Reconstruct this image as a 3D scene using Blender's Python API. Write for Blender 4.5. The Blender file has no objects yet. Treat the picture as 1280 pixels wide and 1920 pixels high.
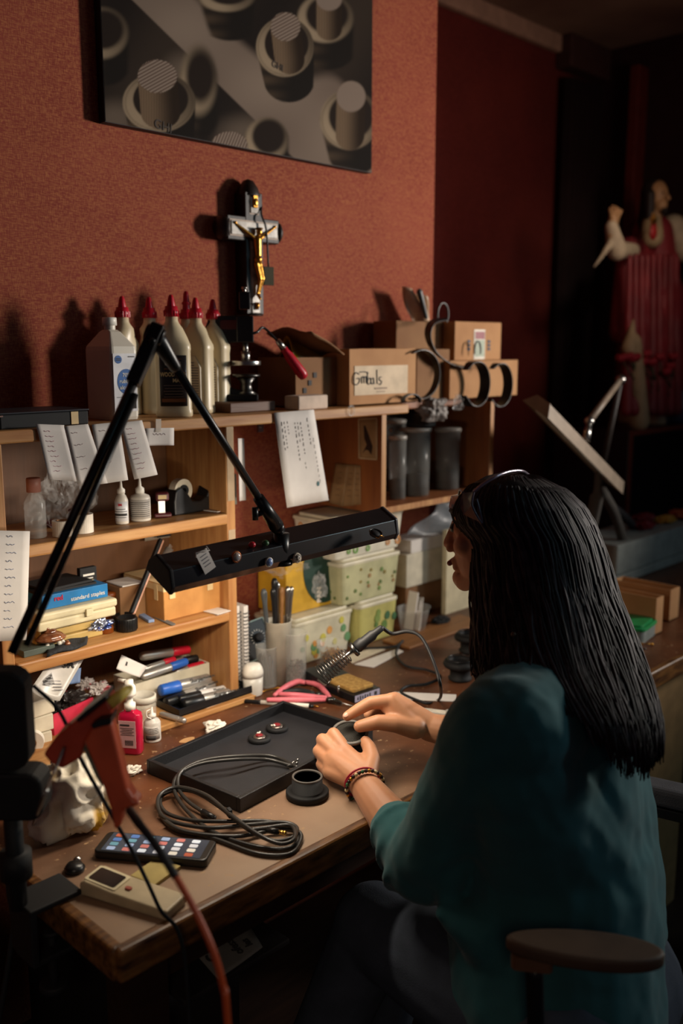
import bpy, bmesh, math, random
from mathutils import Matrix, Vector
random.seed(7)
rnd = random.uniform
PI = math.pi
scn = bpy.context.scene
col = scn.collection
V = Vector

# ---------------------------------------------------------------- camera, world, light, exposure
FPX = 1750.0
PITCH = math.atan(310 / FPX)
AZ = math.radians(44.5)
CAM = V((0, -1.70, 1.49))
FWD = V((math.cos(AZ), math.sin(AZ), 0))
RGT = V((math.sin(AZ), -math.cos(AZ), 0))
cd = bpy.data.cameras.new('camera')
cam = bpy.data.objects.new('camera', cd); col.objects.link(cam)
cam.location = CAM
cam.rotation_euler = (PI / 2 - PITCH, 0, AZ - PI / 2)
cd.sensor_fit = 'VERTICAL'; cd.sensor_height = 36.0
cd.lens = FPX / 1920 * 36.0
cd.clip_start = 0.05
cd.dof.use_dof = True; cd.dof.focus_distance = 1.58; cd.dof.aperture_fstop = 2.4
scn.camera = cam

w = bpy.data.worlds.new('world'); scn.world = w; w.use_nodes = True
w.node_tree.nodes['Background'].inputs[0].default_value = (0.045, 0.032, 0.045, 1)
w.node_tree.nodes['Background'].inputs[1].default_value = 0.55
scn.view_settings.view_transform = 'Standard'
scn.view_settings.look = 'None'
scn.view_settings.gamma = 1
scn.view_settings.exposure = 0.0
scn.view_settings.use_curve_mapping = False

def area_light(name, loc, target, sx, sy, power, color, spread=180):
    l = bpy.data.lights.new(name, 'AREA'); l.shape = 'RECTANGLE'; l.size = sx; l.size_y = sy
    l.energy = power; l.color = color; l.spread = math.radians(spread)
    o = bpy.data.objects.new(name, l); col.objects.link(o); o.location = loc
    o.rotation_euler = (V(target) - V(loc)).to_track_quat('-Z', 'Y').to_euler()
    return o
# window_daylight reaches along the wall from a small window at the right
area_light('far_wall_fill', (2.5, -1.5, 1.95), (2.9, .6, 2.25), .5, .5, 1.7, (1.0, .66, .52), 75)  # added fill that brightens the recessed far wall, not a lamp of the room
area_light('window_daylight', (3.45, -1.75, 1.72), (1.15, 0.0, 1.78), .22, .45, 14.5, (1.0, .90, .80), 80)
area_light('under_bench_fill', (-.7, -2.3, 1.9), (.45, -.5, .1), .4, .4, .55, (1.0, .8, .6), 55)  # added fill from the left, lifts the dark boxes below the bench
# faint daylight from the room behind the worker
area_light('room_daylight', (3.0, -2.6, 2.2), (1.5, -1.0, .9), .8, .8, 3.2, (.5, .85, 1.0), 120)

# ---------------------------------------------------------------- helpers
def ray(px, py):
    x = (px - 640) / FPX; y = (960 - py) / FPX
    up = y * math.cos(PITCH) - math.sin(PITCH); fw = math.cos(PITCH) + y * math.sin(PITCH)
    d = FWD * fw + RGT * x; d.z = up
    return d
def at(px, py, x=None, y=None, z=None, d=None):
    r = ray(px, py)
    if d is not None: t = d
    elif z is not None: t = (z - CAM.z) / r.z
    elif y is not None: t = (y - CAM.y) / r.y
    else: t = (x - CAM.x) / r.x
    return CAM + r * t
def proj(p):
    q = V(p) - CAM; r = q.dot(RGT); h = q.dot(FWD)
    fw = h * math.cos(PITCH) - q.z * math.sin(PITCH); u = h * math.sin(PITCH) + q.z * math.cos(PITCH)
    return 640 + FPX * r / fw, 960 - FPX * u / fw, fw

def lin(h):
    h = h.lstrip('#'); c = [int(h[i:i + 2], 16) / 255 for i in (0, 2, 4)]
    return tuple(x / 12.92 if x <= .04045 else ((x + .055) / 1.055) ** 2.4 for x in c) + (1,)
MATS = {}
def mat(name, hexc, rough=.5, metal=0, var=.12, scale=25, bump=0, emit=0, trans=0, alpha=1, c2=None, stretch=None, ior=1.45, coat=0, bscale=None, sheen=0, coord='Object', emitc=None, detail=4, lo=.35, hi=.65):
    if name in MATS: return MATS[name]
    m = bpy.data.materials.new(name); m.use_nodes = True; MATS[name] = m
    nt = m.node_tree; b = nt.nodes['Principled BSDF']
    tc = nt.nodes.new('ShaderNodeTexCoord'); mp = nt.nodes.new('ShaderNodeMapping')
    nt.links.new(tc.outputs[coord], mp.inputs[0])
    if stretch: mp.inputs['Scale'].default_value = stretch
    n = nt.nodes.new('ShaderNodeTexNoise'); n.inputs['Scale'].default_value = scale; n.inputs['Detail'].default_value = detail
    nt.links.new(mp.outputs[0], n.inputs[0])
    cr = nt.nodes.new('ShaderNodeValToRGB'); cr.color_ramp.elements[0].position = lo; cr.color_ramp.elements[1].position = hi
    a = lin(hexc)
    if c2: e = lin(c2)
    else: e = tuple(min(1, x * (1 + var)) for x in a[:3]) + (1,); a = tuple(x * (1 - var) for x in a[:3]) + (1,)
    cr.color_ramp.elements[0].color = a; cr.color_ramp.elements[1].color = e
    nt.links.new(n.outputs[0], cr.inputs[0]); nt.links.new(cr.outputs[0], b.inputs['Base Color'])
    b.inputs['Roughness'].default_value = rough; b.inputs['Metallic'].default_value = metal
    b.inputs['Transmission Weight'].default_value = trans; b.inputs['Alpha'].default_value = alpha
    b.inputs['IOR'].default_value = ior; b.inputs['Coat Weight'].default_value = coat
    b.inputs['Sheen Weight'].default_value = sheen
    if emit:
        b.inputs['Emission Color'].default_value = lin(emitc or hexc); b.inputs['Emission Strength'].default_value = emit
    if bump:
        n2 = nt.nodes.new('ShaderNodeTexNoise'); n2.inputs['Scale'].default_value = bscale or scale * 3; n2.inputs['Detail'].default_value = 5
        nt.links.new(mp.outputs[0], n2.inputs[0])
        bp = nt.nodes.new('ShaderNodeBump'); bp.inputs['Strength'].default_value = bump; bp.inputs['Distance'].default_value = .002
        nt.links.new(n2.outputs[0], bp.inputs['Height']); nt.links.new(bp.outputs[0], b.inputs['Normal'])
    return m

def wall_material(name, ca, cb, cc):
    """woven grasscloth wallpaper: two crossed thread patterns over a mottled colour"""
    m = mat(name, ca, rough=.85, c2=cb, scale=5, detail=8)
    m.node_tree.nodes['Principled BSDF'].inputs['Specular IOR Level'].default_value = .22
    nt = m.node_tree; b = nt.nodes['Principled BSDF']; L = nt.links.new; N = nt.nodes.new
    tc = N('ShaderNodeTexCoord')
    hs = []
    for s in ((1300, 1300, 160), (160, 160, 1300)):
        mp = N('ShaderNodeMapping'); mp.inputs['Scale'].default_value = s; L(tc.outputs['Object'], mp.inputs[0])
        n = N('ShaderNodeTexNoise'); n.inputs['Scale'].default_value = .55; n.inputs['Detail'].default_value = 3; L(mp.outputs[0], n.inputs[0]); hs.append(n)
    mx = N('ShaderNodeMath'); mx.operation = 'MULTIPLY'; L(hs[0].outputs[0], mx.inputs[0]); L(hs[1].outputs[0], mx.inputs[1])
    cr = N('ShaderNodeMapRange'); cr.inputs[1].default_value = .2; cr.inputs[2].default_value = .36; L(mx.outputs[0], cr.inputs[0])
    mc = N('ShaderNodeMixRGB'); L(cr.outputs[0], mc.inputs[0])
    src = b.inputs['Base Color'].links[0].from_socket
    L(src, mc.inputs[1]); mc.inputs[2].default_value = lin(cc); L(mc.outputs[0], b.inputs['Base Color'])
    bp = N('ShaderNodeBump'); bp.inputs['Strength'].default_value = .6; bp.inputs['Distance'].default_value = .0015
    L(mx.outputs[0], bp.inputs['Height']); L(bp.outputs[0], b.inputs['Normal'])
    return m

def wood(name, ca, cb, stretch=(2, 22, 22), rough=.5, scale=3, bump=.15):
    m = mat(name, ca, c2=cb, rough=rough, stretch=stretch, scale=scale, bump=bump, detail=8, lo=.3, hi=.7)
    return m

def frame(o, xd, yd=None, zd=None):
    x = V(xd).normalized()
    if zd is not None:
        z = V(zd).normalized(); y = z.cross(x).normalized(); x = y.cross(z)
    else:
        y = V(yd).normalized(); z = x.cross(y).normalized(); y = z.cross(x)
    M_ = Matrix((x, y, z)).transposed().to_4x4(); M_.translation = V(o)
    return M_
def TR(x=0, y=0, z=0, rz=0, rx=0, ry=0):
    return Matrix.Translation((x, y, z)) @ Matrix.Rotation(rz, 4, 'Z') @ Matrix.Rotation(ry, 4, 'Y') @ Matrix.Rotation(rx, 4, 'X')

def wm(o):
    m = o.matrix_basis.copy()
    while o.parent:
        o = o.parent; m = o.matrix_basis @ m
    return m
FONT_CACHE = {}
class MB:
    def __init__(s, M_=None):
        s.v = []; s.f = []; s.mi = []; s.sm = []; s.M = M_ or Matrix()
    def at(s, M_): s.M = M_; return s
    def add(s, vs, fs, m=0, smooth=False):
        o = len(s.v); s.v += [s.M @ V(p) for p in vs]
        for f in fs: s.f.append([i + o for i in f]); s.mi.append(m); s.sm.append(smooth)
        return s
    def box(s, c, d, m=0, rot=None, taper=1):
        x, y, z = [k / 2 for k in d]; vs = []
        for dz in (-1, 1):
            t = taper if dz > 0 else 1
            for dx, dy in ((-1, -1), (1, -1), (1, 1), (-1, 1)):
                p = V((dx * x * t, dy * y * t, dz * z))
                if rot is not None: p = rot @ p
                vs.append(p + V(c))
        return s.add(vs, [(3, 2, 1, 0), (4, 5, 6, 7), (0, 1, 5, 4), (1, 2, 6, 5), (2, 3, 7, 6), (3, 0, 4, 7)], m)
    def lathe(s, prof, n=28, m=0, M_=None, sx=1, sy=1, close=False, smooth=True):
        M_ = M_ or Matrix(); vs = []; fs = []
        for r, z in prof:
            for i in range(n):
                a = 2 * PI * i / n; vs.append(M_ @ V((r * sx * math.cos(a), r * sy * math.sin(a), z)))
        k = len(prof)
        for j in range(k - 1 + (1 if close else 0)):
            for i in range(n):
                j2 = (j + 1) % k
                fs.append((j * n + i, j * n + (i + 1) % n, j2 * n + (i + 1) % n, j2 * n + i))
        if not close:
            if prof[0][0] > 1e-6: fs.append(tuple(range(n))[::-1])
            if prof[-1][0] > 1e-6: fs.append(tuple(range((k - 1) * n, k * n)))
        return s.add(vs, fs, m, smooth)
    def cyl(s, p0, p1, r0, r1=None, n=16, m=0, smooth=True):
        p0, p1 = V(p0), V(p1); r1 = r0 if r1 is None else r1
        q = (p1 - p0).to_track_quat('Z', 'Y').to_matrix().to_4x4(); q.translation = p0; L = (p1 - p0).length
        return s.lathe([(r0, 0), (r1, L)], n, m, q, smooth=smooth)
    def tube(s, pts, r, n=8, m=0, closed=False, flat=1, up=None):
        pts = [V(p) for p in pts]; k = len(pts); vs = []; fs = []; nrm = None
        for i, p in enumerate(pts):
            a = pts[i - 1] if (i or closed) else p; b = pts[(i + 1) % k] if (i < k - 1 or closed) else p
            t = (b - a).normalized() if (b - a).length > 1e-9 else V((0, 0, 1))
            if nrm is None:
                nrm = V(up) if up else (V((0, 0, 1)) if abs(t.z) < .9 else V((1, 0, 0)))
            nrm = (nrm - t * nrm.dot(t));
            nrm = nrm.normalized() if nrm.length > 1e-6 else V((1, 0, 0))
            bi = t.cross(nrm); rr = r[i] if isinstance(r, (list, tuple)) else r
            for j in range(n):
                g = 2 * PI * j / n; vs.append(p + nrm * math.cos(g) * rr * flat + bi * math.sin(g) * rr)
        for i in range(k if closed else k - 1):
            i2 = (i + 1) % k
            for j in range(n): fs.append((i * n + j, i * n + (j + 1) % n, i2 * n + (j + 1) % n, i2 * n + j))
        if not closed: fs += [tuple(range(n))[::-1], tuple(range((k - 1) * n, k * n))]
        return s.add(vs, fs, m, True)
    def ell(s, c, r, m=0, n=20, M_=None):
        if not isinstance(r, (tuple, list)): r = (r, r, r)
        h = max(6, n // 2); prof = [(math.sin(PI * i / h), -math.cos(PI * i / h)) for i in range(h + 1)]
        prof[0] = (0, -1); prof[-1] = (0, 1)
        S = Matrix.Diagonal((r[0], r[1], r[2], 1)); K = Matrix.Translation(c) @ (M_ or Matrix()) @ S
        return s.lathe(prof, n, m, K)
    def caps(s, p0, p1, r0, r1, n=16, m=0):
        """tapered capsule"""
        p0, p1 = V(p0), V(p1); L = (p1 - p0).length
        q = (p1 - p0).to_track_quat('Z', 'Y').to_matrix().to_4x4(); q.translation = p0
        pr = [(r0 * math.sin(a), -r0 * math.cos(a)) for a in [PI / 2 * i / 5 for i in range(6)]]
        pr += [(r1 * math.cos(a), L + r1 * math.sin(a)) for a in [PI / 2 * i / 5 for i in range(6)]]
        pr[0] = (0, -r0); pr[-1] = (0, L + r1)
        return s.lathe(pr, n, m, q)
    def prism(s, poly, z0, z1, m=0, M_=None, smooth=False):
        k = len(poly); M_ = M_ or Matrix()
        vs = [M_ @ V((x, y, z0)) for x, y in poly] + [M_ @ V((x, y, z1)) for x, y in poly]
        fs = [tuple(range(k))[::-1], tuple(range(k, 2 * k))] + [(i, (i + 1) % k, k + (i + 1) % k, k + i) for i in range(k)]
        s.add(vs, fs[:2], m, False); o = len(s.v) - 2 * k
        for f in fs[2:]: s.f.append([i + o for i in f]); s.mi.append(m); s.sm.append(smooth)
        return s
    def grid(s, fn, nu, nv, m=0, smooth=True):
        vs = [fn(i / nu, j / nv) for j in range(nv + 1) for i in range(nu + 1)]; q = nu + 1
        return s.add(vs, [(j * q + i, j * q + i + 1, (j + 1) * q + i + 1, (j + 1) * q + i) for j in range(nv) for i in range(nu)], m, smooth)
    def text(s, t, size, M_, m=0, ax='CENTER', ext=.0003, bold=0, squeeze=1):
        c = bpy.data.curves.new('t', 'FONT'); c.body = t; c.size = size; c.align_x = ax; c.align_y = 'CENTER'
        c.extrude = ext; c.offset = bold; c.resolution_u = 3
        o = bpy.data.objects.new('t', c); me = bpy.data.meshes.new_from_object(o)
        K = M_ @ Matrix.Diagonal((squeeze, 1, 1, 1))
        s.add([K @ v.co for v in me.vertices], [tuple(p.vertices) for p in me.polygons], m)
        bpy.data.objects.remove(o); bpy.data.curves.remove(c); bpy.data.meshes.remove(me)
        return s
    def build(s, name, mats, parent=None, org=None, wc=True, bevel=0, seg=2, sub=0, solid=0, remesh=0, sm_it=0, rot=None, disp=None):
        me = bpy.data.meshes.new(name); o = bpy.data.objects.new(name, me); col.objects.link(o)
        if parent is not None: o.parent = parent; inv = wm(parent).inverted() if wc else Matrix()
        elif org is not None:
            o.location = org
            if rot: o.rotation_euler = rot
            inv = o.matrix_basis.inverted() if wc else Matrix()
        else: inv = Matrix()
        me.from_pydata([inv @ p for p in s.v], [], s.f); me.update()
        for a in (mats if isinstance(mats, (list, tuple)) else [mats]): me.materials.append(a)
        me.polygons.foreach_set('material_index', s.mi); me.polygons.foreach_set('use_smooth', s.sm)
        if remesh:
            r = o.modifiers.new('r', 'REMESH'); r.mode = 'VOXEL'; r.voxel_size = remesh; r.use_smooth_shade = True
            if sm_it: q = o.modifiers.new('s', 'SMOOTH'); q.iterations = sm_it; q.factor = .6
        if solid: q = o.modifiers.new('so', 'SOLIDIFY'); q.thickness = solid; q.offset = 0
        if bevel: q = o.modifiers.new('b', 'BEVEL'); q.width = bevel; q.segments = seg; q.limit_method = 'ANGLE'; q.angle_limit = math.radians(40); q.harden_normals = False
        if sub: q = o.modifiers.new('ss', 'SUBSURF'); q.levels = sub; q.render_levels = sub
        if disp:
            tx = bpy.data.textures.new(name + '_folds', 'CLOUDS'); tx.noise_scale = disp[1]
            q = o.modifiers.new('d', 'DISPLACE'); q.texture = tx; q.strength = disp[0]; q.texture_coords = 'LOCAL'
        return o
def tag(o, label, cat, group=None, kind=None):
    o['label'] = label; o['category'] = cat
    if group: o['group'] = group
    if kind: o['kind'] = kind
    return o
def struct(o): o['kind'] = 'structure'; return o
def thing(name, label, cat, loc, rz=0, group=None, rot=None):
    o = bpy.data.objects.new(name, None); col.objects.link(o); o.empty_display_size = .02
    o.location = loc; o.rotation_euler = rot or (0, 0, rz)
    return tag(o, label, cat, group)
def smooth_path(pts, n=8):
    """Catmull-Rom through the points"""
    P = [V(p) for p in pts]; P = [P[0] * 2 - P[1]] + P + [P[-1] * 2 - P[-2]]; out = []
    for i in range(1, len(P) - 2):
        a, b, c, d = P[i - 1:i + 3]
        for k in range(n):
            t = k / n
            out.append(.5 * ((2 * b) + (c - a) * t + (2 * a - 5 * b + 4 * c - d) * t * t + (3 * b - a - 3 * c + d) * t ** 3))
    out.append(P[-2]); return out
def rrect(w_, h_, r, n=4):
    o = []
    for cx, cy, a0 in ((w_ / 2 - r, h_ / 2 - r, 0), (-w_ / 2 + r, h_ / 2 - r, 90), (-w_ / 2 + r, -h_ / 2 + r, 180), (w_ / 2 - r, -h_ / 2 + r, 270)):
        for i in range(n + 1):
            a = math.radians(a0 + 90 * i / n); o.append((cx + r * math.cos(a), cy + r * math.sin(a)))
    return o
def crumple(name, c, r, m_, label=None, cat=None, seed=1, parent=None, amp=.35, n=26, squash=.6, freq=3, solid=0, group=None, soft=False):
    """crumpled sheet or bag: a noisy ball resting on its base"""
    from mathutils import noise
    b = MB(); c = V(c)
    if not isinstance(r, (tuple, list)): r = (r, r, r * squash)
    def fn(u, v):
        a = 2 * PI * u; t = PI * v; d = V((math.sin(t) * math.cos(a), math.sin(t) * math.sin(a), math.cos(t)))
        k = max(.45, 1 + amp * (.9 * noise.noise(d * freq * .7 + V((seed, seed * 2, 0))) + .5 * (1 - 2.4 * abs(noise.noise(d * freq * 1.3 + V((seed, 5, 0))))) + (.05 if soft else .16) * (1 - 3 * abs(noise.noise(d * freq * 2.6 + V((seed, 9, 3))))) - .3))
        p = V((d.x * r[0] * k, d.y * r[1] * k, d.z * r[2] * k))
        p.z = max(p.z, -r[2] * .85)
        return c + V((0, 0, r[2] * .85)) + p
    b.grid(fn, n * 2, n, smooth=soft)
    o = b.build(name, m_, parent, org=c, solid=solid)
    if label: tag(o, label, cat, group)
    return o

# ---------------------------------------------------------------- materials
BLK = mat('black plastic', '161617', .35)
BLKM = mat('black matte', '121214', .7)
BLKR = mat('black rubber', '1b1b1d', .55, bump=.1)
WHT = mat('white plastic', 'e2ddd2', .4)
PAPER = mat('white paper', 'd9d2cb', .8, var=.04)
INK = mat('dark ink', '33302f', .7)
INKP = mat('pink ink', 'c39aa2', .8)
STEEL = mat('steel', 'a9a6a2', .28, 1)
DSTEEL = mat('dark steel', '5a5856', .35, 1)
SILVER = mat('marker silver', 'b9b4ad', .35, .7)
REDP = mat('red plastic', 'b5172c', .35)
BLUEP = mat('blue plastic', '2b5fb8', .35)
PINE = wood('pine', '9c6636', 'c2925a')
PINEV = wood('pine upright', '986235', 'be8c55', stretch=(22, 22, 2))
PLYD = wood('stained plywood', '7a4526', '94592f', stretch=(14, 14, 1.5))
CARD = mat('cardboard', 'a3744a', .8, c2='b58659', scale=8)
CARDD = mat('old cardboard', '7d5738', .85, c2='8d6743', scale=8)
TAPE = mat('masking tape', 'd8bd8c', .6)
CLEAR = mat('clear plastic', 'dfe0dc', .18, alpha=.17, var=.02)
CLEARF = mat('clear film', 'e4e2df', .12, alpha=.12, var=.02)
FROST = mat('frosted plastic', 'd8d6cf', .3, alpha=.20, var=.02)
GOLD = mat('aged gold', 'c08a3c', .3, 1)
CREAM = mat('cream plastic', 'cfc3a0', .45)

# ---------------------------------------------------------------- the room
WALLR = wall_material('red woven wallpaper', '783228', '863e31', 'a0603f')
WALLD = wall_material('shade darkened wallpaper', '4a1a17', '5a211b', '74302a')  # shade of the recessed wall is put into this darker colour
def slab(name, x0, x1, y0, y1, z0, z1, m_, bevel=0, parent=None):
    return MB().box(((x0 + x1) / 2, (y0 + y1) / 2, (z0 + z1) / 2), (x1 - x0, y1 - y0, z1 - z0)).build(name, m_, parent, org=(None if parent else ((x0 + x1) / 2, (y0 + y1) / 2, z0)), bevel=bevel)
struct(slab('wall_back', -1.6, 2.095, 0, .12, 0, 2.77, WALLR))
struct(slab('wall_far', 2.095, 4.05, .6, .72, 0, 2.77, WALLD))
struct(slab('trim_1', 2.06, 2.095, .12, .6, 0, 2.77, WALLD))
struct(slab('wall_right', 3.95, 4.05, -1.1, .6, 0, 2.77, mat('dark wall paint', '2a1214', .7)))
struct(slab('floor', -1.6, 4.4, -3.2, .72, -.05, 0, wood('floor boards', '2c1c16', '3a261c')))
struct(slab('ceiling', -1.6, 4.4, -3.2, .72, 2.77, 2.85, mat('ceiling paint', '8a7360', .9, c2='6d5546', scale=2)))
struct(slab('trim_2', 2.095, 3.62, .565, .6, 2.70, 2.77, mat('cornice paint', '9a7f6c', .7), .008))
struct(slab('trim_3', 3.62, 3.95, .52, .60, 2.64, 2.77, mat('beam paint', '3c2420', .7), .008))
struct(slab('trim_4', 3.86, 3.95, .34, .385, 0, 2.66, mat('door frame red', '5e211b', .5), .006))
# drapes in the far corner
b = MB()
def drape(u, v):
    return V((3.62 + .24 * u, .54 + .02 * math.sin(u * 44) - .02 * u, .1 + 2.5 * v))
b.grid(drape, 90, 4)
tag(b.build('curtain', mat('dark curtain cloth', '1d0c0e', .95), org=(3.74, .53, .1), solid=.004), 'dark maroon full length curtain hanging in the far corner', 'curtain')

# ---------------------------------------------------------------- workbench
m = mat('worn desk laminate', '4a2a18', .42, c2='6b3f26', scale=7, detail=9, bump=.12, bscale=60)
nt = m.node_tree; bs = nt.nodes['Principled BSDF']; N = nt.nodes.new; L = nt.links.new
tc = N('ShaderNodeTexCoord')
sp = N('ShaderNodeTexNoise'); sp.inputs['Scale'].default_value = 95; sp.inputs['Detail'].default_value = 3; L(tc.outputs['Object'], sp.inputs[0])
sr = N('ShaderNodeMapRange'); sr.inputs[1].default_value = .66; sr.inputs[2].default_value = .72; L(sp.outputs[0], sr.inputs[0])
wn = N('ShaderNodeTexNoise'); wn.inputs['Scale'].default_value = 6; wn.inputs['Detail'].default_value = 8; L(tc.outputs['Object'], wn.inputs[0])
sx = N('ShaderNodeSeparateXYZ'); L(tc.outputs['Object'], sx.inputs[0])
# wear: paler where sleeves and tools rub, towards the near left corner of the top
wr = N('ShaderNodeMapRange'); wr.inputs[1].default_value = -.06; wr.inputs[2].default_value = -.36; L(sx.outputs['Y'], wr.inputs[0])
wa = N('ShaderNodeMath'); wa.operation = 'MULTIPLY_ADD'; L(wn.outputs[0], wa.inputs[0]); wa.inputs[1].default_value = 1.1; wa.inputs[2].default_value = -.62
wb = N('ShaderNodeMath'); wb.operation = 'ADD'; wb.use_clamp = True; L(wa.outputs[0], wb.inputs[0]); L(wr.outputs[0], wb.inputs[1])
wx = N('ShaderNodeMapRange'); wx.inputs[1].default_value = -.62; wx.inputs[2].default_value = -.95; wx.inputs[4].default_value = .9; L(sx.outputs['X'], wx.inputs[0])
wc_ = N('ShaderNodeMath'); wc_.operation = 'MULTIPLY'; wc_.use_clamp = True; L(wb.outputs[0], wc_.inputs[0]); L(wx.outputs[0], wc_.inputs[1])
m1 = N('ShaderNodeMixRGB'); L(wc_.outputs[0], m1.inputs[0]); L(bs.inputs['Base Color'].links[0].from_socket, m1.inputs[1]); m1.inputs[2].default_value = lin('a88d74')
m2 = N('ShaderNodeMixRGB'); L(sr.outputs[0], m2.inputs[0]); L(m1.outputs[0], m2.inputs[1]); m2.inputs[2].default_value = lin('a88763'); L(m2.outputs[0], bs.inputs['Base Color'])
DESKM = m
bench = thing('workbench', 'long dark brown workbench with worn wooden edges under the shelves', 'workbench', (1.9, -.38, 0))
MB().box((1.90, -.385, .735), (2.68, .745, .03)).build('tabletop', DESKM, bench)
EDGE = wood('worn edge wood', '351c0f', '84582c', stretch=(5, 20, 20), scale=4, rough=.4)
MB().box((1.90, -.764, .728), (2.70, .02, .046)).build('edge_strip', EDGE, bench, bevel=.006, seg=3)
MB().box((.556, -.385, .728), (.02, .76, .046)).build('edge_strip', EDGE, bench, bevel=.006, seg=3)
for x, y in ((.62, -.70), (.62, -.06), (3.15, -.70), (3.15, -.06)):
    MB().box((x, y, .352), (.06, .06, .704)).build('leg', wood('dark legs', '23130c', '2e1a10'), bench)
MB().box((1.9, -.70, .665), (2.5, .02, .075)).build('apron', MATS['dark legs'], bench)
# bare patch where the laminate has chipped
p = at(352, 1388, z=.7505)
o = MB(TR(p.x, p.y, .7502)).prism([(.016 * math.cos(a) * (1 + .2 * math.sin(3 * a)), .011 * math.sin(a)) for a in [2 * PI * i / 20 for i in range(20)]], 0, .0006).build('chipped_patch', mat('bare wood', 'b0865a', .8), bench)

# left shelf unit
YS = -.22
Z1, Z2, Z3, ZD = 1.353, 1.155, .95, .75
su = thing('shelf_unit', 'open pine shelf unit standing on the back of the workbench', 'shelf unit', (.945, -.11, ZD))
def bd(name, x0, x1, y0, y1, z0, z1, m_, par, bev=.002): return slab(name, x0, x1, y0, y1, z0, z1, m_, bev, par)
bd('side_panel', 1.173, 1.195, YS, -.012, ZD, Z1 - .022, PINEV, su)
bd('side_panel', .682, .704, YS, -.012, ZD, Z1 - .022, PINEV, su)
bd('back_panel', .682, 1.195, -.012, -.002, ZD, Z1 - .022, wood('back ply', '5e3c22', '6e472a', stretch=(16, 16, 1.5)), su)
bd('shelf', .705, 1.172, YS - .004, -.013, Z2 - .022, Z2, PINE, su, .004)
bd('shelf', .705, 1.172, YS - .004, -.013, Z3 - .022, Z3, PINE, su, .004)
bd('base_board', .66, 1.215, YS - .028, -.002, ZD + .0005, ZD + .012, PINE, su)
for z0, z1 in ((1.18, 1.345),(1.07, 1.12)):
    MB().box((1.184, YS - .0008, (z0 + z1) / 2), (.017, .0012, z1 - z0)).build('adhesive_tape', mat('yellowed clear tape', 'c9b294', .25, alpha=.6), su)
tb = slab('shelf_board', .50, 1.735, YS - .004, -.001, Z1 - .022, Z1, PINE, .003)
tag(tb, 'long pine board running along the top of the shelf units', 'shelf board')
tb2 = slab('shelf_board', 1.736, 2.09, -.13, -.001, Z1 - .022, Z1, PLYD, .003)
tag(tb2, 'short dark board behind the hanging headbands, right end of the shelf', 'shelf board')
# right hanging unit
hu = thing('wall_cabinet', 'open wooden cabinet hanging below the right end of the top shelf', 'cabinet', (1.87, -.11, 1.093))
bd('side_panel', 1.640, 1.656, YS, -.002, 1.093, Z1 - .0225, PLYD, hu)
bd('side_panel', 2.076, 2.092, YS, -.002, 1.093, 1.345, PLYD, hu)
bd('bottom_panel', 1.657, 2.075, YS, -.002, 1.093, 1.108, PLYD, hu)
bd('back_panel', 1.657, 2.075, -.012, -.002, 1.109, Z1 - .0225, mat('dark back board', '2c1a12', .8), hu)
MB().box((1.648, YS - .001, 1.22), (.015, .002, .25)).box((1.865, YS - .001, 1.1005), (.42, .002, .0145)).box((2.084, YS - .001, 1.22), (.015, .002, .25)).build('edge_band', PINEV, hu)
# bracket on the wall
q = at(487, 795, y=-.003)
b = MB().box((q.x, -.0035, 1.31), (.016, .006, .04)).cyl((q.x, -.006, 1.302), (q.x, -.009, 1.302), .003)
b.box((q.x, -.03, 1.3285), (.016, .055, .003))
tag(b.build('shelf_bracket', STEEL, org=(q.x, -.003, 1.30)), 'small steel angle bracket under the shelf board on the red wall', 'bracket')

# ---------------------------------------------------------------- black articulated lamp over the bench
lamp = thing('desk_lamp', 'black articulated fluorescent desk lamp clamped to the left end of the workbench', 'desk lamp', (.535, -.60, .75))
HL, HR = at(312, 1050, y=-.57), at(712, 1003, y=-.57)
hx = (HR - HL); hlen = hx.length; hx.normalize()
HF = frame((HL + HR) / 2, hx, yd=(0, -.35, -.05))      # local y points to the bench front, z up
HF = frame((HL + HR) / 2, hx, zd=(-.05, -.42, .9))
secs0 = [(-.048, -.016), (-.050, .0), (-.030, .026), (.028, .028), (.048, .004), (.050, -.016), (.046, -.016), (.044, .002), (.026, .023), (-.028, .021), (-.046, -.002), (-.0445, -.016)]
secs = [(x_ * .68, z_ * .80) for x_, z_ in secs0]
b = MB(HF @ Matrix(((0, 0, 1, 0), (1, 0, 0, 0), (0, 1, 0, 0), (0, 0, 0, 1))))
b.prism(secs, -hlen / 2, hlen / 2)
b.build('lamp_shade', mat('lamp black enamel', '19181b', .32, coat=.3), lamp, bevel=.002)
for s in (-1, 1):
    b = MB(HF @ Matrix(((0, 0, 1, 0), (1, 0, 0, 0), (0, 1, 0, 0), (0, 0, 0, 1))))
    b.prism([(x_ * .68, z_ * .8) for x_, z_ in [(-.05, -.018), (-.052, .0), (-.031, .029), (.029, .031), (.05, .005), (.052, -.018)]], s * hlen / 2 - .001 * s, s * (hlen / 2 + .006))
    b.build('end_cap', BLKM if s < 0 else mat('grey end cap', '4b494d', .4), lamp, bevel=.002)
b = MB(HF).cyl((-hlen / 2 + .01, 0, -.004), (hlen / 2 - .01, 0, -.004), .007)
b.build('fluorescent_tube', mat('glowing tube', 'fff0d8', .4, emit=2.0), lamp)
ld = bpy.data.lights.new('lamp_light', 'AREA'); ld.shape = 'RECTANGLE'; ld.size = hlen * .92; ld.size_y = .04; ld.energy = 3.9; ld.color = (1, .86, .68)
lo = bpy.data.objects.new('lamp_light', ld); col.objects.link(lo); lo.parent = lamp
lo.matrix_basis = wm(lamp).inverted() @ (HF @ Matrix.Translation((0, 0, -.017)))
EL = at(290, 628, y=-.62); HJ = at(527, 1000, y=-.585); AB = at(22, 1225, y=-.62)
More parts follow.
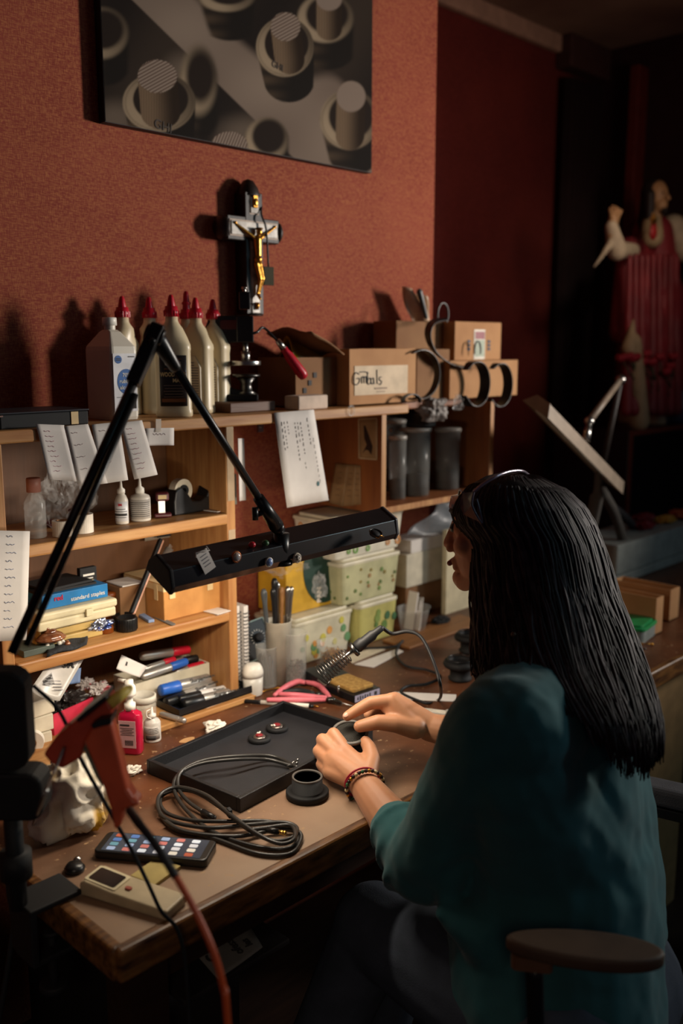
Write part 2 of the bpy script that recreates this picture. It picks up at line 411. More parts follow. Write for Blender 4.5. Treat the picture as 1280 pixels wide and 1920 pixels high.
def rod(a, c, r, name, m_=BLK): return MB().cyl(a, c, r, n=12).build(name, m_, lamp)
dn = (HJ - EL).normalized()
rod(EL, HJ - dn * .045, .0062, 'upper_arm')
MB().cyl(HJ - dn * .085, HJ - dn * .02, .009, .0125).cyl(HJ - dn * .02, HJ - dn * .004, .0125, .009).build('arm_sleeve', BLK, lamp)
MB().cyl(HJ - dn * .055 + V((-.02, 0, -.004)), HJ - dn * .055, .0045).cyl(HJ - dn * .055 + V((-.024, 0, -.012)), HJ - dn * .055 + V((-.024, 0, .008)), .005).build('wing_knob', BLK, lamp)
MB().cyl(HJ + V((0, 0, -.05)), HJ + V((0, 0, .0)), .0135).cyl(HJ + V((0, 0, -.052)), HJ + V((0, 0, -.046)), .018).build('head_joint', BLK, lamp)
up = (EL - AB).normalized(); sd = V((.7, -.71, 0)) * .019
rod(AB, EL, .0062, 'lower_arm')
rod(AB + sd * 1.0 + V((0, 0, .01)), EL + sd * .55 - up * .09, .0042, 'parallel_arm')
b = MB(frame(EL, up, yd=(.7, .7, 0)))
b.prism([(-.075, -.012), (-.02, -.017), (.012, -.014), (.018, 0), (.012, .014), (-.04, .014), (-.075, .010)], -.009, .009)
b.cyl((0, 0, -.013), (0, 0, .013), .012).cyl((-.012, -.02, -.004), (-.05, .02, .004), .004)
b.build('elbow_joint', BLK, lamp, bevel=.002)
b = MB().caps(EL - dn * -.01, EL + dn * .055, .0125, .0085); b.build('elbow_socket', BLK, lamp)
# spring housing and clamp on the bench edge
b = MB(frame(at(10, 1345, y=-.62), (0, 0, 1), yd=RGT))
b.prism(rrect(.13, .064, .022), -.016, .016); b.build('spring_housing', BLKM, lamp, bevel=.003)
for k in (1325, 1405): 
    c = at(26, k, y=-.638); MB().lathe([(0, -.003), (.005, -.002), (.006, .001), (0, .003)], 12, 0, frame(c, RGT, zd=-FWD)).build('rivet', STEEL, lamp)
b = MB(frame(at(30, 1482, y=-.62), RGT, yd=(0, 0, 1)))
b.prism(rrect(.080, .064, .018), -.022, .022); b.build('pivot_block', BLKM, lamp, bevel=.004)
b = MB(); c0 = at(25, 1550, y=-.6)
b.cyl((c0.x, -.6, .755), (c0.x, -.6, c0.z + .03), .012).cyl((c0.x, -.6, .80), (c0.x, -.6, .835), .021)
b.build('post', BLKM, lamp)
b = MB().box((.548, -.60, .756), (.07, .06, .008)).box((.512, -.60, .72), (.010, .06, .08)).box((.54, -.60, .676), (.06, .05, .008)).cyl((.55, -.6, .62), (.55, -.6, .70), .006).cyl((.55, -.6, .612), (.55, -.6, .622), .02).cyl((.55, -.6, .696), (.55, -.6, .703), .015)
b.build('clamp', BLKM, lamp, bevel=.002)
pts = [at(62, 1285, y=-.66), at(112, 1335, y=-.68), at(150, 1420, y=-.70), at(205, 1520, y=-.73), at(255, 1610, y=-.76), at(297, 1700, y=-.79), V((.63, -.80, .70)), V((.62, -.80, .3)), V((.6, -.70, .012)), V((.9, -.4, .012))]
MB().tube(smooth_path(pts), .0026, 8).build('power_cord', BLKR, lamp)
# trinkets stuck on the shade (things of their own)
def onshade(px, py, push=.0):
    """point on the front slope of the lamp shade"""
    n = (HF.to_3x3() @ V((0, -.0214, .0136))).normalized()   # outward
    p0 = HF @ V((0, -.0272, .0104)); r = ray(px, py); t = (p0 - CAM).dot(n) / r.dot(n)
    return CAM + r * t + n * push, n
def stud(px, py, r, m1, m2, label, cat='cabochon', nm='cabochon', gold=True):
    p, n = onshade(px, py); p = p + n * .001
    F = frame(p, hx, zd=n); t = thing(nm, label, cat, p)
    MB(F).lathe([(r, 0), (r * 1.08, .0015), (r * .95, .004), (r * .8, .004), (r * .8, .001)], 20, sy=1.05, close=False).build('bezel', m1, t)
    MB(F).ell((0, 0, .003), (r * .82, r * .86, .004)).build('stone', m2, t)
    return t
stud(502, 1054, .0075, SILVER, mat('blue stone', '4b73c4', .2, c2='b9cdf0', scale=400), 'small round blue stone in a silver setting on the black lamp shade')
stud(441, 1044, .0085, mat('copper', 'a5623c', .35, .8), mat('milky stone', '8a9aa8', .2, c2='c7a58c', scale=300), 'copper coloured oval pendant with a milky stone on the black lamp shade', 'pendant', 'pendant')
stud(555, 1046, .0078, mat('bone', 'cfc3ae', .5), mat('pale shell', 'e2d9c8', .4, c2='3a2a20', scale=260, lo=.5, hi=.52), 'round bone coloured button with a dark leaf mark on the black lamp shade', 'button', 'button')
p, n = onshade(383, 1052, .004)
F = frame(p, (.78, .22, .3), zd=n)
b = MB(F).box((0, 0, 0), (.022, .034, .0008)); o = b.build('price_tag', PAPER, org=p); tag(o, 'small white tag with grey writing tied to the left end of the lamp shade', 'tag')
b = MB(F)
for k in range(4): b.box((0, .010 - k * .0055, .0007), (.012, .0012, .0003))
b.build('writing', mat('grey ink', '77757a', .8), o)
b = MB(F).tube([(-.012, .014, 0), (-.010, .021, .002), (0, .018, .004), (.012, .012, .003), (.010, .02, .003)], .0011).build('string', PAPER, o)
def ontop(px, py):
    n = (HF.to_3x3() @ V((0, 0, 1))).normalized(); p0 = HF @ V((0, 0, .0222)); r = ray(px, py); t = (p0 - CAM).dot(n) / r.dot(n)
    return CAM + r * t, n
p, n = ontop(703, 1003); t = thing('wire_ring', 'gold wire ring with a black disc on the right end of the lamp shade', 'ring', p)
MB(frame(p + n * .003, hx, zd=n)).lathe([(.0115, 0), (.0125, .0015), (.0115, .003), (.0105, .0015)], 20, close=True).build('rim', DSTEEL, t)
MB(frame(p + n * .003, hx, zd=n)).lathe([(0, -.003), (.0105, -.003), (.0105, .0015), (0, .0015)], 20).build('disc', BLKM, t)
MB(frame(p - V((0, .009, 0)), hx, zd=n)).tube([(-.007, 0, -.002), (-.006, -.006, .0), (.0, -.003, .003), (.006, -.006, .0), (.007, 0, -.002)], .0009).build('wire', GOLD, t)
for px, py, mm, lb in ((471, 1012, REDP, 'tiny red bead stuck on the back edge of the lamp shade'), (496, 1009, mat('green bead', '2f5a35', .4), 'tiny green bead stuck on the back edge of the lamp shade')):
    p, n = ontop(px, py + 14); tag(MB().ell(p + n * .005, (.006, .006, .005)).build('bead', mm, org=p), lb, 'bead')

# ---------------------------------------------------------------- photo print on the wall
PEG = [  # cx, cy of the peg top, rx, ry, base dx, base dy, ring cx, cy, rx, ry, blur
    (205, 0, 0, 0, 0, 0, 190, 62, 50, 48, 4), (425, 0, 0, 0, 0, 0, 425, -8, 52, 30, 4), (0, 0, 0, 0, 0, 0, 372, 150, 34, 64, 7), (0, 0, 0, 0, 0, 0, 500, 262, 40, 42, 4),
    (617, -2, 24, 22, 0, 56, 610, 34, 52, 46, 3), (535, 50, 28, 27, 8, 62, 534, 88, 54, 56, 1), (658, 181, 27, 29, -2, 72, 655, 224, 55, 56, 2),
    (295, 143, 37, 31, 6, 68, 298, 192, 68, 56, 1), (430, 272, 34, 25, 0, 60, 440, 345, 60, 50, 1)]
def sstep(a, b_, x):
    t = max(0, min(1, (x - a) / (b_ - a))); return t * t * (3 - 2 * t)
def mixc(a, b_, t): return tuple(p * (1 - t) + q * t for p, q in zip(a, b_))
def print_colour(x, y):
    c = mixc((.012, .009, .008), (.03, .022, .017), .5 + .5 * math.sin(x * .021 + y * .013))
    # pale board lying diagonally, paler table corner and mid distance
    e0 = y - .98 * (x - 248); e1 = y - .98 * (x - 372)
    c = mixc(c, (.12, .095, .075), .9 * sstep(60, 10, math.hypot(x - 345, y - 140)) + .9 * sstep(50, 5, math.hypot((x - 215) * .7, y - 222)) + .8 * sstep(50, 5, math.hypot((x - 460) * .6, y - 250)))
    k = sstep(2.5, -2.5, e0) * sstep(-12, 16, e1 + 40 * sstep(430, 640, x) + 70 * sstep(540, 640, x))
    c = mixc(c, mixc((.13, .10, .082), (.20, .16, .13), .5 + .5 * math.sin(x * .02 + 1) * math.sin(y * .03)), k)
    for cx, cy, rx, ry, bx, by, gx, gy, grx, gry, bl in PEG:
        e = .03 * bl
        t = max(0, min(1, (y - gy) / 75)); s = math.hypot((x - gx - 8 * t) / (grx * (1 - .12 * t)), (y - gy - 62 * t) / (gry * .75))
        k = sstep(1.0 + e, 1 - e, s)
        if k: c = mixc(c, mixc((.010, .008, .007), (.06, .042, .028), sstep(.3, -.9, (x - gx) / grx) * (.6 + .4 * math.sin(y * .22))), k)
        s = math.hypot((x - gx) / grx, (y - gy) / gry); k = sstep(1 + e, 1 - e, s)
        if k:
            lit = .5 + .5 * math.cos(math.atan2(y - gy, x - gx) - 2.5)
            c = mixc(c, mixc((.035, .026, .019), (.27, .215, .15), .15 + .85 * lit), k)
            c = mixc(c, (.05, .036, .025), sstep(.05, .015, abs(s - .93)) * .3 * (bl < 3))
        k = sstep(.76 + e, .76 - e, math.hypot((x - gx - 3) / grx, (y - gy + 6) / gry))
        if k: c = mixc(c, (.016, .011, .009), k)
        if rx:
            t = max(0, min(1, ((x - cx) * bx + (y - cy) * by) / (bx * bx + by * by + 1e-6)))
            s = math.hypot((x - cx - bx * t) / rx, (y - cy - by * t) / ry); k = sstep(1 + e, 1 - e, s)
            if k:
                a = (x - cx - bx * t) / rx; c = mixc(c, mixc((.02, .013, .009), (.15, .105, .068), sstep(.75, -.6, a) * (.85 + .15 * math.sin(x * 1.3))), k)
            s = math.hypot((x - cx) / rx, (y - cy) / ry); k = sstep(1 + e, 1 - e, s)
            if k:
                st = .5 + .5 * math.sin(((x - cx) * (.55 if cx != 430 else 2.5) + (y - cy)) * (.95 if cx != 430 else .45))
                c = mixc(c, mixc((.07, .042, .032), (.27, .225, .19), st if bl < 2 else .6), k)
    return c
PX0, PX1, PZ0, PZ1 = 1.049, 1.814, 1.9215, 2.52
pc = thing('wall_print', 'large photo print of wooden pegs and rings hanging on the red wall', 'wall print', ((PX0 + PX1) / 2, -.002, PZ0))
slab('panel', PX0, PX1, -.024, -.002, PZ0, PZ1, mat('black panel edge', '121013', .6), 0, pc)
nu, nv = 300, 235
b = MB().grid(lambda u, v: V((PX0 + .001 + (PX1 - PX0 - .002) * u, -.0246, PZ0 + .001 + (PZ1 - PZ0 - .002) * v)), nu, nv, smooth=False)
pr = b.build('photograph', mat('print base', '888888'), pc)
me = pr.data; ca = me.color_attributes.new('pigment', 'FLOAT_COLOR', 'POINT'); buf = []
for v in b.v:
    X, Y, _ = proj(v); buf += list(print_colour(X, Y)) + [1]
ca.data.foreach_set('color', buf)
pm = bpy.data.materials.new('photo print'); pm.use_nodes = True; vn = pm.node_tree.nodes.new('ShaderNodeVertexColor'); vn.layer_name = 'pigment'
gm = pm.node_tree.nodes.new('ShaderNodeMixRGB'); gm.blend_type = 'MULTIPLY'; gm.inputs[0].default_value = 1; gm.inputs[2].default_value = (.95, .90, .86, 1)
pm.node_tree.links.new(vn.outputs[0], gm.inputs[1]); pm.node_tree.links.new(gm.outputs[0], pm.node_tree.nodes['Principled BSDF'].inputs[0])
pm.node_tree.nodes['Principled BSDF'].inputs['Roughness'].default_value = .8; pm.node_tree.nodes['Principled BSDF'].inputs['Specular IOR Level'].default_value = .08
me.materials.clear(); me.materials.append(pm)
for px, py, s, t_ in ((306, 237, .026, 'GHI'), (520, 124, .020, 'GHI')):
    p = at(px, py, y=-.0255); MB(frame(p, (1, 0, 0), yd=(0, 0, 1))).text(t_, s, Matrix.Rotation(-.12, 4, 'Z')).build('lettering', mat('print ink', '2c2019', .7), pr)

# ---------------------------------------------------------------- crucifix
p = at(471, 455, y=-.03); cx = p.x
ct, cb, cz = at(471, 362, y=-.03).z, at(480, 590, y=-.03).z, at(478, 432, y=-.03).z
cr = thing('crucifix', 'dark wooden crucifix with pearl inlay and a gold figure on the red wall', 'crucifix', (cx, -.004, cb))
DW = wood('dark carved wood', '160d0b', '24150f', stretch=(20, 20, 2))
b = MB().box((cx, -.022, (ct + cb) / 2), (.050, .038, ct - cb)).box((cx, -.022, cz), (.150, .036, .052))
b.lathe([(.0, .035), (.012, .03), (.022, .015), (.027, 0), (.027, -.004)], 20, 0, TR(cx, -.022, ct - .004))
b.lathe([(.030, .0), (.030, .004), (.027, .006)], 20, 0, TR(cx, -.022, cb - .003))
for s in (-1, 1): b.lathe([(.027, 0), (.026, .006), (.018, .014), (.0, .018)], 16, 0, TR(cx + s * .074, -.022, cz, ry=s * PI / 2))
b.build('cross', DW, cr, bevel=.003)
PEARL = mat('mother of pearl', '8f8478', .3, c2='c9c0b4', scale=60, var=.2)
b = MB().box((cx, -.0425, (cz + cb) / 2 - .012), (.022, .003, cz - cb - .03)).box((cx, -.0425, (cz + ct) / 2 + .012), (.022, .003, ct - cz - .045)).box((cx, -.0425, cz), (.134, .003, .030))
b.build('inlay', PEARL, cr, bevel=.001)
b = MB()
for x0, z0, w_, h_ in ((cx, (cz + cb) / 2 - .012, .027, cz - cb - .024), (cx, cz, .140, .036), (cx, (cz + ct) / 2 + .012, .027, ct - cz - .040)): b.box((x0, -.0412, z0), (w_, .001, h_))
b.build('inlay_border', mat('pale border', '9c8674', .5), cr)
b = MB().box((cx, -.046, cz + .060), (.014, .004, .028)); b.ell((cx, -.048, cz + .058), (.006, .003, .009)); b.build('plaque', GOLD, cr, bevel=.002)
b = MB(); y = -.052
b.caps((cx - .001, y, cz - .022), (cx + .001, y, cz - .062), .0095, .007); b.caps((cx, y, cz - .066), (cx + .003, y + .001, cz - .074), .010, .008)
b.ell((cx + .003, y - .002, cz - .006), (.007, .007, .009))
for s in (-1, 1):
    b.caps((cx + s * .008, y, cz - .020), (cx + s * .032, y + .003, cz - .006), .0042, .0034); b.caps((cx + s * .032, y + .003, cz - .006), (cx + s * .056, y + .006, cz + .008), .0034, .0022); b.ell((cx + s * .058, y + .006, cz + .010), .0035)
    b.caps((cx + s * .005, y, cz - .076), (cx + s * .004 + .006, y - .004, cz - .108), .0062, .0046); b.caps((cx + s * .004 + .006, y - .004, cz - .108), (cx + s * .002, y + .002, cz - .142), .0044, .003)
b.caps((cx, y + .002, cz - .142), (cx, y - .006, cz - .152), .004, .003)
b.build('figure', GOLD, cr, remesh=.0013, sm_it=2)
MB(TR(cx + .003, y - .002, cz - .001)).lathe([(.0075, 0), (.0095, .002), (.0075, .004), (.006, .002)], 14, close=True).build('crown', mat('dark gold', '6a4a20', .5, .8), cr)
MB().tube([(cx, -.049, cz - .160), (cx + .001, -.047, cz - .168), (cx, -.046, cz - .175)], .0045).build('foot_rest', GOLD, cr)
# cord with a cloth square over the arm
hx_ = at(497, 430, y=-.055).x
e0, e1 = at(503, 500, y=-.055), at(503, 535, y=-.055)
sc = thing('scapular', 'thin dark cord with a small cloth square draped over the right arm of the crucifix', 'cord', (hx_, -.055, e1.z))
MB().tube(smooth_path([(e0.x, -.055, e0.z), (hx_ + .002, -.056, cz + .0), (hx_ - .006, -.05, cz + .032), (cx + .030, -.03, cz + .060), (cx + .03, -.004, cz + .055)]), .0022).build('cord', BLKR, sc)
MB().box((e0.x, -.055, (e0.z + e1.z) / 2), (.030, .004, e0.z - e1.z)).build('cloth_square', mat('olive cloth', '34301f', .9), sc, bevel=.001)

# ---------------------------------------------------------------- bottles on the top shelf
def glue_bottle(px, Y, rz, label, tall=0, lab='back', k=1.0):
    x = at(px, 680, y=Y).x
    t = thing('glue_bottle', label, 'bottle', (x, Y, Z1 + .0005), rz, 'white wood glue bottles with red caps')
    W, D, H = .036, .023, .128
    pr = [(.0, .0), (.93, .0), (1.0, .003), (1.0, .012), (.965, .015), (.965, H), (.99, H + .004), (.97, H + .012), (.80, H + .028), (.58, H + .044), (.40, H + .053), (.34, H + .058), (.33, H + .070), (0, H + .070)]
    b = MB(); n = 40; vs = []; fs = []
    for j, (r, z) in enumerate(pr):
        for i in range(n):
            a = 2 * PI * i / n; ca, sa = math.cos(a), math.sin(a); e = .62 if z < H + .02 else 1
            X = math.copysign(abs(ca) ** e, ca) * W * r; Yy = math.copysign(abs(sa) ** e, sa) * (D * min(r, 1) if z < H + .04 else W * r * .95)
            if z > H + .04: Yy = sa * W * r
            vs.append((X, Yy, z))
    for j in range(len(pr) - 1):
        for i in range(n): fs.append((j * n + i, j * n + (i + 1) % n, (j + 1) * n + (i + 1) % n, (j + 1) * n + i))
    b.add(vs, fs, 0, True); b.build('body', mat('glue bottle cream', 'cdbd9c', .35, var=.03), t, wc=False)
    z0 = H + .066
    c = MB().lathe([(.0145, z0), (.0145, z0 + .012), (.0125, z0 + .014), (.0118, z0 + .020)], 24)
    for i in range(16): a = 2 * PI * i / 16; c.box((.0145 * math.cos(a), .0145 * math.sin(a), z0 + .006), (.0012, .0012, .011))
    c.build('cap', REDP, t, wc=False)
    c = MB().lathe([(.0085, z0 + .013), (.0085, z0 + .020), (.0055, z0 + .036 + tall), (.0035, z0 + .041 + tall), (0, z0 + .042 + tall)], 18)
    if tall: c.lathe([(.0095, z0 + .03), (.0095, z0 + .034), (.008, z0 + .036)], 18)
    c.build('nozzle', REDP, t, wc=False)
    if lab == 'front':
        m_ = MB().at(Matrix()); yf = -D * 1.0
        q = MB(); 
        def lf(u, v):
            X = (-.026 + .052 * u); s = abs(X / (W * .965)); s = min(.999, s)
            yy = -D * .965 * (1 - s ** (2 / .62)) ** (.31) if True else yf
            return V((X, yy - .0006, .022 + .098 * v))
        q.grid(lf, 16, 2, smooth=True); lo_ = q.build('front_label', mat('dark label', '221d20', .45), t, wc=False, solid=.0004)
        F = Matrix(((1, 0, 0, 0), (0, 0, -1, -D * .965 - .0022), (0, 1, 0, 0), (0, 0, 0, 1)))
        MB(F).text("ELMER'S", .0088, TR(0, .104), bold=.0002).build('label_text', mat('label cream', 'd8c9b4', .5), lo_, wc=False)
        MB(F).text("WOOD GLUE", .0112, TR(0, .083), squeeze=.72, bold=.0004).build('label_text', mat('label gold', 'cfb27c', .5), lo_, wc=False)
        MB(F).text("MAX", .0098, TR(.009, .0715), bold=.0004).build('label_text', mat('label gold', 'cfb27c', .5), lo_, wc=False)
        q = MB(F)
        for k_ in range(5): q.box((0, .062 - k_ * .0055, 0), (.038 - .004 * (k_ % 2), .0011, .0004))
        q.build('label_lines', mat('label grey', '7f6a5c', .6), lo_, wc=False)
        MB(F).box((0, .0335, 0), (.046, .007, .0004)).box((.0, .094, 0), (.034, .0012, .0004)).box((.0, .1128, 0), (.034, .0012, .0004)).build('label_band', mat('label brown', '8a5630', .5), lo_, wc=False)
    elif lab == 'back':
        for sgn in (-1, 1):
            F = Matrix(((1, 0, 0, 0), (0, 0, -1, -D * 1.0), (0, 1, 0, 0), (0, 0, 0, 1))) if sgn < 0 else Matrix(((-1, 0, 0, 0), (0, 0, 1, D * 1.0), (0, 1, 0, 0), (0, 0, 0, 1)))
            if sgn > 0: continue
            lo_ = MB(F).prism([(-.024, .022), (.024, .022), (.024, .095), (.012, .118), (-.012, .118), (-.024, .095)], -.0025, .0012).build('back_label', mat('label paper', 'cbbfaa', .6), t, wc=False)
            q = MB(F)
            for k_ in range(15): q.box((0, .104 - k_ * .0052, .0016), (.040 if k_ > 1 else .02, .0016, .0004))
            q.build('label_lines', mat('label blue ink', '3d3f63', .7), lo_, wc=False)
    return t
glue_bottle(233, -.055, .3, 'cream glue bottle with a red cap standing behind the rubbing alcohol bottle', lab='')
glue_bottle(283, -.06, 1.1, 'cream glue bottle with a short red cap, mostly hidden behind the lamp elbow', lab='')
glue_bottle(324, -.165, -.62, 'cream glue bottle with a black front label, nearest of the red capped bottles', lab='front')
glue_bottle(352, -.055, -.9, 'cream glue bottle with the tallest red nozzle, behind the black labelled one', tall=.016, lab='')
glue_bottle(369, -.115, -1.25, 'cream glue bottle with a text panel, second from the right of the group', lab='back')
glue_bottle(401, -.085, -1.25, 'cream glue bottle with a text panel, rightmost, next to the black press')
# rubbing alcohol
x = at(206, 690, y=-.12).x
t = thing('alcohol_bottle', 'large white rubbing alcohol bottle with a blue round label on the top shelf', 'bottle', (x, -.125, Z1 + .0005))
b = MB(); w0, d0 = .058, .092; vs = []
lv = [(.96, 0), (1, .006), (1, .130), (.97, .137), (.42, .164), (.34, .168)]
for s, z in lv:
    for px_, py_ in rrect(w0 * s, d0 * s if s > .4 else w0 * s * 1.1, .007 * s, 3): vs.append((px_, py_, z))
n = 16; fs = [(j * n + i, j * n + (i + 1) % n, (j + 1) * n + (i + 1) % n, (j + 1) * n + i) for j in range(len(lv) - 1) for i in range(n)] + [tuple(range(n))[::-1], tuple(range((len(lv) - 1) * n, len(lv) * n))]
b.add(vs, fs, 0, False); b.lathe([(.0105, .166), (.0105, .178)], 20)
b.build('body', mat('white bottle', 'd6cfc0', .4, var=.03), t, wc=False, bevel=.0015)
MB().lathe([(.0135, .176), (.0135, .189), (.012, .191), (0, .191)], 24).build('cap', WHT, t, wc=False)
F = Matrix(((1, 0, 0, 0), (0, 0, -1, -d0 / 2 - .0008), (0, 1, 0, 0), (0, 0, 0, 1)))
lb = MB(F).box((0, .070, 0), (.050, .108, .0008)).build('front_label', mat('label white', 'dcdcdf', .4), t, wc=False)
MB(F).prism([(.002 + .0195 * math.cos(a), .072 + .0235 * math.sin(a)) for a in [2 * PI * i / 32 for i in range(32)]], .0002, .0009).prism([(-.014 + .0075 * math.cos(a), .113 + .0075 * math.sin(a)) for a in [2 * PI * i / 24 for i in range(24)]], .0002, .0009).build('blue_circle', mat('label blue', '215a9c', .4), lb, wc=False)
q = MB(F); 
for i, s_ in enumerate(("70%", "rubbing", "alcohol")): q.text(s_, .0105, TR(.002, .084 - i * .0115, .0012))
q.build('label_text', WHT, lb, wc=False)
q = MB(F)
for i in range(12): q.box((.006 + i * .0014, .030, .0008), (.0007 if i % 3 else .0011, .018, .0004))
q.box((-.014, .1145, .0011), (.009, .0016, .0004)).box((-.014, .1115, .0011), (.009, .0016, .0004)).box((.014, .118, .0008), (.014, .0018, .0004)).box((-.010, .043, .0008), (.02, .001, .0004))
q.build('barcode', INK, lb, wc=False)

# flat black case at the left of the shelf
t = thing('display_case', 'flat black case with a beige sticker lying at the left end of the top shelf', 'case', (.80, -.125, Z1))
def cpt(px, Y): return at(px, 760, y=Y).x
b = MB().box((.795, -.145, Z1 + .0125), (.165, .115, .024)); b.build('case_body', BLKM, t, bevel=.002)
MB().box((.795, -.145, Z1 + .0265), (.168, .118, .003)).build('lid', mat('dark blue lid', '1a1c26', .5), t, bevel=.001)
MB().box((.850, -.2032, Z1 + .013), (.014, .0012, .022)).build('sticker', TAPE, t)
t = tag(MB().box((.66, -.17, Z1 + .0105), (.085, .11, .020)).build('notebook', BLKM, org=(.66, -.17, Z1), bevel=.004), 'thick black book at the far left end of the top shelf', 'book')
t2 = tag(MB(TR(.665, -.185, Z1 + .0225, rz=.12)).box((0, 0, 0), (.10, .05, .0025)).build('slat', mat('brown strip', '6a4638', .6), org=(.665, -.185, Z1 + .021)), 'flat brown strip lying on the black book at the far left', 'strip')

# arbor press
px_ = at(447, 690, y=-.12).x
t = thing('arbor_press', 'black cast iron arbor press with a red handle on a wooden block', 'press', (px_, -.115, Z1 + .027))
CI = mat('cast iron black', '17181b', .38, coat=.25)
RZ = TR(px_, -.115, Z1 + .022, rz=-.72) @ Matrix.Diagonal((1.05, 1.05, 1.2, 1))
def pm_(x, y, z): return RZ @ V((x, y, z))
b = MB(RZ @ Matrix(((1, 0, 0, 0), (0, 0, 1, 0), (0, 1, 0, 0), (0, 0, 0, 1))))
outer = [(-.045, .0), (.03, 0), (.03, .016), (.0, .020), (-.026, .028), (-.036, .05), (-.036, .075), (-.028, .092), (-.012, .102), (.030, .106), (.030, .150), (-.03, .150), (-.056, .142), (-.064, .125), (-.062, .05), (-.055, .02)]
b.prism(outer, -.013, .013); b.build('frame', CI, t, bevel=.003)
MB(RZ).box((0, 0, .006), (.085, .05, .012)).build('base', CI, t, bevel=.003)
MB(RZ).box((.018, 0, .126), (.034, .036, .046)).box((.018, 0, .176), (.022, .022, .03)).build('ram_housing', CI, t, bevel=.002)
MB(RZ).cyl((.018, 0, .188), (.018, 0, .200), .0035).cyl((.018, 0, .196), (.018, 0, .200), .006).cyl((.018, 0, .082), (.018, 0, .104), .006).cyl((.018, 0, .070), (.018, 0, .088), .0095).build('ram', STEEL, t)
MB(RZ).cyl((.018, 0, .063), (.018, 0, .071), .031, n=32).build('press_plate', STEEL, t, bevel=.001)
MB(RZ).cyl((.018, 0, .0425), (.018, 0, .0475), .029, n=32).lathe([(.022, .012), (.013, .018), (.011, .030), (.020, .041)], 20, 0, TR(.018, 0, 0)).build('anvil', DSTEEL, t)
b = MB(RZ @ Matrix(((1, 0, 0, 0), (0, 0, 1, -.0135), (0, 1, 0, 0), (0, 0, 0, 1)))).prism(rrect(.040, .016, .005), -.001, .0005, M_=TR(-.012, .134)); b.build('name_plate', mat('red plate', '4a1a1e', .5), t)
h0 = pm_(.03, -.016, .118); h1 = at(525, 645, y=-.17); h2 = at(584, 726, y=-.20)
MB().tube(smooth_path([h0, h0 + V((.012, -.006, .004)), at(495, 615, y=-.15), h1]), .0028).build('lever', CI, t)
d_ = (h2 - h1).normalized()
MB().cyl(h1 - d_ * .010, h1 + d_ * .012, .006, .0075).build('ferrule', STEEL, t)
MB(frame(h1 + d_ * .010, d_.orthogonal(), zd=d_)).lathe([(.006, 0), (.0085, .004), (.008, .012), (.0105, .022), (.0115, .05), (.012, .070), (.0095, .080), (.004, .083), (0, .083)], 20).build('handle_grip', REDP, t)
wb_ = slab('wood_block', px_ - .065, px_ + .060, -.17, -.055, Z1 + .0005, Z1 + .0215, wood('old block', '4a2d20', '63402c'), .002); wb_.location.z = Z1 + .0005
tag(wb_, 'dark wooden block under the black press', 'block')
# foam block
x = at(574, 750, y=-.185).x
tag(MB(TR(x, -.185, Z1 + .0005, rz=.05)).box((0, 0, .0155), (.095, .045, .031)).build('foam_block', mat('white foam', 'cdb9a8', .9, bump=.3), org=(x, -.185, Z1), bevel=.004, seg=3), 'white foam block in front of the open cardboard box', 'foam block')
# Gimbals box
x0, x1 = at(655, 700, y=-.19).x, at(779, 700, y=-.19).x
hb = at(655, 655, y=-.19).z - Z1
t = thing('cardboard_box', 'open cardboard box with handwriting on its white label, next to the foam block', 'box', ((x0 + x1) / 2, -.1, Z1 + .0005))
def lid_less(x0, x1, y0, y1, z0, h, th=.003):
    b = MB(); b.box(((x0 + x1) / 2, (y0 + y1) / 2, z0 + th / 2), (x1 - x0, y1 - y0, th))
    b.box(((x0 + x1) / 2, y0 + th / 2, z0 + h / 2), (x1 - x0, th, h)).box(((x0 + x1) / 2, y1 - th / 2, z0 + h / 2), (x1 - x0, th, h))
    b.box((x0 + th / 2, (y0 + y1) / 2, z0 + h / 2), (th, y1 - y0 - 2 * th, h)).box((x1 - th / 2, (y0 + y1) / 2, z0 + h / 2), (th, y1 - y0 - 2 * th, h))
    return b
lid_less(x0, x1, -.19, -.02, Z1 + .0005, hb).build('carton', CARD, t)
MB().box(((x0 + x1) / 2 - .008, -.191, Z1 + hb * .45), ((x1 - x0) * .8, .0008, hb * .52)).build('label', mat('label sticker', 'cdb79a', .7), t)
# handwriting
S = [[(.9, .82), (.4, .95), (.05, .6), (.1, .15), (.5, .0), (.9, .2), (.9, .5), (.5, .48)], [(1.25, .6), (1.28, .1), (1.3, .5), (1.6, .62), (1.62, .1), (1.65, .5), (1.95, .6), (2.0, .08)], [(2.15, 1.0), (2.2, .0), (2.22, .35), (2.6, .5), (2.65, .1), (2.25, .0)], [(3.0, .5), (2.7, .35), (2.8, .02), (3.1, .1), (3.1, .5), (3.2, .0)], [(3.6, 1.15), (3.65, .0)], [(4.35, .55), (4.0, .5), (4.05, .3), (4.35, .2), (4.2, -.05), (3.9, .0)], [(.95, .98), (1.7, 1.0), (2.3, .9)]]
b = MB(); sc_ = .0225; xo = x0 + .010
for st in S: b.tube(smooth_path([(xo + q[0] * sc_, -.1922, Z1 + hb * .38 + (q[1] * 1.3) * sc_) for q in st], 5), .0011, 6)
b.build('handwriting', mat('blue black marker', '1c2333', .6), t)
q = MB().box(((x0 + x1) / 2 - .012, -.1918, Z1 + hb * .30), (.045, .0006, .004)).box(((x0 + x1) / 2 - .012, -.1918, Z1 + hb * .24), (.03, .0006, .0022)); q.build('printed_line', mat('faded print', '8f7a68', .7), t)
zt = Z1 + hb
b = MB().grid(lambda u, v: V((x0 - .012 - .105 * v, -.185 + .15 * u, zt - .012 + .055 * v ** 1.2 + .006 * math.sin(u * 7 + v * 4))), 8, 8)
b.build('flap', CARDD, t, solid=.003)
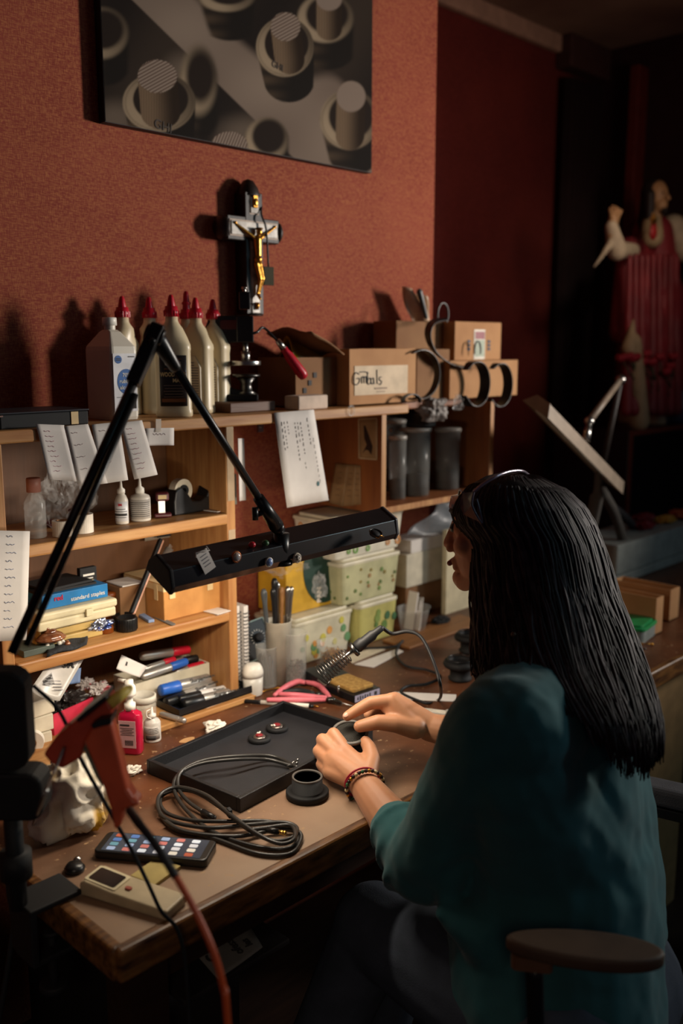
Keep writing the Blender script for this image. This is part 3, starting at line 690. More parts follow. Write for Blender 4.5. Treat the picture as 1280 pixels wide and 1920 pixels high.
b = MB().grid(lambda u, v: V((x0 + .004 + (x1 - x0) * u, -.185 + .03 * v, zt + .001 - .03 * v)), 6, 2); b.build('flap', CARD, t, solid=.0025)
t = tag(MB().grid(lambda u, v: V((x0 - .11 + .15 * u + .01 * v, -.12 + .06 * v + .006 * math.sin(9 * u), zt - .035 + (.05 - .042 * u) * (1 - (2 * v - 1) ** 2) + .012 + .004 * math.sin(17 * u + 5 * v))), 24, 10).build('padded_envelope', mat('yellow film', 'b8901f', .3, coat=.4), org=(x0 - .03, -.1, zt - .03), solid=.002), 'shiny yellow bag poking out of the open cardboard box', 'bag')
# darker open box left of it
xa = at(566, 700, y=-.19).x
t = thing('cardboard_box', 'dark brown carton with black print between the red handle and the labelled box', 'box', ((xa + x0) / 2, -.09, Z1 + .0005))
lid_less(xa + .018, x0 - .003, -.15, -.02, Z1 + .0005, hb * .86).build('carton', CARDD, t)
b = MB()
for k in range(3): b.box((xa + .045 + k * .016, -.1515, Z1 + hb * (.3 + .13 * k)), (.010, .001, .012))
b.build('print_marks', INK, t)
q = at(655, 762, y=-.222)
tag(MB(frame((q.x, -.2275, Z1 - .006), (1, 0, 0), zd=(0, 1, 0))).lathe([(.011, -.0015), (.011, .0015), (.0075, .0015), (.0075, -.0015)], 22, close=True, sy=1.2).build('plastic_ring', CLEAR, org=(q.x, -.2275, Z1 - .006)), 'small clear plastic ring stuck to the front edge of the top shelf', 'ring')

# boxes at the right end
def carton(px0, px1, Y0, Y1, z0, py_top, m_, label, py_ref=None):
    x0, x1 = at(px0, 700, y=Y0).x, at(px1, 700, y=Y0).x; h = at((px0 + px1) / 2, py_top, y=Y0).z - z0
    t = thing('carton', label, 'box', ((x0 + x1) / 2, (Y0 + Y1) / 2, z0 + .0005))
    MB().box(((x0 + x1) / 2, (Y0 + Y1) / 2, z0 + .0005 + h / 2), (x1 - x0, Y1 - Y0, h)).build('carton_body', m_, t, bevel=.0015)
    return t, x0, x1, h
t, a0, a1, h1_ = carton(843, 970, -.17, -.03, Z1, 676, CARD, 'long kraft cardboard carton at the right end of the top shelf, under another box')
t, c0_, c1_, h2_ = carton(851, 937, -.14, -.03, Z1 + h1_ + .0005, 604, CARD, 'small cardboard box with a red and white sticker at the shelf end')
zc = Z1 + h1_; xm = at(898, 650, y=-.14).x
MB().box((xm, -.1408, zc + h2_ * .42), (.05, .0008, h2_ * .78)).build('sticker', mat('sticker pale', 'cfc8b8', .5), t)
MB().box((xm + .001, -.1414, zc + h2_ * .66), (.043, .0006, h2_ * .2)).build('sticker_band', mat('sticker maroon', '7c2030', .5), t)
MB().box((xm + .001, -.1414, zc + h2_ * .32), (.043, .0006, h2_ * .44)).build('sticker_panel', mat('sticker sage', '8d9a86', .5), t)
b = MB()
for sx_ in (-.048, .044):
    for k in range(3): b.box((xm + sx_, -.1410, zc + h2_ * (.5 - .1 * k)), (.012, .001, .007))
b.build('print_marks', mat('blue stamp', '39475c', .7), t)
t, d0_, d1_, h3_ = carton(781, 842, -.15, -.02, Z1, 655, CARDD, 'dark carton behind the big black headband on the top shelf')
t, e0_, e1_, h4_ = carton(742, 845, -.10, -.02, Z1 + h3_ + .0005, 603, CARDD, 'dark brown box on top of the shelf stack with a clear bag on it')
# clear bag standing on the dark box
bx = at(783, 570, y=-.07); zb = Z1 + h3_ + h4_ + .001
hh = at(783, 538, y=-.07).z - zb
b = MB().grid(lambda u, v: V((bx.x - .05 + .085 * u + .035 * (1 - v) , -.07 + .014 * math.sin(u * 8 + v * 3) + .01 * v, zb + hh * v * (1 - .25 * u))), 14, 10)
t = tag(b.build('plastic_bag', mat('tan film', 'c9aa8c', .35, alpha=.8), org=(bx.x, -.07, zb), solid=.0012), 'clear tan plastic bag with a dark tool, standing on the topmost box', 'bag')
MB().caps((bx.x - .012, -.085, zb + hh * .85), (bx.x + .018, -.085, zb + .012), .008, .005).build('contents', mat('grey tool', '4c5052', .4), t)

# headphone headbands: leather strips bent in a C
LEA = mat('black leather', '151416', .4, bump=.2)
def band(pts, w_, label, th=.0028, wd=(0, 1, 0), org=None):
    pts = smooth_path(pts, 10); W_ = V(wd).normalized() * w_ / 2; b = MB(); vs = []; n = len(pts)
    for i, p in enumerate(pts):
        tdir = (pts[min(i + 1, n - 1)] - pts[max(i - 1, 0)]).normalized(); nn = tdir.cross(W_).normalized() * th / 2
        k = 1 - .45 * abs(2 * i / (n - 1) - 1) ** 3
        vs += [p + W_ * k + nn, p - W_ * k + nn, p - W_ * k - nn, p + W_ * k - nn]
    fs = [(i * 4 + j, i * 4 + (j + 1) % 4, i * 4 + 4 + (j + 1) % 4, i * 4 + 4 + j) for i in range(n - 1) for j in range(4)] + [(3, 2, 1, 0), (n * 4 - 4, n * 4 - 3, n * 4 - 2, n * 4 - 1)]
    b.add(vs, fs, 0, False)
    return tag(b.build('headband', LEA, org=pts[n // 2], bevel=.0008), label, 'headband', 'black headphone headbands')
def circ(px, py, Y, rx, rz, a0, a1, n=9, ydrift=0):
    c = at(px, py, y=Y); return [V((c.x + rx * math.cos(math.radians(a0 + (a1 - a0) * i / n)), c.y + ydrift * (i / n - .5), c.z + rz * math.sin(math.radians(a0 + (a1 - a0) * i / n)))) for i in range(n + 1)]
band(circ(888, 720, -.215, .05, .058, 140, -150), .030, 'thick black leather headband hanging before the long carton, left one of the pair', wd=(-.3, 1, 0))
band(circ(933, 722, -.215, .048, .058, 130, -140), .028, 'black leather headband hanging before the long carton, rightmost of all', wd=(-.3, 1, 0))
band(circ(788, 702, -.20, .066, .060, 120, -110), .018, 'big black headband curving round the right end of the handwritten box', wd=(-.2, 1, 0))
band([at(838, 598, y=-.16), at(810, 605, y=-.165), at(802, 630, y=-.17), at(815, 660, y=-.175), at(845, 682, y=-.18), at(880, 690, y=-.185)], .030, 'wide black headband curling down from the topmost dark box', wd=(.3, 1, .3))
band(circ(830, 590, -.14, .022, .03, 200, -40), .006, 'thin black loop standing up at the top of the box stack', wd=(0, 1, 0))
band(circ(895, 658, -.165, .014, .026, 200, -20), .005, 'slim black loop in front of the red and white sticker', wd=(0, 1, 0))
band(circ(770, 756, -.215, .034, .022, 170, 0), .014, 'black headband lying flat at the right corner of the top shelf', wd=(0, 1, 0))
crumple('plastic_bag', at(812, 775, y=-.20) + V((0, 0, -.02)), (.042, .025, .034), mat('grey film', '7d746e', .5, alpha=.85), 'crumpled grey plastic bag hanging below the headbands', 'bag', seed=4, amp=.6, freq=2.2, soft=True)
c = at(858, 760, y=-.235); crumple('plastic_bag', c + V((0, 0, -.012)), (.014, .01, .02), CLEARF, 'tiny scrap of clear film beside the crumpled grey bag', 'film', seed=9, amp=.8, n=14)

# paper sheets hanging from the shelf edge
def sheet(name, corners, m_, label, cat, group=None, th=.0005, nx=6, curl=.004, seed=0):
    """corners: TL, TR, BR, BL points"""
    TL, TR_, BR, BL = [V(c) for c in corners]; n_ = (TR_ - TL).cross(BL - TL).normalized()
    def fn(u, v):
        p = (TL * (1 - u) + TR_ * u) * (1 - v) + (BL * (1 - u) + BR * u) * v
        return p + n_ * curl * math.sin(u * 3.1 + seed) * v
    o = MB().grid(fn, nx, 8).build(name, m_, org=(TL + TR_ + BR + BL) / 4, solid=th)
    if label: tag(o, label, cat, group)
    def F(u, v):
        p = fn(u, v); return frame(p + (CAM - p).normalized() * .0012, TR_ - TL, yd=TL - BL)
    return o, F
def yq(cs, Y, dy=0): return [at(px, py, y=Y + (dy if i > 1 else 0)) for i, (px, py) in enumerate(cs)]
YP = YS - .0065
NOTES = [([(67, 795), (120, 797), (147, 903), (92, 899)], 'narrow white note with pink writing taped to the shelf edge, leftmost of the row', INKP, 9),
         ([(122, 799), (165, 795), (200, 906), (150, 912)], 'narrow white note, second from the left in the row below the top shelf', mat('faint ink', 'b9a9a8', .8), 4),
         ([(172, 796), (223, 791), (238, 900), (190, 908)], 'narrow white note, third in the row, behind the lamp arm', MATS['faint ink'], 3),
         ([(225, 793), (266, 788), (295, 890), (252, 899)], 'narrow white note with pink figures, rightmost long one in the row', INKP, 9)]
for i, (cs, lb_, ik, nl) in enumerate(NOTES):
    o, F = sheet('paper_note', yq(cs, YP - .0012 * (i % 2), -.006 - .003 * i), PAPER, lb_, 'note', 'notes taped below the top shelf', seed=i)
    for k in range(nl):
        M_ = F(.42 + .05 * math.sin(k * 3), .12 + .8 * k / max(nl, 1)); MB(M_).tube(smooth_path([(-.010 + .004 * j, .0012 * (-1) ** j * rnd(.3, 1), 0) for j in range(5 if k % 3 else 4)], 3), .0004, 4).build('writing', ik, o)
o, F = sheet('paper_note', yq([(272, 803), (326, 802), (326, 835), (272, 836)], YP - .0008), PAPER, 'small oblong white note taped below the glue bottles', 'note', 'notes taped below the top shelf')
MB(F(.5, .35)).tube(smooth_path([(-.014 + .004 * j, .0015 * (-1) ** j, 0) for j in range(8)], 3), .0004, 4).build('writing', MATS['faint ink'], o)
MB(F(.45, -.15)).box((0, 0, 0), (.012, .024, .0004)).build('adhesive_tape', mat('clear tape', 'd8cfc2', .2, alpha=.6), o)
# long invoice
o, F = sheet('invoice_sheet', yq([(513, 774), (588, 768), (616, 938), (538, 952)], YP, -.012), PAPER, 'long white printed sheet hanging from the top shelf in the middle', 'sheet of paper', curl=.003)
for c_, (u_, v0, v1, ww) in enumerate(((.16, .1, .42, .0016), (.22, .1, .36, .0012), (.30, .1, .22, .001), (.48, .12, .5, .0014), (.55, .12, .34, .0010), (.62, .12, .45, .0014), (.80, .08, .38, .0012), (.88, .3, .8, .0008), (.6, .55, .62, .001))):
    q = MB(); k = v0
    while k < v1:
        M_ = F(u_, k); s_ = rnd(.003, .009); q.at(M_).box((0, -s_ / 2, 0), (ww, s_, .0002)); k += (s_ + .0018) / .145
    q.build('printed_text', INK, o)
MB(F(.82, .80)).prism([(.004 * math.cos(a), .006 * math.sin(a)) for a in [2 * PI * i / 6 for i in range(6)]], -.0002, .0004).build('logo', mat('teal ink', '235a5e', .6), o)
# left foreground list
o, F = sheet('paper_list', yq([(-30, 994), (56, 996), (50, 1200), (-34, 1205)], -.25, -.02), PAPER, 'white handwritten list hanging at the far left below the middle shelf', 'sheet of paper')
for k in range(12):
    MB(F(.62, .05 + k * .075)).tube(smooth_path([(-.010 + .0035 * j, .0014 * (-1) ** j * rnd(.3, 1), 0) for j in range(4 + k % 3)], 3), .0005, 4).build('writing', mat('blue ink', '9aa0b4', .8), o)
# slip behind the pine post, picture card and business cards on the cabinet side
o, F = sheet('paper_slip', [at(446, 822, y=-.20), at(457, 822, y=-.18), at(461, 938, y=-.18), at(449, 940, y=-.20)], PAPER, 'narrow white slip stuck to the outer side of the pine post', 'slip of paper')
XP = 1.6392
def xq(cs): return [at(px, py, x=XP - .0006) for px, py in cs]
o, F = sheet('picture_card', xq([(671, 785), (707, 783), (707, 863), (672, 860)]), mat('tan card', '9c7c56', .6), 'small framed card with two dark praying hands on the cabinet side', 'card', curl=0)
q = MB(F(.5, .5)); w_ = .045; 
q.prism([(-.5 * w_ + .003, -.036), (-.2 * w_, -.028), (0, -.03), (.2 * w_, -.04), (.32 * w_, -.02), (.12 * w_, .004), (-.12 * w_, .03), (-.22 * w_, .03), (-.24 * w_, .0), (-.1 * w_, -.016)], 0, .0004, M_=TR(0, .002)).build('drawing', mat('sepia ink', '33211a', .7), o)
b = MB(); 
for (u0, v0, u1, v1) in ((0, 0, 1, .03), (0, .97, 1, 1), (0, 0, .05, 1), (.95, 0, 1, 1)):
    A, B_, C_, D_ = F(u0, v0).translation, F(u1, v0).translation, F(u1, v1).translation, F(u0, v1).translation; b.add([A, B_, C_, D_], [(0, 1, 2, 3)])
b.build('border', mat('card border', 'c0a884', .6), o, solid=.0004)
for i, (cs, lb_) in enumerate((([(628, 869), (653, 872), (642, 950), (615, 942)], 'tan printed receipt pinned low on the cabinet side, left of the other cards'), ([(650, 871), (668, 872), (662, 948), (641, 949)], 'tan business card fanned behind the receipt on the cabinet side'), ([(664, 872), (675, 873), (676, 946), (660, 947)], 'tan business card at the right of the fan on the cabinet side'))):
    o, F = sheet('business_card', [at(px, py, x=XP - .002 - .001 * (2 - i)) for px, py in cs], mat('tan card', '9c7c56', .6), lb_, 'card', curl=.001)
    for k in range(5): MB(F(.5, .2 + .14 * k)).box((0, 0, 0), (.014, .0012, .0003)).build('printed_text', mat('brown print', '6a4e3a', .8), o)

# ---------------------------------------------------------------- middle shelf (upper compartment)
def onY(px, py, Y, Z): p = at(px, py, y=Y); return V((p.x, Y, Z + .0005))
def bottle(name, base, prof_body, prof_cap, mb, mc, label, cat='bottle', lab=None, n=26, sx=1, sy=1, rz=0, group=None, capname='cap'):
    t = thing(name, label, cat, base, rz, group)
    MB().lathe(prof_body, n, sx=sx, sy=sy).build('body', mb, t, wc=False)
    if prof_cap: MB().lathe(prof_cap, n).build(capname, mc, t, wc=False)
    if lab:
        r, z0, z1, arc, ml, a0 = lab[:6]; sx_, sy_ = (sx, sy)
        def fn(u, v):
            a = a0 + (u - .5) * arc; return V((r * sx_ * math.cos(a), r * sy_ * math.sin(a), z0 + (z1 - z0) * v))
        lo_ = MB().grid(fn, 20, 1).build('label', ml, t, wc=False, solid=.0003)
        q = MB()
        for i, (v, w__, h__) in enumerate(lab[6] if len(lab) > 6 else []):
            q.grid(lambda u, vv: (lambda a: V(((r + .0006) * sx_ * math.cos(a), (r + .0006) * sy_ * math.sin(a), z0 + (z1 - z0) * (v + (vv - .5) * h__))))(a0 + (u - .5) * arc * w__), 6, 1)
        if q.v: q.build('label_print', INK, lo_, wc=False, solid=.0002)
    return t
CA = math.radians(44.5 + 180)   # heading from the bench towards the viewer
Z2S = Z2
bottle('sanitizer_bottle', onY(68, 1000, -.17, Z2), [(.017, 0), (.0185, .003), (.0185, .062), (.012, .075), (.009, .078), (.009, .083)], [(.0125, .082), (.0125, .105), (.0115, .107), (0, .107)], CLEAR, mat('pink cap', 'b98377', .4), 'clear bottle with a pink cap, leftmost on the upper shelf of the pine unit')
crumple('plastic_bag', onY(118, 990, -.09, Z2), (.06, .04, .05), CLEARF, 'clear crinkled bag of red things behind the tape rolls', 'bag', seed=3, amp=.5)
for i, (px, r, lb_) in enumerate(((100, .012, 'small dark red bundle inside the clear bag, left'), (148, .017, 'dark red bundle inside the clear bag, right'))):
    crumple('red_bundle', onY(px, 990, -.10, Z2 + .012 * i), r, mat('dark red cloth', '6a1a22', .8), lb_, 'bundle', seed=i + 20)
def tape_roll(c, R_, r_, w_, F, label, m_=None, core=CARD):
    t = thing('tape_roll', label, 'tape', c)
    MB(F).lathe([(R_, -w_ / 2), (R_, w_ / 2), (r_, w_ / 2), (r_, -w_ / 2)], 30, close=True, smooth=False).build('tape', m_ or mat('tape white', 'd3c9ba', .5), t)
    MB(F).lathe([(r_ - .0003, -w_ / 2 - .0004), (r_ - .0003, w_ / 2 + .0004), (r_ - .002, w_ / 2 + .0004), (r_ - .002, -w_ / 2 - .0004)], 30, close=True, smooth=False).build('core', core, t)
c = onY(154, 980, -.185, Z2); tape_roll(c, .020, .013, .034, TR(c.x, c.y, Z2 + .0175), 'white tape roll standing on its side on the upper shelf, nearest the edge')
c = onY(117, 985, -.19, Z2); tape_roll(c, .018, .011, .028, TR(c.x, c.y, Z2 + .0145), 'smaller white tape roll left of the other one on the upper shelf')
F3 = 0
t = bottle('cleaner_bottle', onY(229, 975, -.165, Z2), [(.012, 0), (.0125, .002), (.0125, .045), (.009, .054), (.0065, .057), (.0065, .060)], [(.0075, .059), (.0075, .066), (.003, .07), (.002, .082), (0, .082)], mat('bottle white', 'c8c0b4', .4), WHT, 'slim white dropper bottle with a black and orange label on the upper shelf', lab=(.0128, .006, .044, 2.6, mat('label white', 'dcdcdf', .4), CA, [(.5, .8, .03), (.34, .8, .12), (.2, .7, .03), (.62, .6, .03)]))
MB(frame((0, 0, 0), (1, 0, 0), (0, 1, 0))).at(frame(V((.0133 * math.cos(CA), .0133 * math.sin(CA), .038)), (math.sin(AZ), -math.cos(AZ), 0), yd=(0, 0, 1))).text('3M', .006, Matrix(), bold=.0003).build('brand_mark', REDP, t, wc=False)
bottle('dropper_bottle', onY(264, 972, -.160, Z2), [(.019, 0), (.0195, .003), (.0195, .044), (.017, .049), (.008, .053), (.008, .055)], [(.0085, .054), (.0085, .063), (.0035, .067), (.002, .083), (0, .083)], mat('bottle white', 'c8c0b4', .4), WHT, 'wide white dropper bottle covered in fine print on the upper shelf', lab=(.0198, .005, .043, 2.8, mat('label grey paper', 'b5aea6', .5), CA, [(.15 + .1 * i, .85, .035) for i in range(8)]))
# stapler standing up
c = onY(305, 970, -.165, Z2); t = thing('stapler', 'maroon mini stapler standing open on the upper shelf', 'stapler', c, -.5)
MR = mat('maroon plastic', '4e1a20', .35)
MB().box((0, 0, .005), (.034, .02, .009)).build('base', MR, t, wc=False, bevel=.003)
MB().box((-.002, 0, .022), (.014, .012, .026)).build('magazine', STEEL, t, wc=False, bevel=.001)
MB().box((0, 0, .042), (.026, .018, .018)).build('top_cover', MR, t, wc=False, bevel=.004)
MB().box((-.0005, -.0095, .042), (.016, .0012, .008)).build('label', TAPE, t, wc=False)
# tape dispenser
c = onY(352, 960, -.150, Z2); t = thing('tape_dispenser', 'black tape dispenser with a white roll on the upper shelf', 'tape dispenser', c, .12)
K = Matrix(((1, 0, 0, 0), (0, 0, -1, 0), (0, 1, 0, 0), (0, 0, 0, 1)))
MB(K).prism([(-.05, 0), (.055, 0), (.060, .048), (.050, .052), (.040, .030), (.022, .022), (.0, .024), (-.012, .04), (-.03, .056), (-.045, .05), (-.05, .03)], -.017, .017).build('body', BLK, t, wc=False, bevel=.003)
MB(K @ TR(-.018, .047, 0)).lathe([(.024, -.009), (.024, .009), (.0125, .009), (.0125, -.009)], 28, close=True, smooth=False).build('tape_reel', mat('tape cream', 'c9bda9', .5), t, wc=False)
MB(K @ TR(-.018, .047, 0)).lathe([(.0122, -.011), (.0122, .011), (.006, .011), (.006, -.011)], 20, close=True, smooth=False).build('hub', BLKM, t, wc=False)
MB().box((.057, 0, .052), (.004, .022, .004)).build('cutter', STEEL, t, wc=False)
for i, (px, c_, h) in enumerate(((393, 'a7a59a', .066), (399, 'cfcabb', .068), (406, '6f8f7c', .067), (411, 'd4cfc3', .068), (417, 'bcb6a8', .066), (423, '8b8f86', .066))):
    c = onY(px, 950, -.115, Z2)
    tag(MB().box((c.x, c.y, Z2 + .0006 + h / 2), (.0065, .07, h)).build('booklet', mat('booklet ' + c_, c_, .7), org=c, bevel=.0005), 'thin upright booklet on the upper shelf, ' + ['leftmost of six', 'second from the left of six', 'greenish, third of six', 'white, fourth of six', 'fifth of six, cream', 'rightmost of six, against the post'][i], 'booklet', 'booklets by the pine post')
c = onY(405, 960, -.17, Z2); tag(MB(TR(c.x, c.y, Z2 + .001, rz=.2)).box((0, 0, .0006), (.05, .05, .0012)).build('paper_scrap', PAPER, org=c), 'white paper scrap lying under the booklets', 'scrap of paper')
# photo pinned inside middle compartment
tag(sheet('leaflet', [V((1.10, -.02, 1.128)), V((1.165, -.02, 1.128)), V((1.165, -.03, 1.08)), V((1.10, -.03, 1.08))], mat('grey leaflet', '8c8274', .7), None, None)[0], 'grey leaflet with a black square leaning at the back of the middle compartment', 'leaflet')
tag(slab('black_card', 1.125, 1.160, -.04, -.038, 1.085, 1.112, BLKM), 'small black card leaning on the grey leaflet', 'card')

# ---------------------------------------------------------------- lower shelf (middle compartment)
c = onY(132, 1130, -.12, Z3)
t = thing('tool_case', 'cream plastic case with rounded lid on the middle shelf', 'case', V((.845, -.12, Z3 + .034)))
MB().box((.845, -.125, Z3 + .045), (.16, .13, .018)).build('case_body', CREAM, t, bevel=.004, seg=3)
MB().box((.845, -.125, Z3 + .062), (.165, .135, .016)).build('lid', CREAM, t, bevel=.005, seg=3)
MB().box((.865, -.194, Z3 + .055), (.014, .006, .014)).build('latch', CREAM, t, bevel=.001)
for i in range(2):
    tag(slab('yellow_tray', .765 + .01 * i, .90, -.18 + .006 * i, -.07, Z3 + .0005 + .0165 * i, Z3 + .016 + .0165 * i, mat('straw yellow', 'b79a5c', .5), .002), ['straw coloured box at the bottom under the cream case', 'straw coloured box directly under the cream case'][i], 'box', 'straw boxes under the cream case')
t = thing('blue_box', 'flat blue box with white lettering on top of the cream case', 'box', V((.85, -.12, Z3 + .071)))
MB().box((.85, -.13, Z3 + .084), (.135, .09, .026)).build('carton_body', mat('blue card', '1f6fa8', .4), t, bevel=.001)
q = MB(frame((.87, -.1756, Z3 + .081), (1, 0, 0), yd=(0, 0, 1))); q.text('standard staples', .011, TR(.005, 0)); q.build('lettering', WHT, t)
q = MB(frame((.815, -.1756, Z3 + .088), (1, 0, 0), yd=(0, 0, 1))).text('red', .013, Matrix(), bold=.0003).build('lettering', REDP, t)
for i in range(2): tag(MB(TR(.84, -.125, Z3 + .0975 + .005 * i, rz=.1 * i)).box((0, 0, .0022), (.12 - .02 * i, .08, .0043)).build('black_folder', BLKM, org=(.84, -.125, Z3 + .0975 + .005 * i)), ['thin black folder lying directly on the blue box', 'small black folder lying topmost above the blue box'][i], 'folder', 'black folders on the blue box')
t = thing('card_pack', 'small black pack with white print and yellow tubes, right of the blue box', 'pack', onY(163, 1080, -.12, Z3 + .071))
c = t.location.copy(); MB().box((c.x, c.y, c.z + .025), (.036, .012, .05)).build('backing_card', BLKM, t, bevel=.001)
q = MB(frame((c.x, c.y - .0066, c.z + .036), (1, 0, 0), yd=(0, 0, 1))); q.box((0, 0, 0), (.024, .004, .0006)).box((0, -.007, 0), (.018, .002, .0006)); q.build('lettering', WHT, t)
for s in (-.006, .006): MB().cyl((c.x + s, c.y - .009, c.z + .008), (c.x + s, c.y - .009, c.z + .026), .003).build('tube', mat('yellow tube', 'b9a36a', .4), t)
AMB = mat('amber plastic', 'a04f14', .2, trans=.5, alpha=.85)
bottle('pill_bottle', onY(204, 1125, -.10, Z3), [(.016, 0), (.0165, .002), (.0165, .045), (.013, .049)], [(.017, .047), (.017, .058), (0, .058)], AMB, mat('amber cap', '7a3a10', .4), 'orange amber plastic bottle at the back of the middle shelf')
bottle('amber_jar', onY(197, 1145, -.17, Z3), [(.014, 0), (.0145, .002), (.0145, .012), (.012, .014), (0, .014)], None, AMB, None, 'low orange amber disc in front of the amber bottle', cat='jar')
def ridged_cap(c, R_, h, label, name='bottle_cap', n=28, hollow=True):
    b = MB(); prof = [(R_ * .96, 0), (R_, .002), (R_, h - .002), (R_ * .95, h)] + ([(R_ * .82, h), (R_ * .82, .003), (0, .003)] if hollow else [(0, h)])
    b.lathe(prof, n)
    for i in range(n): a = 2 * PI * i / n; b.box((R_ * math.cos(a), R_ * math.sin(a), h / 2), (.0016, .0016, h * .8), rot=Matrix.Rotation(a, 3, 'Z'))
    return tag(b.build(name, BLK, org=c, wc=True) if False else MB_local(b, name, BLK, c), label, 'cap')
def MB_local(b, name, m_, loc, rot=(0, 0, 0), **k):
    o = b.build(name, m_, **k); o.location = loc; o.rotation_euler = rot; return o
ridged_cap(onY(237, 1165, -.185, Z3), .0205, .026, 'black ridged screw cap near the edge of the middle shelf')
ridged_cap(onY(232, 1135, -.145, Z3), .022, .018, 'low black jar lid behind the ridged screw cap')
# nail file / strap leaning from the jar up to the lamp head
A_, B_ = at(222, 1130, y=-.16), at(322, 1030, y=-.12)
d_ = (B_ - A_); F = frame(A_ + d_ / 2, d_, zd=(-.75, .2, .6))
t = thing('paddle_file', 'long black paddle with a tan edge leaning against the taped box', 'file', A_)
MB(F).prism(rrect(d_.length, .011, .0045), -.003, .003).build('paddle', BLKM, t, bevel=.0008)
MB(F @ TR(0, 0, -.005)).prism(rrect(d_.length, .011, .0045), -.0015, .0015).build('tan_edge', mat('tan edge', 'b98a74', .6), t)
t = thing('glue_tube', 'silver tube with black print leaning behind the long black paddle', 'tube', at(295, 1090, y=-.10))
A_, B_ = at(285, 1095, y=-.09), at(318, 1028, y=-.09)
MB().cyl(A_, B_, .008, .009).build('body', SILVER, t)
MB(frame((A_ + B_) / 2 + V((-.005, -.0082, 0)), B_ - A_, zd=-FWD)).text('3', .014, TR(.012, 0)).build('print_mark', INK, t)
d_ = (B_ - A_).normalized(); MB(frame(B_, d_.orthogonal(), zd=d_)).box((0, 0, .003), (.02, .003, .008)).build('crimp', SILVER, t)
# taped cardboard box
xa, xb_ = at(306, 1100, y=-.19).x, at(413, 1100, y=-.19).x
t = thing('taped_box', 'small cardboard box sealed with cream masking tape on the middle shelf', 'box', ((xa + xb_) / 2, -.11, Z3 + .0005))
hB = at(330, 1092, y=-.19).z - Z3; yb = -.05
MB().box(((xa + xb_) / 2, (-.19 + yb) / 2, Z3 + hB / 2), (xb_ - xa, -.19 - yb, hB)).build('carton_body', mat('light cardboard', 'b0793f', .8, c2='c0884a'), t, bevel=.0015)
b = MB().box(((xa + xb_) / 2, -.1906, Z3 + hB - .008), (xb_ - xa + .001, .001, .013)).box(((xa + xb_) / 2, (-.19 + yb) / 2, Z3 + hB + .0005), (xb_ - xa, .141, .001)).box((xa - .0006, (-.19 + yb) / 2, Z3 + hB - .008), (.001, .14, .013))
b.build('masking_tape', TAPE, t)
for px in (322, 393): x = at(px, 1100, y=-.19).x; MB().box((x, -.1912, Z3 + hB - .016), (.014, .001, .030)).build('tape_strip', TAPE, t)
MB().box((xa - .0012, -.165, Z3 + hB - .018), (.001, .012, .034)).build('tape_strip', TAPE, t)
t = tag(MB(frame((xa - .03, -.10, Z3 + hB - .004), (1, 0, 0), (0, 1, 0))).box((0, 0, 0), (.05, .06, .002)).build('cream_card', PAPER, org=(xa - .03, -.10, Z3 + .04)), 'cream card lying behind the taped box', 'card')
tag(slab('cardboard_sleeve', xa - .062, xa - .003, -.13, -.06, Z3 + .0005, Z3 + hB - .006, CARDD, .001), 'old brown cardboard sleeve left of the taped box', 'box')
for i in range(3):
    c = V((1.160 - .0035 * i, -.14, Z3 + .0022)); tag(MB().box((c.x, c.y, c.z + .032 + .002 * i), (.0014, .085, .062 + .004 * i)).build('upright_card', PAPER, org=c), ['white card standing against the post, nearest the post', 'white card standing second from the post', 'white card standing third from the post'][i], 'card', 'white cards by the post')
tag(MB(TR(1.15, -.205, Z3 + .001, rz=.1)).box((0, 0, .0006), (.038, .05, .0012)).build('white_card', PAPER, org=(1.15, -.205, Z3)), 'white card lying at the shelf edge beside the post', 'card')
# emery board, eraser, matchbox, foil, felt, shell etc.
def lie(px0, py0, px1, py1, Z, w_, h_, name, m_, label, cat, bev=.001, r=None, par=None):
    A_, B_ = at(px0, py0, z=Z), at(px1, py1, z=Z); d_ = B_ - A_; c = (A_ + B_) / 2; c.z = Z + .0006
    F = frame(c + V((0, 0, h_ / 2)), d_, zd=(0, 0, 1)); b = MB(F)
    b.prism(rrect(d_.length, w_, r or min(w_, h_) * .3), -h_ / 2, h_ / 2)
    o = b.build(name, m_, par, org=None if par else c, bevel=bev)
    if not par: tag(o, label, cat)
    return o
lie(262, 1143, 326, 1173, Z3, .012, .0015, 'emery_board', mat('emery grey', '6d6a66', .8), 'grey emery board pointing over the edge of the middle shelf', 'nail file', .0003, .0055)
lie(255, 1150, 284, 1168, Z3, .013, .006, 'blue_eraser', mat('pale blue', '7e93b8', .6), 'pale blue eraser bar beside the emery board', 'eraser')
lie(180, 1183, 214, 1176, Z3, .022, .010, 'match_box', mat('pale card', 'cfc2ac', .6), 'small white box with a red edge near the ridged cap', 'box')
c = onY(187, 1168, -.175, Z3 + .0105); crumple('foil_wrapper', c, (.022, .014, .010), mat('crumpled foil', 'b9bcc6', .25, .9, c2='4b62a8', scale=60, lo=.5, hi=.6), 'crumpled silver and blue foil wrapper on the small white box', 'wrapper', seed=12, amp=.6)
P4 = [at(88, 1190, z=Z3 + .001), at(168, 1178, z=Z3 + .001), at(162, 1212, z=Z3 + .001), at(88, 1232, z=Z3 + .001)]
b = MB().grid(lambda u, v: (P4[0] * (1 - u) + P4[1] * u) * (1 - v) + (P4[3] * (1 - u) + P4[2] * u) * v + V((0, 0, .0035 + .002 * math.sin(u * 9 + v * 5))), 12, 8)
tag(b.build('felt_cloth', mat('dark grey felt', '2b2d31', .95, bump=.8, var=.4, scale=200), org=P4[0], solid=.005), 'dark grey felt pad at the left front of the middle shelf', 'cloth')
c = at(96, 1205, z=Z3 + .012); t = thing('polished_shell', 'polished brown shell shaped stone on the grey felt pad', 'stone', c)
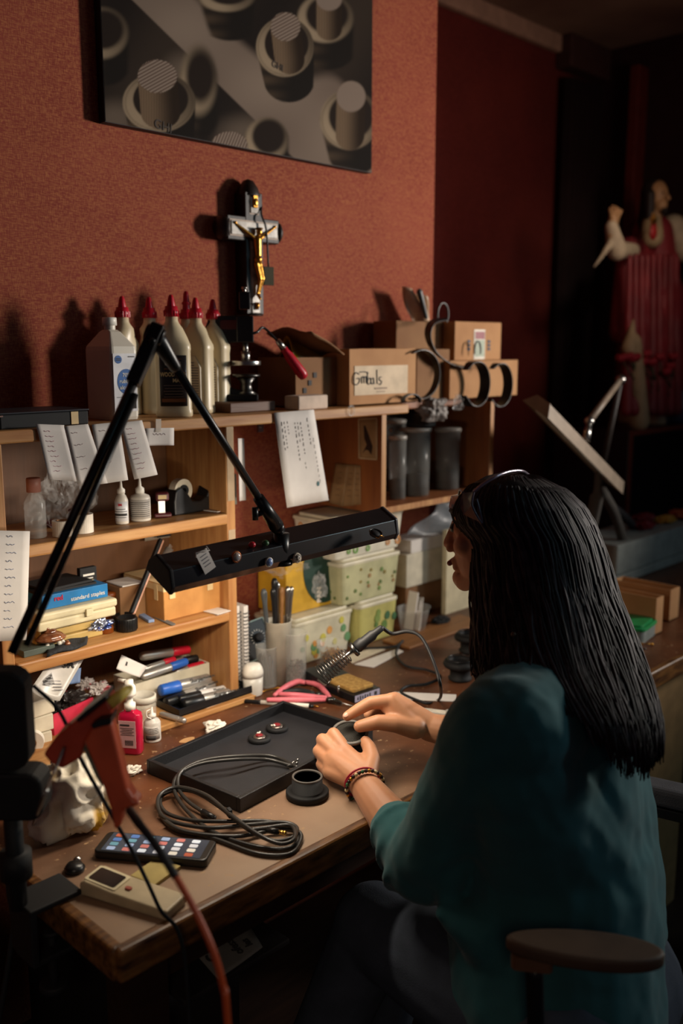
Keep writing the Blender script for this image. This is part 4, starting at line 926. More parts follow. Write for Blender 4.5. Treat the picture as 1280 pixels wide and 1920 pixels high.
MB(TR(*c)).ell((0, 0, .010), (.026, .018, .011)).lathe([(.027, .006), (.029, .009), (.027, .012)], 24, sy=.72).ell((0, 0, .020), (.012, .009, .007)).ell((-.006, 0, .027), (.004, .004, .005)).build('body', mat('brown agate', '5a3120', .12, c2='8d5a3c', scale=60, coat=.6), t)
for k in (-1, 1): MB(TR(*c)).ell((k * .012, -.008, -.002), (.0045, .0045, .004)).build('foot', WHT, t)
for i, (px, py, r, mm, nm, lb_) in enumerate(((145, 1178, .006, STEEL, 'metal_part', 'bright round metal part at the right side of the felt pad'), (140, 1193, .005, GOLD, 'metal_part', 'small brass part in the middle of the felt pad'), (128, 1183, .008, MATS['brown agate'], 'brown_stone', 'small brown stone behind the metal parts'), (158, 1170, .007, BLK, 'metal_part', 'small black round part behind the felt pad'), (118, 1206, .005, WHT, 'white_bead', 'white bead beside the shell shaped stone'), (126, 1208, .006, MATS['brown agate'], 'brown_stone', 'tiny reddish stone at the front of the felt pad'))):
    c = at(px, py, z=Z3 + .008); t = tag(MB_local(MB().lathe([(r, 0), (r * 1.1, r * .3), (r * .7, r * .7), (r * .5, r * 1.2), (0, r * 1.3)], 14), nm, mm, c), lb_, 'stone' if 'stone' in nm else 'bead' if 'bead' in nm else 'metal part')
c = onY(80, 1205, -.10, Z3); tag(slab('booklet_stack', .73, .79, -.20, -.06, Z3 + .0005, Z3 + .012, mat('green grey', '4d564e', .6), .001), 'flat grey green booklet at the left of the middle shelf', 'booklet')

# ---------------------------------------------------------------- bottom compartment and bench back
ZB = ZD + .0125
t = thing('white_box', 'long white box full of markers in the bottom compartment', 'box', (1.05, -.13, ZB))
wbx0, wbx1 = .985, 1.170
b = lid_less(wbx0, wbx1, -.152, -.070, ZB, at(400, 1240, y=-.152).z - ZB, .003); b.build('carton_body', mat('white card box', 'cdc4ae', .6), t)
# markers
def marker(A_, B_, r, m_body, m_cap, label, text=None, capfrac=.36, up=(0, 0, 1), name='marker', mtext=None):
    """A_ is the cap end"""
    A_, B_ = V(A_), V(B_); d_ = B_ - A_; L_ = d_.length; F = frame(A_, up, zd=d_)
    t = thing(name, label, 'marker', A_)
    MB(F).lathe([(0, 0), (r * .86, .0006), (r * .98, .003), (r * 1.06, L_ * capfrac - .001), (r * 1.0, L_ * capfrac)], 20).build('cap', m_cap, t)
    MB(F).lathe([(r * .9, L_ * capfrac), (r * .98, L_ * capfrac + .002), (r * .98, L_ - .008), (r * .8, L_ - .003), (r * .5, L_), (0, L_)], 20).build('barrel', m_body, t)
    if text:
        c = A_ + d_ * (capfrac + .32); nrm = (CAM - c); nrm = (nrm - d_.normalized() * nrm.dot(d_.normalized())).normalized(); nrm = (nrm + V((0, 0, .4))).normalized(); nrm = (nrm - d_.normalized() * nrm.dot(d_.normalized())).normalized()
        td = d_.normalized() if d_.dot(RGT) > 0 else -d_.normalized()
        q = MB(frame(c + nrm * (r * 1.0), td, zd=nrm)); q.text(text[0], r * 1.0, TR(-.002, 0), ext=.0006, squeeze=.9)
        if len(text) > 1: q.text(text[1], r * .55, TR(L_ * .24, .0), ext=.0006)
        q.build('lettering', mtext or INK, t)
    return t
def P3(px, py, Y=None, Z=None): return at(px, py, y=Y) if Y is not None else at(px, py, z=Z)
ZM = ZB + .058
SH = ('Sharpie', 'MAGNUM')
zz = ZM + .018
marker(at(354, 1218, y=-.10), at(262, 1231, y=-.10), .0098, SILVER, REDP, 'silver marker with a red cap lying on top of the white box, farthest back')
marker(at(388, 1243, y=-.132), at(326, 1262, y=-.132), .008, SILVER, REDP, 'marker with a long red cap in the white box, rightmost', capfrac=.6)
marker(at(328, 1236, y=-.118), at(268, 1256, y=-.118), .007, SILVER, REDP, 'thin silver marker with a red cap in the middle of the white box')
marker(at(350, 1240, y=-.142), at(264, 1270, y=-.142), .0086, SILVER, BLUEP, 'silver marker with a blue cap resting on the front of the white box')
marker(at(370, 1234, y=-.115), at(318, 1246, y=-.108), .009, SILVER, BLK, 'marker with a black cap lying between the red capped ones', capfrac=.5)
o, F = sheet('product_card', [at(228, 1228, y=-.15), at(276, 1250, y=-.15), at(262, 1270, y=-.16), at(218, 1254, y=-.16)], PAPER, 'white printed card leaning on the marker box', 'card')
MB(F(.3, .4)).box((0, 0, 0), (.004, .008, .0004)).build('print_mark', INK, o)
# black marker tray
TA, TB_, TC_, TD_ = at(286, 1325, z=ZB), at(358, 1352, z=ZB), at(474, 1302, z=ZB), at(405, 1278, z=ZB)
x0_, x1_ = (TA.x + TB_.x) / 2, at(474, 1302, y=-.236).x; ctr = V(((x0_ + x1_) / 2, -.198, ZB + .0006))
ang = 0; tl = x1_ - x0_; tw = .076
t = thing('marker_tray', 'shallow black plastic tray holding the big markers', 'tray', ctr, ang)
b = MB(); b.box((0, 0, .001), (tl, tw, .002))
for s in (-1, 1): b.box((0, s * (tw / 2 - .001), .008), (tl, .002, .015)).box((s * (tl / 2 - .001), 0, .008), (.002, tw - .004, .015))
b.build('tray_body', BLK, t, wc=False)
zt = ZB + .014
marker(at(300, 1295, y=-.172), at(394, 1272, y=-.172), .0122, SILVER, BLUEP, 'fat silver marker with a blue cap, back row of the black tray', SH)
marker(at(310, 1318, y=-.188), at(402, 1283, y=-.178), .0105, SILVER, BLK, 'fat silver marker with a black cap, directly below the blue capped one', SH)
marker(at(334, 1312, y=-.196), at(441, 1288, y=-.196), .0095, mat('marker white', 'c9c4c0', .4), BLK, 'fat marker with a silver end ring, between the two black capped ones', ('Magnum',))
marker(at(342, 1321, y=-.212), at(440, 1298, y=-.212), .0122, SILVER, BLK, 'fat silver marker with a black cap, nearest in the black tray', SH)
marker(at(467, 1302, y=-.226), at(380, 1326, y=-.230), .0062, WHT, mat('coral pink', 'e0566f', .4), 'white highlighter with a pink cap at the front of the black tray', capfrac=.38)
marker(at(347, 1352, z=ZB + .006), at(300, 1338, z=ZB + .006), .0058, SILVER, SILVER, 'thin silver pen sticking out under the black tray', capfrac=.2)
# things left of the marker box
c = onY(205, 1300, -.20, ZB)
o, F = sheet('zip_bag', [at(98, 1232, y=-.19), at(158, 1234, y=-.19), at(112, 1314, y=-.24), at(56, 1294, y=-.24)], mat('milky film', 'b9b3ab', .3, alpha=.9), 'milky plastic zip bag printed with a barcode at the left', 'bag', curl=.008)
MB(F(.62, .18)).text('3M', .019, Matrix(), bold=.0006).build('lettering', INK, o)
q = MB(F(.25, .55))
for k in range(14): q.box((0, -.014 + k * .0021, 0), (.022, .0009 if k % 3 else .0015, .0003))
q.build('barcode', INK, o)
q = MB(F(.6, .6))
for k in range(6): q.box((0, -.016 + k * .006, 0), (.018, .0012, .0003))
q.build('small_print', mat('grey ink', '77757a', .8), o)
tag(sheet('blue_card', [at(126, 1256, y=-.20), at(152, 1252, y=-.20), at(150, 1280, y=-.21), at(124, 1284, y=-.21)], mat('slate blue', '5a6f92', .6), None, None)[0], 'slate blue card behind the zip bag', 'card')
c = at(130, 1345, z=ZD + .001)
t = thing('pink_tray', 'bright pink plastic bin full of odds and ends at the left of the bench', 'bin', at(135, 1372, z=ZD + .0005) + V((0, .02, 0)))
PK = mat('hot pink plastic', 'd0344e', .4); c = t.location.copy()
b = MB(TR(c.x - .005, c.y + .01, c.z, rz=.25)); b.box((0, 0, .001), (.10, .07, .002))
for s in (-1, 1): b.box((0, s * .035, .027), (.104, .0022, .053)).box((s * .051, 0, .027), (.0022, .07, .053))
b.build('bin_body', PK, t)
crumple('black_bundle', at(125, 1330, z=ZD + .035), (.035, .022, .018), mat('dark film', '2c2624', .3), 'shiny dark bundle lying in the pink bin', 'bundle', seed=31, amp=.6)
for i, (px, py, s, lb_) in enumerate(((160, 1290, .016, 'small crumpled white wrapper behind the pink bin, left'), (185, 1300, .018, 'crumpled white wrapper with red stripe behind the pump bottle'))):
    crumple('white_wrapper', at(px, py, z=ZD + .055), s, mat('wrapper white', 'cbc3bf', .4, c2='b03a48', scale=30, lo=.55, hi=.6), lb_, 'wrapper', seed=40 + i, amp=.8)
c = at(178, 1285, z=ZD + .02); tag(MB_local(MB().lathe([(.028, 0), (.030, .01), (.028, .045), (.026, .047), (.020, .047), (.020, .02), (0, .02)], 26), 'brown_jar', mat('brown plastic', '5a2c18', .3), (.935, -.15, ZB)), 'round brown jar behind the red marker items', 'jar')
c = at(222, 1305, z=ZB); bottle('cream_jar', V((.972, -.215, ZB)) + V((-.012, 0, 0)), [(.0235, 0), (.0245, .003), (.0245, .050)], [(.0255, .048), (.0255, .060), (.022, .062), (.022, .058), (0, .058)], FROST, mat('jar lid', 'd0cabb', .4), 'round translucent jar with a white lid left of the marker box', cat='jar')
for i in range(3):
    c = at(66, 1402, z=ZD) + V((.003 * i, .012, .0005 + .032 * i)); tag(MB(TR(c.x, c.y, c.z, rz=.1 * i - .1)).box((0, 0, .0155), (.058, .055, .031)).build('small_white_box', mat('white card box', 'cdc4ae', .6), org=c, bevel=.002), ['small white box at the foot of the stack by the lamp housing', 'small white box in the middle of the stack by the lamp housing', 'small white box topmost of the stack by the lamp housing'][i], 'box', 'stack of small white boxes')
c = at(62, 1412, z=ZD); tape_roll(V((c.x, c.y, ZD + .0005)), .021, .008, .018, frame((c.x, c.y, ZD + .022), (0, 0, 1), zd=(-.5, -.8, .1)), 'small white tape roll standing below the white boxes', WHT)
# red pump bottle
c = at(243, 1418, z=ZD + .0005) + FWD * .018
t = thing('pump_bottle', 'red bottle with a white pump top and a pale label', 'bottle', c, AZ - PI / 2 - .15)
REDB = mat('red liquid bottle', 'b01238', .25, coat=.4)
b = MB(); lv = [(.9, 0), (1, .004), (1, .070), (.92, .077), (.45, .082), (.42, .086)]; vs = []
for s, z in lv:
    for x_, y_ in rrect(.043 * s, .026 * (s if s > .5 else .7), .008 * s, 3): vs.append((x_, y_, z))
n = 16; b.add(vs, [(j * n + i, j * n + (i + 1) % n, (j + 1) * n + (i + 1) % n, (j + 1) * n + i) for j in range(5) for i in range(n)] + [tuple(range(n))[::-1], tuple(range(5 * n, 6 * n))], 0, True)
b.build('body', REDB, t, wc=False, bevel=.001)
MB().box((-.002, -.0134, .040), (.032, .0008, .052)).build('label', mat('pale pink label', 'c99a9c', .5), t, wc=False)
q = MB(Matrix(((1, 0, 0, -.002), (0, 0, -1, -.0141), (0, 1, 0, 0), (0, 0, 0, 1))))
q.box((-.004, .058, 0), (.018, .003, .0004))
for i in range(5): q.box((0, .052 - i * .0032, 0), (.026 - (i % 2) * .006, .0008, .0004))
for i in range(9): q.box((-.004 + i * .0018, .024, 0), (.0009, .010, .0004))
q.build('label_print', INK, t, wc=False)
b = MB().lathe([(.0105, .084), (.0105, .096), (.006, .098), (.006, .108), (.0115, .111), (.0125, .116), (.0115, .128), (.008, .132), (.008, .140), (0, .141)], 22)
b.build('pump', WHT, t, wc=False)
MB().cyl((0, 0, .136), (-.022, .004, .138), .0042, .003).build('spout', WHT, t, wc=False)
# small bottle beside it
c = at(284, 1392, z=ZD + .0005) + FWD * .012
t = bottle('dropper_bottle', c, [(.0155, 0), (.016, .002), (.016, .036), (.013, .041), (.007, .044), (.007, .047)], [(.0078, .046), (.0078, .052), (.003, .054), (.002, .066), (0, .066)], mat('bottle milk', 'd8d3ca', .35, trans=.2), WHT, 'small white dropper bottle standing right of the red pump bottle', lab=(.0162, .006, .032, 2.4, mat('label grey paper', 'b5aea6', .5), CA, [(.15, .5, .3), (.5, .8, .04), (.62, .8, .04), (.74, .8, .04), (.86, .7, .04)]))
MB().tube(smooth_path([(-.006, -.006, .046), (-.014, -.004, .052), (-.014, -.004, .062), (-.006, -.004, .064)]), .0011).build('cap_strap', WHT, t, wc=False)
# tissues
def tissue(px, py, r, seed, label, sq=.5): return crumple('tissue', at(px, py, z=ZD), (r, r * .7, r * sq), mat('tissue', 'ddd6ca', .9), label, 'tissue', seed=seed, amp=.7, freq=1.9, soft=True)
tissue(402, 1372, .020, 51, 'crumpled white tissue on the bench left of the black tray', .6)
tissue(247, 1452, .016, 54, 'small white tissue scrap on the bench below the red pump bottle', .5)
# crumpled paper towel with yellow stains
ptm = mat('stained paper towel', 'd8cfbd', .9, c2='c99a2a', scale=14, lo=.50, hi=.64, detail=6)
t = tag(crumple('paper_towel', at(148, 1555, z=ZD) + V((-.0, .015, 0)), (.060, .052, .062), ptm, seed=66, amp=.58, n=48, freq=1.7, soft=True), 'large crumpled paper towel with yellow stains on the bench', 'paper towel')

# ---------------------------------------------------------------- glue gun leaning on the towel
GUN = mat('orange red plastic', 'b8432a', .32)
n0, n1 = at(232, 1296, d=1.16), at(200, 1328, d=1.14)
h1_ = at(243, 1508, d=1.06)
t = thing('glue_gun', 'orange red hot glue gun with a yellow nozzle standing in front of the towel', 'glue gun', V((h1_.x, h1_.y, h1_.z)))
def plate(poly, d, th, name, m_, bev=.004, tilt=0):
    """a solid plate standing in the air, thick along the view of the bench end"""
    P_ = [at(x_, y_, d=d) for x_, y_ in poly]; n_ = len(P_); k_ = FWD * th / 2
    b = MB().add([p - k_ for p in P_] + [p + k_ for p in P_], [tuple(range(n_)), tuple(range(n_, 2 * n_))[::-1]] + [((i + 1) % n_, i, n_ + i, n_ + (i + 1) % n_) for i in range(n_)])
    return b.build(name, m_, t, bevel=bev, seg=3)
plate([(207, 1297), (217, 1318), (217, 1338), (182, 1356), (166, 1382), (160, 1410), (124, 1432), (104, 1422), (88, 1404), (112, 1372), (150, 1340)], 1.115, .034, 'barrel', GUN)
plate([(178, 1356), (213, 1346), (224, 1392), (234, 1436), (243, 1472), (254, 1488), (267, 1499), (252, 1507), (236, 1510), (231, 1540), (218, 1549), (213, 1516), (200, 1474), (176, 1416), (162, 1384)], 1.10, .024, 'handle', mat('bright orange red', 'cc5634', .35))
plate([(150, 1338), (170, 1320), (205, 1293), (208, 1300), (176, 1326), (154, 1344)], 1.10, .036, 'rear_cap', BLK, .001)
plate([(176, 1350), (190, 1341), (214, 1337), (214, 1349), (196, 1353), (180, 1358)], 1.098, .03, 'nozzle_collar', BLK, .001)
plate([(158, 1398), (166, 1402), (198, 1462), (194, 1470), (182, 1450)], 1.10, .016, 'trigger', mat('grey green trigger', '6f7463', .5), .001)
n1, n0 = at(205, 1320, d=1.10), at(241, 1292, d=1.11)
MB().cyl(n1, n0, .0078, .0055).caps(n0, n0 + (n0 - n1) * .06, .0055, .004).build('nozzle', mat('yellow silicone', 'f2d468', .5), t)
MB().tube(smooth_path([at(120, 1400, d=1.09), at(100, 1450, d=1.06), at(78, 1505, d=1.03), V(at(60, 1550, z=ZD + .003))]), .0018).build('stand_wire', STEEL, t)
h0_, h1_ = at(190, 1350, d=1.10), at(243, 1508, d=1.06)
cp = [h1_ + V((0, 0, -.008)), at(262, 1546, d=1.02), at(292, 1585, d=1.0), at(330, 1645, d=.985), at(372, 1720, d=.97), at(402, 1790, d=.96), at(420, 1860, d=.96), at(428, 1930, d=.96)]
e = cp[-1]; cp += [V((e.x + .03, e.y, .35)), V((e.x + .05, e.y, .03)), V((e.x + .3, e.y - .1, .006))]
MB().tube(smooth_path(cp[:4]), [.0052] * 9 + [.0046] * 16).build('strain_relief', BLKR, t)
MB().tube(smooth_path(cp[2:]), .0038).build('power_cord', mat('orange cord', 'b04a24', .4), t)

# ---------------------------------------------------------------- phone, calculator
A_, B_ = at(190, 1585, z=ZD), at(396, 1610, z=ZD)
# phone: long side roughly parallel to the picture
F = frame(at(292, 1592, z=ZD + .0075) , at(395, 1592, z=ZD) - at(200, 1575, z=ZD), zd=(0, 0, 1))
lp = (at(395, 1592, z=ZD) - at(200, 1575, z=ZD)).length
t = thing('smartphone', 'black smartphone with rows of coloured app icons lying on the bench', 'phone', at(292, 1592, z=ZD + .0006))
MB(F).prism(rrect(lp + .008, .058, .009, 5), -.0068, .006).build('phone_body', BLK, t, bevel=.0025, seg=3)
scr = MB(F).box((0, 0, .0063), (lp - .014, .050, .0006)).build('screen', mat('lit screen', '3c4452', .2, emit=.12), t)
cols = ['8fa3c4', 'c9ccd4', '4e6fa8', 'b86f6a', 'd6d2c8', '5f8fa0', 'cfd8e4', 'a8553f']
IC = [mat('icon ' + c_, c_, .3, emit=.28) for c_ in cols]
for i in range(6):
    for j in range(4):
        MB(F).prism(rrect(.0125, .0088, .002, 2), .0066, .0070, M_=TR(-lp / 2 + .020 + i * (lp - .036) / 5.4, -.0185 + j * .0122)).build('app_icon', IC[(i * 3 + j * 5) % 8], scr)
# beige calculator
A_, B_, C_ = at(146, 1655, z=ZD + .018), at(310, 1705, z=ZD + .018), at(352, 1672, z=ZD + .018)
dx_ = B_ - A_; F = frame((A_ + C_) / 2 + V((0, 0, -.0115)), dx_, zd=(0, 0, 1)); LX, LY = dx_.length, (C_ - B_).length * 1.0
t = thing('calculator', 'beige desk calculator with a dark display window at the bench corner', 'calculator', (A_ + C_) / 2 + V((0, 0, -.0173)))
LY = max(LY, .045)
b = MB(F @ Matrix(((1, 0, 0, 0), (0, 0, -1, 0), (0, 1, 0, 0), (0, 0, 0, 1)))).prism([(-LX / 2, -.006), (LX / 2, -.006), (LX / 2, .008), (-LX * .12, .011), (-LX / 2 + .008, .016), (-LX / 2, .012)], -LY / 2, LY / 2)
b.build('casing', mat('beige casing', 'b8a888', .45), t, bevel=.003, seg=3)
MB(F @ TR(-LX * .29, .0, .0142, ry=.095)).prism(rrect(LX * .30, LY * .62, .003), -.001, .0012).build('display_window', mat('dark display', '2b2424', .15), t)
MB(F @ TR(-LX * .29, .0, .0140, ry=.095)).prism(rrect(LX * .36, LY * .78, .003), -.001, .0008).build('display_frame', CREAM, t)
MB(F @ TR(-LX * .02, -LY * .1, .0115)).prism(rrect(.010, .006, .0025), -.001, .0015).build('red_button', mat('dull red button', '9c4a3c', .5), t)
F2 = frame(at(292, 1635, z=ZD + .003), (1, .25, 0), zd=(0, 0, 1))
tag(MB(F2).box((0, 0, 0), (.055, .045, .005)).build('sticky_notes', mat('dull yellow paper', 'a8965c', .8), org=at(292, 1635, z=ZD + .0005), bevel=.0005), 'dull yellow block of notes behind the calculator', 'notepad')
c = at(140, 1632, z=ZD + .001); tag(MB_local(MB().lathe([(.014, 0), (.015, .004), (.011, .010), (0, .011)], 20), 'round_weight', BLK, c), 'small round black weight behind the left end of the calculator', 'weight')
tag(MB_local(MB().ell((0, 0, .005), (.006, .005, .005)), 'clear_bead', STEEL, at(145, 1618, z=ZD + .001)), 'tiny shiny bead behind the left end of the calculator', 'bead')

# ---------------------------------------------------------------- black leather tray with two drivers
c4 = [at(282, 1447, z=ZD), at(536, 1330, z=ZD), at(697, 1395, z=ZD), at(440, 1530, z=ZD)]
ctr = sum(c4, V((0, 0, 0))) / 4; ex = ((c4[1] - c4[0]) + (c4[2] - c4[3])) / 2; ey = ((c4[1] - c4[2]) + (c4[0] - c4[3])) / 2
TL, TW = ex.length - .004, ey.length - .006; tz = math.atan2(ex.y, ex.x)
tray = thing('jewelry_tray', 'large black leatherette tray on the bench in front of the hands', 'tray', V((ctr.x, ctr.y, ZD + .0006)), tz)
LT = mat('black leatherette', '151518', .45, bump=.3, bscale=900)
b = MB()
for s in (-1, 1): b.box((0, s * (TW / 2 - .004), .0125), (TL, .008, .025)).box((s * (TL / 2 - .004), 0, .0125), (.008, TW - .016, .025))
b.build('tray_rim', LT, tray, wc=False, bevel=.0012)
MB().box((0, 0, .0025), (TL - .016, TW - .016, .005)).build('tray_floor', mat('tray lining', '242428', .5, bump=.3, bscale=900), tray, wc=False)
def driver(px, py, label, seed):
    c = at(px, py, z=ZD + .0062); t = thing('speaker_driver', label, 'driver', c, seed, 'small black speaker drivers in the tray')
    MB().lathe([(.0205, 0), (.0215, .002), (.0215, .0065), (.0195, .008), (.013, .008), (.0125, .0055), (0, .0055)], 36).build('housing', BLKM, t, wc=False)
    MB().lathe([(.012, .0055), (.0115, .0085), (.008, .0095), (0, .0105)], 24).build('magnet', mat('brushed magnet', '8c7f78', .3, .8), t, wc=False)
    MB().lathe([(.0075, .0098), (.0065, .0118), (.003, .0122), (0, .0118)], 20).build('red_dot', mat('garnet red', '7e1f26', .25), t, wc=False)
    b = MB()
    for k in range(5): b.ell((.004 * math.cos(k) - .001 + .003 * k, .008 - .003 * (k % 2), .0115), (.0022, .0018, .0016), n=8)
    b.build('solder_glue', WHT, t, wc=False)
driver(486, 1388, 'round black driver with a red centre, nearer one in the tray', 0)
driver(519, 1368, 'round black driver with a red centre, farther one in the tray', 2.2)
# wooden-black ear cup standing on the bench
c = at(576, 1492, z=ZD + .0006); c.z = ZD + .0006
t = thing('ear_cup', 'black turned headphone cup standing on the bench by the tray corner', 'ear cup', c)
MB().lathe([(.034, 0), (.036, .002), (.036, .009), (.034, .011), (.026, .012), (.0255, .033)], 48).build('housing', BLKM, t, wc=False)
MB().lathe([(.0255, .033), (.0255, .0355), (.0225, .0355), (.0222, .034), (.0215, .016), (0, .016)], 48).build('rim', mat('worn black rim', '56524e', .5), t, wc=False)

# ---------------------------------------------------------------- coiled cable
CB = mat('grey black cable', '2b2927', .38, coat=.2)
t = thing('audio_cable', 'grey black audio cable coiled in figure eights, its ends lying in the tray', 'cable', at(420, 1540, z=ZD))
zc_ = ZD + .004
def cz(px, py, h=0): return at(px, py, z=zc_ + h)
loops = []
path = [cz(548, 1436, .008), cz(500, 1424, .014), cz(440, 1424, .03), cz(375, 1432, .03), cz(335, 1452, .022), cz(326, 1480, .012), cz(350, 1520, .004), cz(400, 1560, 0), cz(470, 1585, 0), cz(530, 1592, 0), cz(557, 1578, 0), cz(548, 1552, .002), cz(500, 1540, .004),
        cz(430, 1540, .006), cz(360, 1538, .004), cz(312, 1524, .002), cz(300, 1500, .003), cz(318, 1484, .006), cz(362, 1484, .010), cz(410, 1512, .014), cz(460, 1552, .012), cz(510, 1576, .008), cz(548, 1570, .007), cz(556, 1552, .007), cz(530, 1542, .008),
        cz(470, 1546, .006), cz(390, 1552, .004), cz(322, 1540, .003), cz(298, 1520, .006), cz(300, 1490, .012), cz(334, 1476, .016), cz(385, 1490, .019), cz(430, 1526, .02), cz(480, 1562, .016), cz(524, 1582, .012), cz(552, 1572, .012), cz(545, 1548, .011), cz(500, 1552, .008), cz(470, 1556, .006)]
MB().tube(smooth_path(path, 8), .0033, 8).build('cable', CB, t)
path2 = [cz(560, 1440, .008), cz(510, 1418, .012), cz(440, 1418, .026), cz(380, 1426, .028), cz(340, 1446, .026), cz(334, 1476, .014), cz(352, 1502, .006), cz(380, 1522, .003)]
MB().tube(smooth_path(path2, 8), .0033, 8).build('cable', CB, t)
path3 = [cz(300, 1528, .001), cz(330, 1556, .000), cz(400, 1572, .0), cz(480, 1600, .0), cz(540, 1602, 0), cz(562, 1580, .0), cz(560, 1560, .003), cz(520, 1556, .003), cz(440, 1568, .003), cz(350, 1560, .004), cz(310, 1540, .006)]
MB().tube(smooth_path(path3, 8), .0033, 8).build('cable', CB, t)
q0, q1 = cz(380, 1522, .003), cz(402, 1534, .003); MB().cyl(q0, q1, .0052, .0042).build('jack_plug', BLK, t)
q0, q1 = cz(500, 1556, .014), cz(522, 1560, .014); MB().cyl(q0, q1, .0050, .0046).build('jack_plug', BLK, t)
q2 = q1 + (q1 - q0).normalized() * .010; MB().cyl(q1, q2, .0032).ell(q2, .0034).build('plug_tip', mat('polished gold', 'e0b25a', .2, 1), t)
for i, (a_, b2) in enumerate((((538, 1436), (556, 1430)), ((542, 1442), (560, 1440)), ((545, 1432), (558, 1424)), ((548, 1444), (566, 1446)))):
    q = cz(b2[0], b2[1], .010); MB().cyl(cz(a_[0], a_[1], .009), q, .0012).ell(q, (.0025, .0025, .002)).build('bare_wire', STEEL, t)
q = cz(430, 1524, .018); MB(frame(q, (1, -.3, 0), zd=(0, 0, 1))).box((0, 0, 0), (.006, .012, .014)).build('cable_tie', BLKM, t, bevel=.001)

# ---------------------------------------------------------------- pliers, pen
PH = mat('pink rubber grips', 'd9707c', .4)
def pliers(name, label, h1p, h2p, piv, tip, m_, zz=.009):
    t = thing(name, label, 'pliers', piv + V((0, 0, 0)))
    for hp in (h1p, h2p):
        MB().tube(smooth_path(hp, 8), [.0042 + .0022 * math.sin(PI * i / (8 * (len(hp) - 1))) for i in range(8 * (len(hp) - 1) + 1)], 10).build('handle', m_, t)
    d_ = (tip - piv).normalized(); F = frame(piv, d_, zd=(0, 0, 1))
    MB(F).lathe([(.0075, -.0035), (.0075, .0035), (.004, .005), (0, .005)], 18).build('pivot', DSTEEL, t)
    L_ = (tip - piv).length
    for s in (-1, 1): MB(F).prism([(0, s * .006), (L_, s * .0012), (L_, s * .0002), (0, 0)][::s], -.003, .003).build('jaw', DSTEEL, t)
    return t
def zp(px, py, h=.008): return at(px, py, z=ZD + h)
pliers('pliers', 'pink handled pliers lying open, the back pair beside the clear jars', [zp(514, 1304), zp(535, 1288), zp(558, 1278, .012), zp(572, 1280, .012)][::-1], [zp(568, 1278), zp(595, 1284), zp(610, 1298), zp(618, 1308)], zp(622, 1312), zp(640, 1318), PH)
pliers('pliers', 'pink handled pliers with closed grips, the front pair beside the pen', [zp(500, 1312, .014), zp(535, 1312, .014), zp(570, 1312, .012), zp(610, 1312)], [zp(522, 1301, .018), zp(550, 1303, .018), zp(580, 1306, .012), zp(612, 1308)], zp(618, 1312), zp(640, 1319), PH)
pliers('pliers', 'small black handled pliers lying behind the pink ones', [zp(530, 1297, .005), zp(560, 1295, .005), zp(588, 1300, .005)], [zp(532, 1305, .005), zp(562, 1303, .005), zp(590, 1303, .005)], zp(597, 1302, .005), zp(612, 1305, .005), BLKR)
MB_ = MB().tube(smooth_path([zp(476, 1306, .004), zp(500, 1294, .006), zp(530, 1290, .006), zp(540, 1300, .004)]), .0016)
tag(MB_.build('wire_offcut', GOLD, org=zp(500, 1298)), 'curved brass wire offcut left of the pliers', 'wire')
A_, B_ = zp(455, 1314, .005), zp(598, 1325, .005); d_ = (B_ - A_); L_ = d_.length; F = frame(A_, (0, 0, 1), zd=d_)
t = thing('ballpoint_pen', 'white and black ballpoint pen lying behind the black tray', 'pen', A_)
MB(F).lathe([(.0035, 0), (.0042, .002), (.0042, L_ * .22), (.0046, L_ * .24)], 14).build('cap', BLK, t)
MB(F).lathe([(.0046, L_ * .24), (.0046, L_ * .86), (.004, L_ * .87)], 14).build('barrel', WHT, t)
MB(F).lathe([(.004, L_ * .87), (.0038, L_ * .91), (.0028, L_ * .93)], 14).build('grip', BLK, t)
MB(F).lathe([(.0026, L_ * .93), (.001, L_ * .99), (0, L_)], 14).build('tip', GOLD, t)
A_, B_ = zp(600, 1310, .006), zp(668, 1326, .006); tag(MB().tube([A_, (A_ + B_) / 2 + V((0, 0, .002)), B_], .0014).build('tweezer_wire', STEEL, org=A_), 'thin steel probe pointing from the pliers towards the hand', 'probe')

# ---------------------------------------------------------------- soldering iron, stand, sponge
S0, S1, S2 = at(577, 1282, z=ZD), at(672, 1322, z=ZD), at(704, 1300, z=ZD)
exd = (S2 - S1); eyd = (S1 - S0)
SF = frame((S0 + S2) / 2 + V((0, 0, .0006)), eyd, zd=(0, 0, 1)); sl, sw = eyd.length, exd.length
t = thing('soldering_stand', 'black soldering iron stand with a yellow sponge and coil holder', 'soldering stand', (S0 + S2) / 2 + V((0, 0, .0006)))
b = MB(SF @ Matrix(((1, 0, 0, 0), (0, 0, -1, 0), (0, 1, 0, 0), (0, 0, 0, 1)))).prism([(-sl / 2, 0), (sl / 2, 0), (sl / 2, .016), (.0, .018), (-sl * .15, .022), (-sl / 2, .030)], -sw / 2, sw / 2)
b.build('stand_base', BLK, t, bevel=.0015)
MB(SF @ TR(sl * .18, 0, .0195)).prism(rrect(sl * .52, sw * .78, .006), -.003, .005).build('sponge', mat('yellow sponge', 'b08a4a', .95, c2='8d6a34', bump=.8, scale=120), t, bevel=.002)
MB(SF).box((sl / 2 + .0006, 0, .008), (.0008, sw * .92, .014)).build('label', mat('lilac label', 'aaa4ba', .5), t)
q = MB(SF)
for k in range(6): q.box((sl / 2 + .0014, -sw * .36 + k * sw * .09, .008), (.0006, .0026, .006 + .003 * (k % 2)))
q.box((sl / 2 + .0014, sw * .3, .008), (.0006, .007, .008)); q.build('label_print', INK, t)
for px, py in ((608, 1270), (634, 1296)):
    a = at(px, py, z=ZD + .024); MB().cyl(a + V((0, 0, -.006)), a + V((0, 0, .010)), .0018).ell(a + V((0, 0, .010)), .003).build('screw_post', STEEL, t)
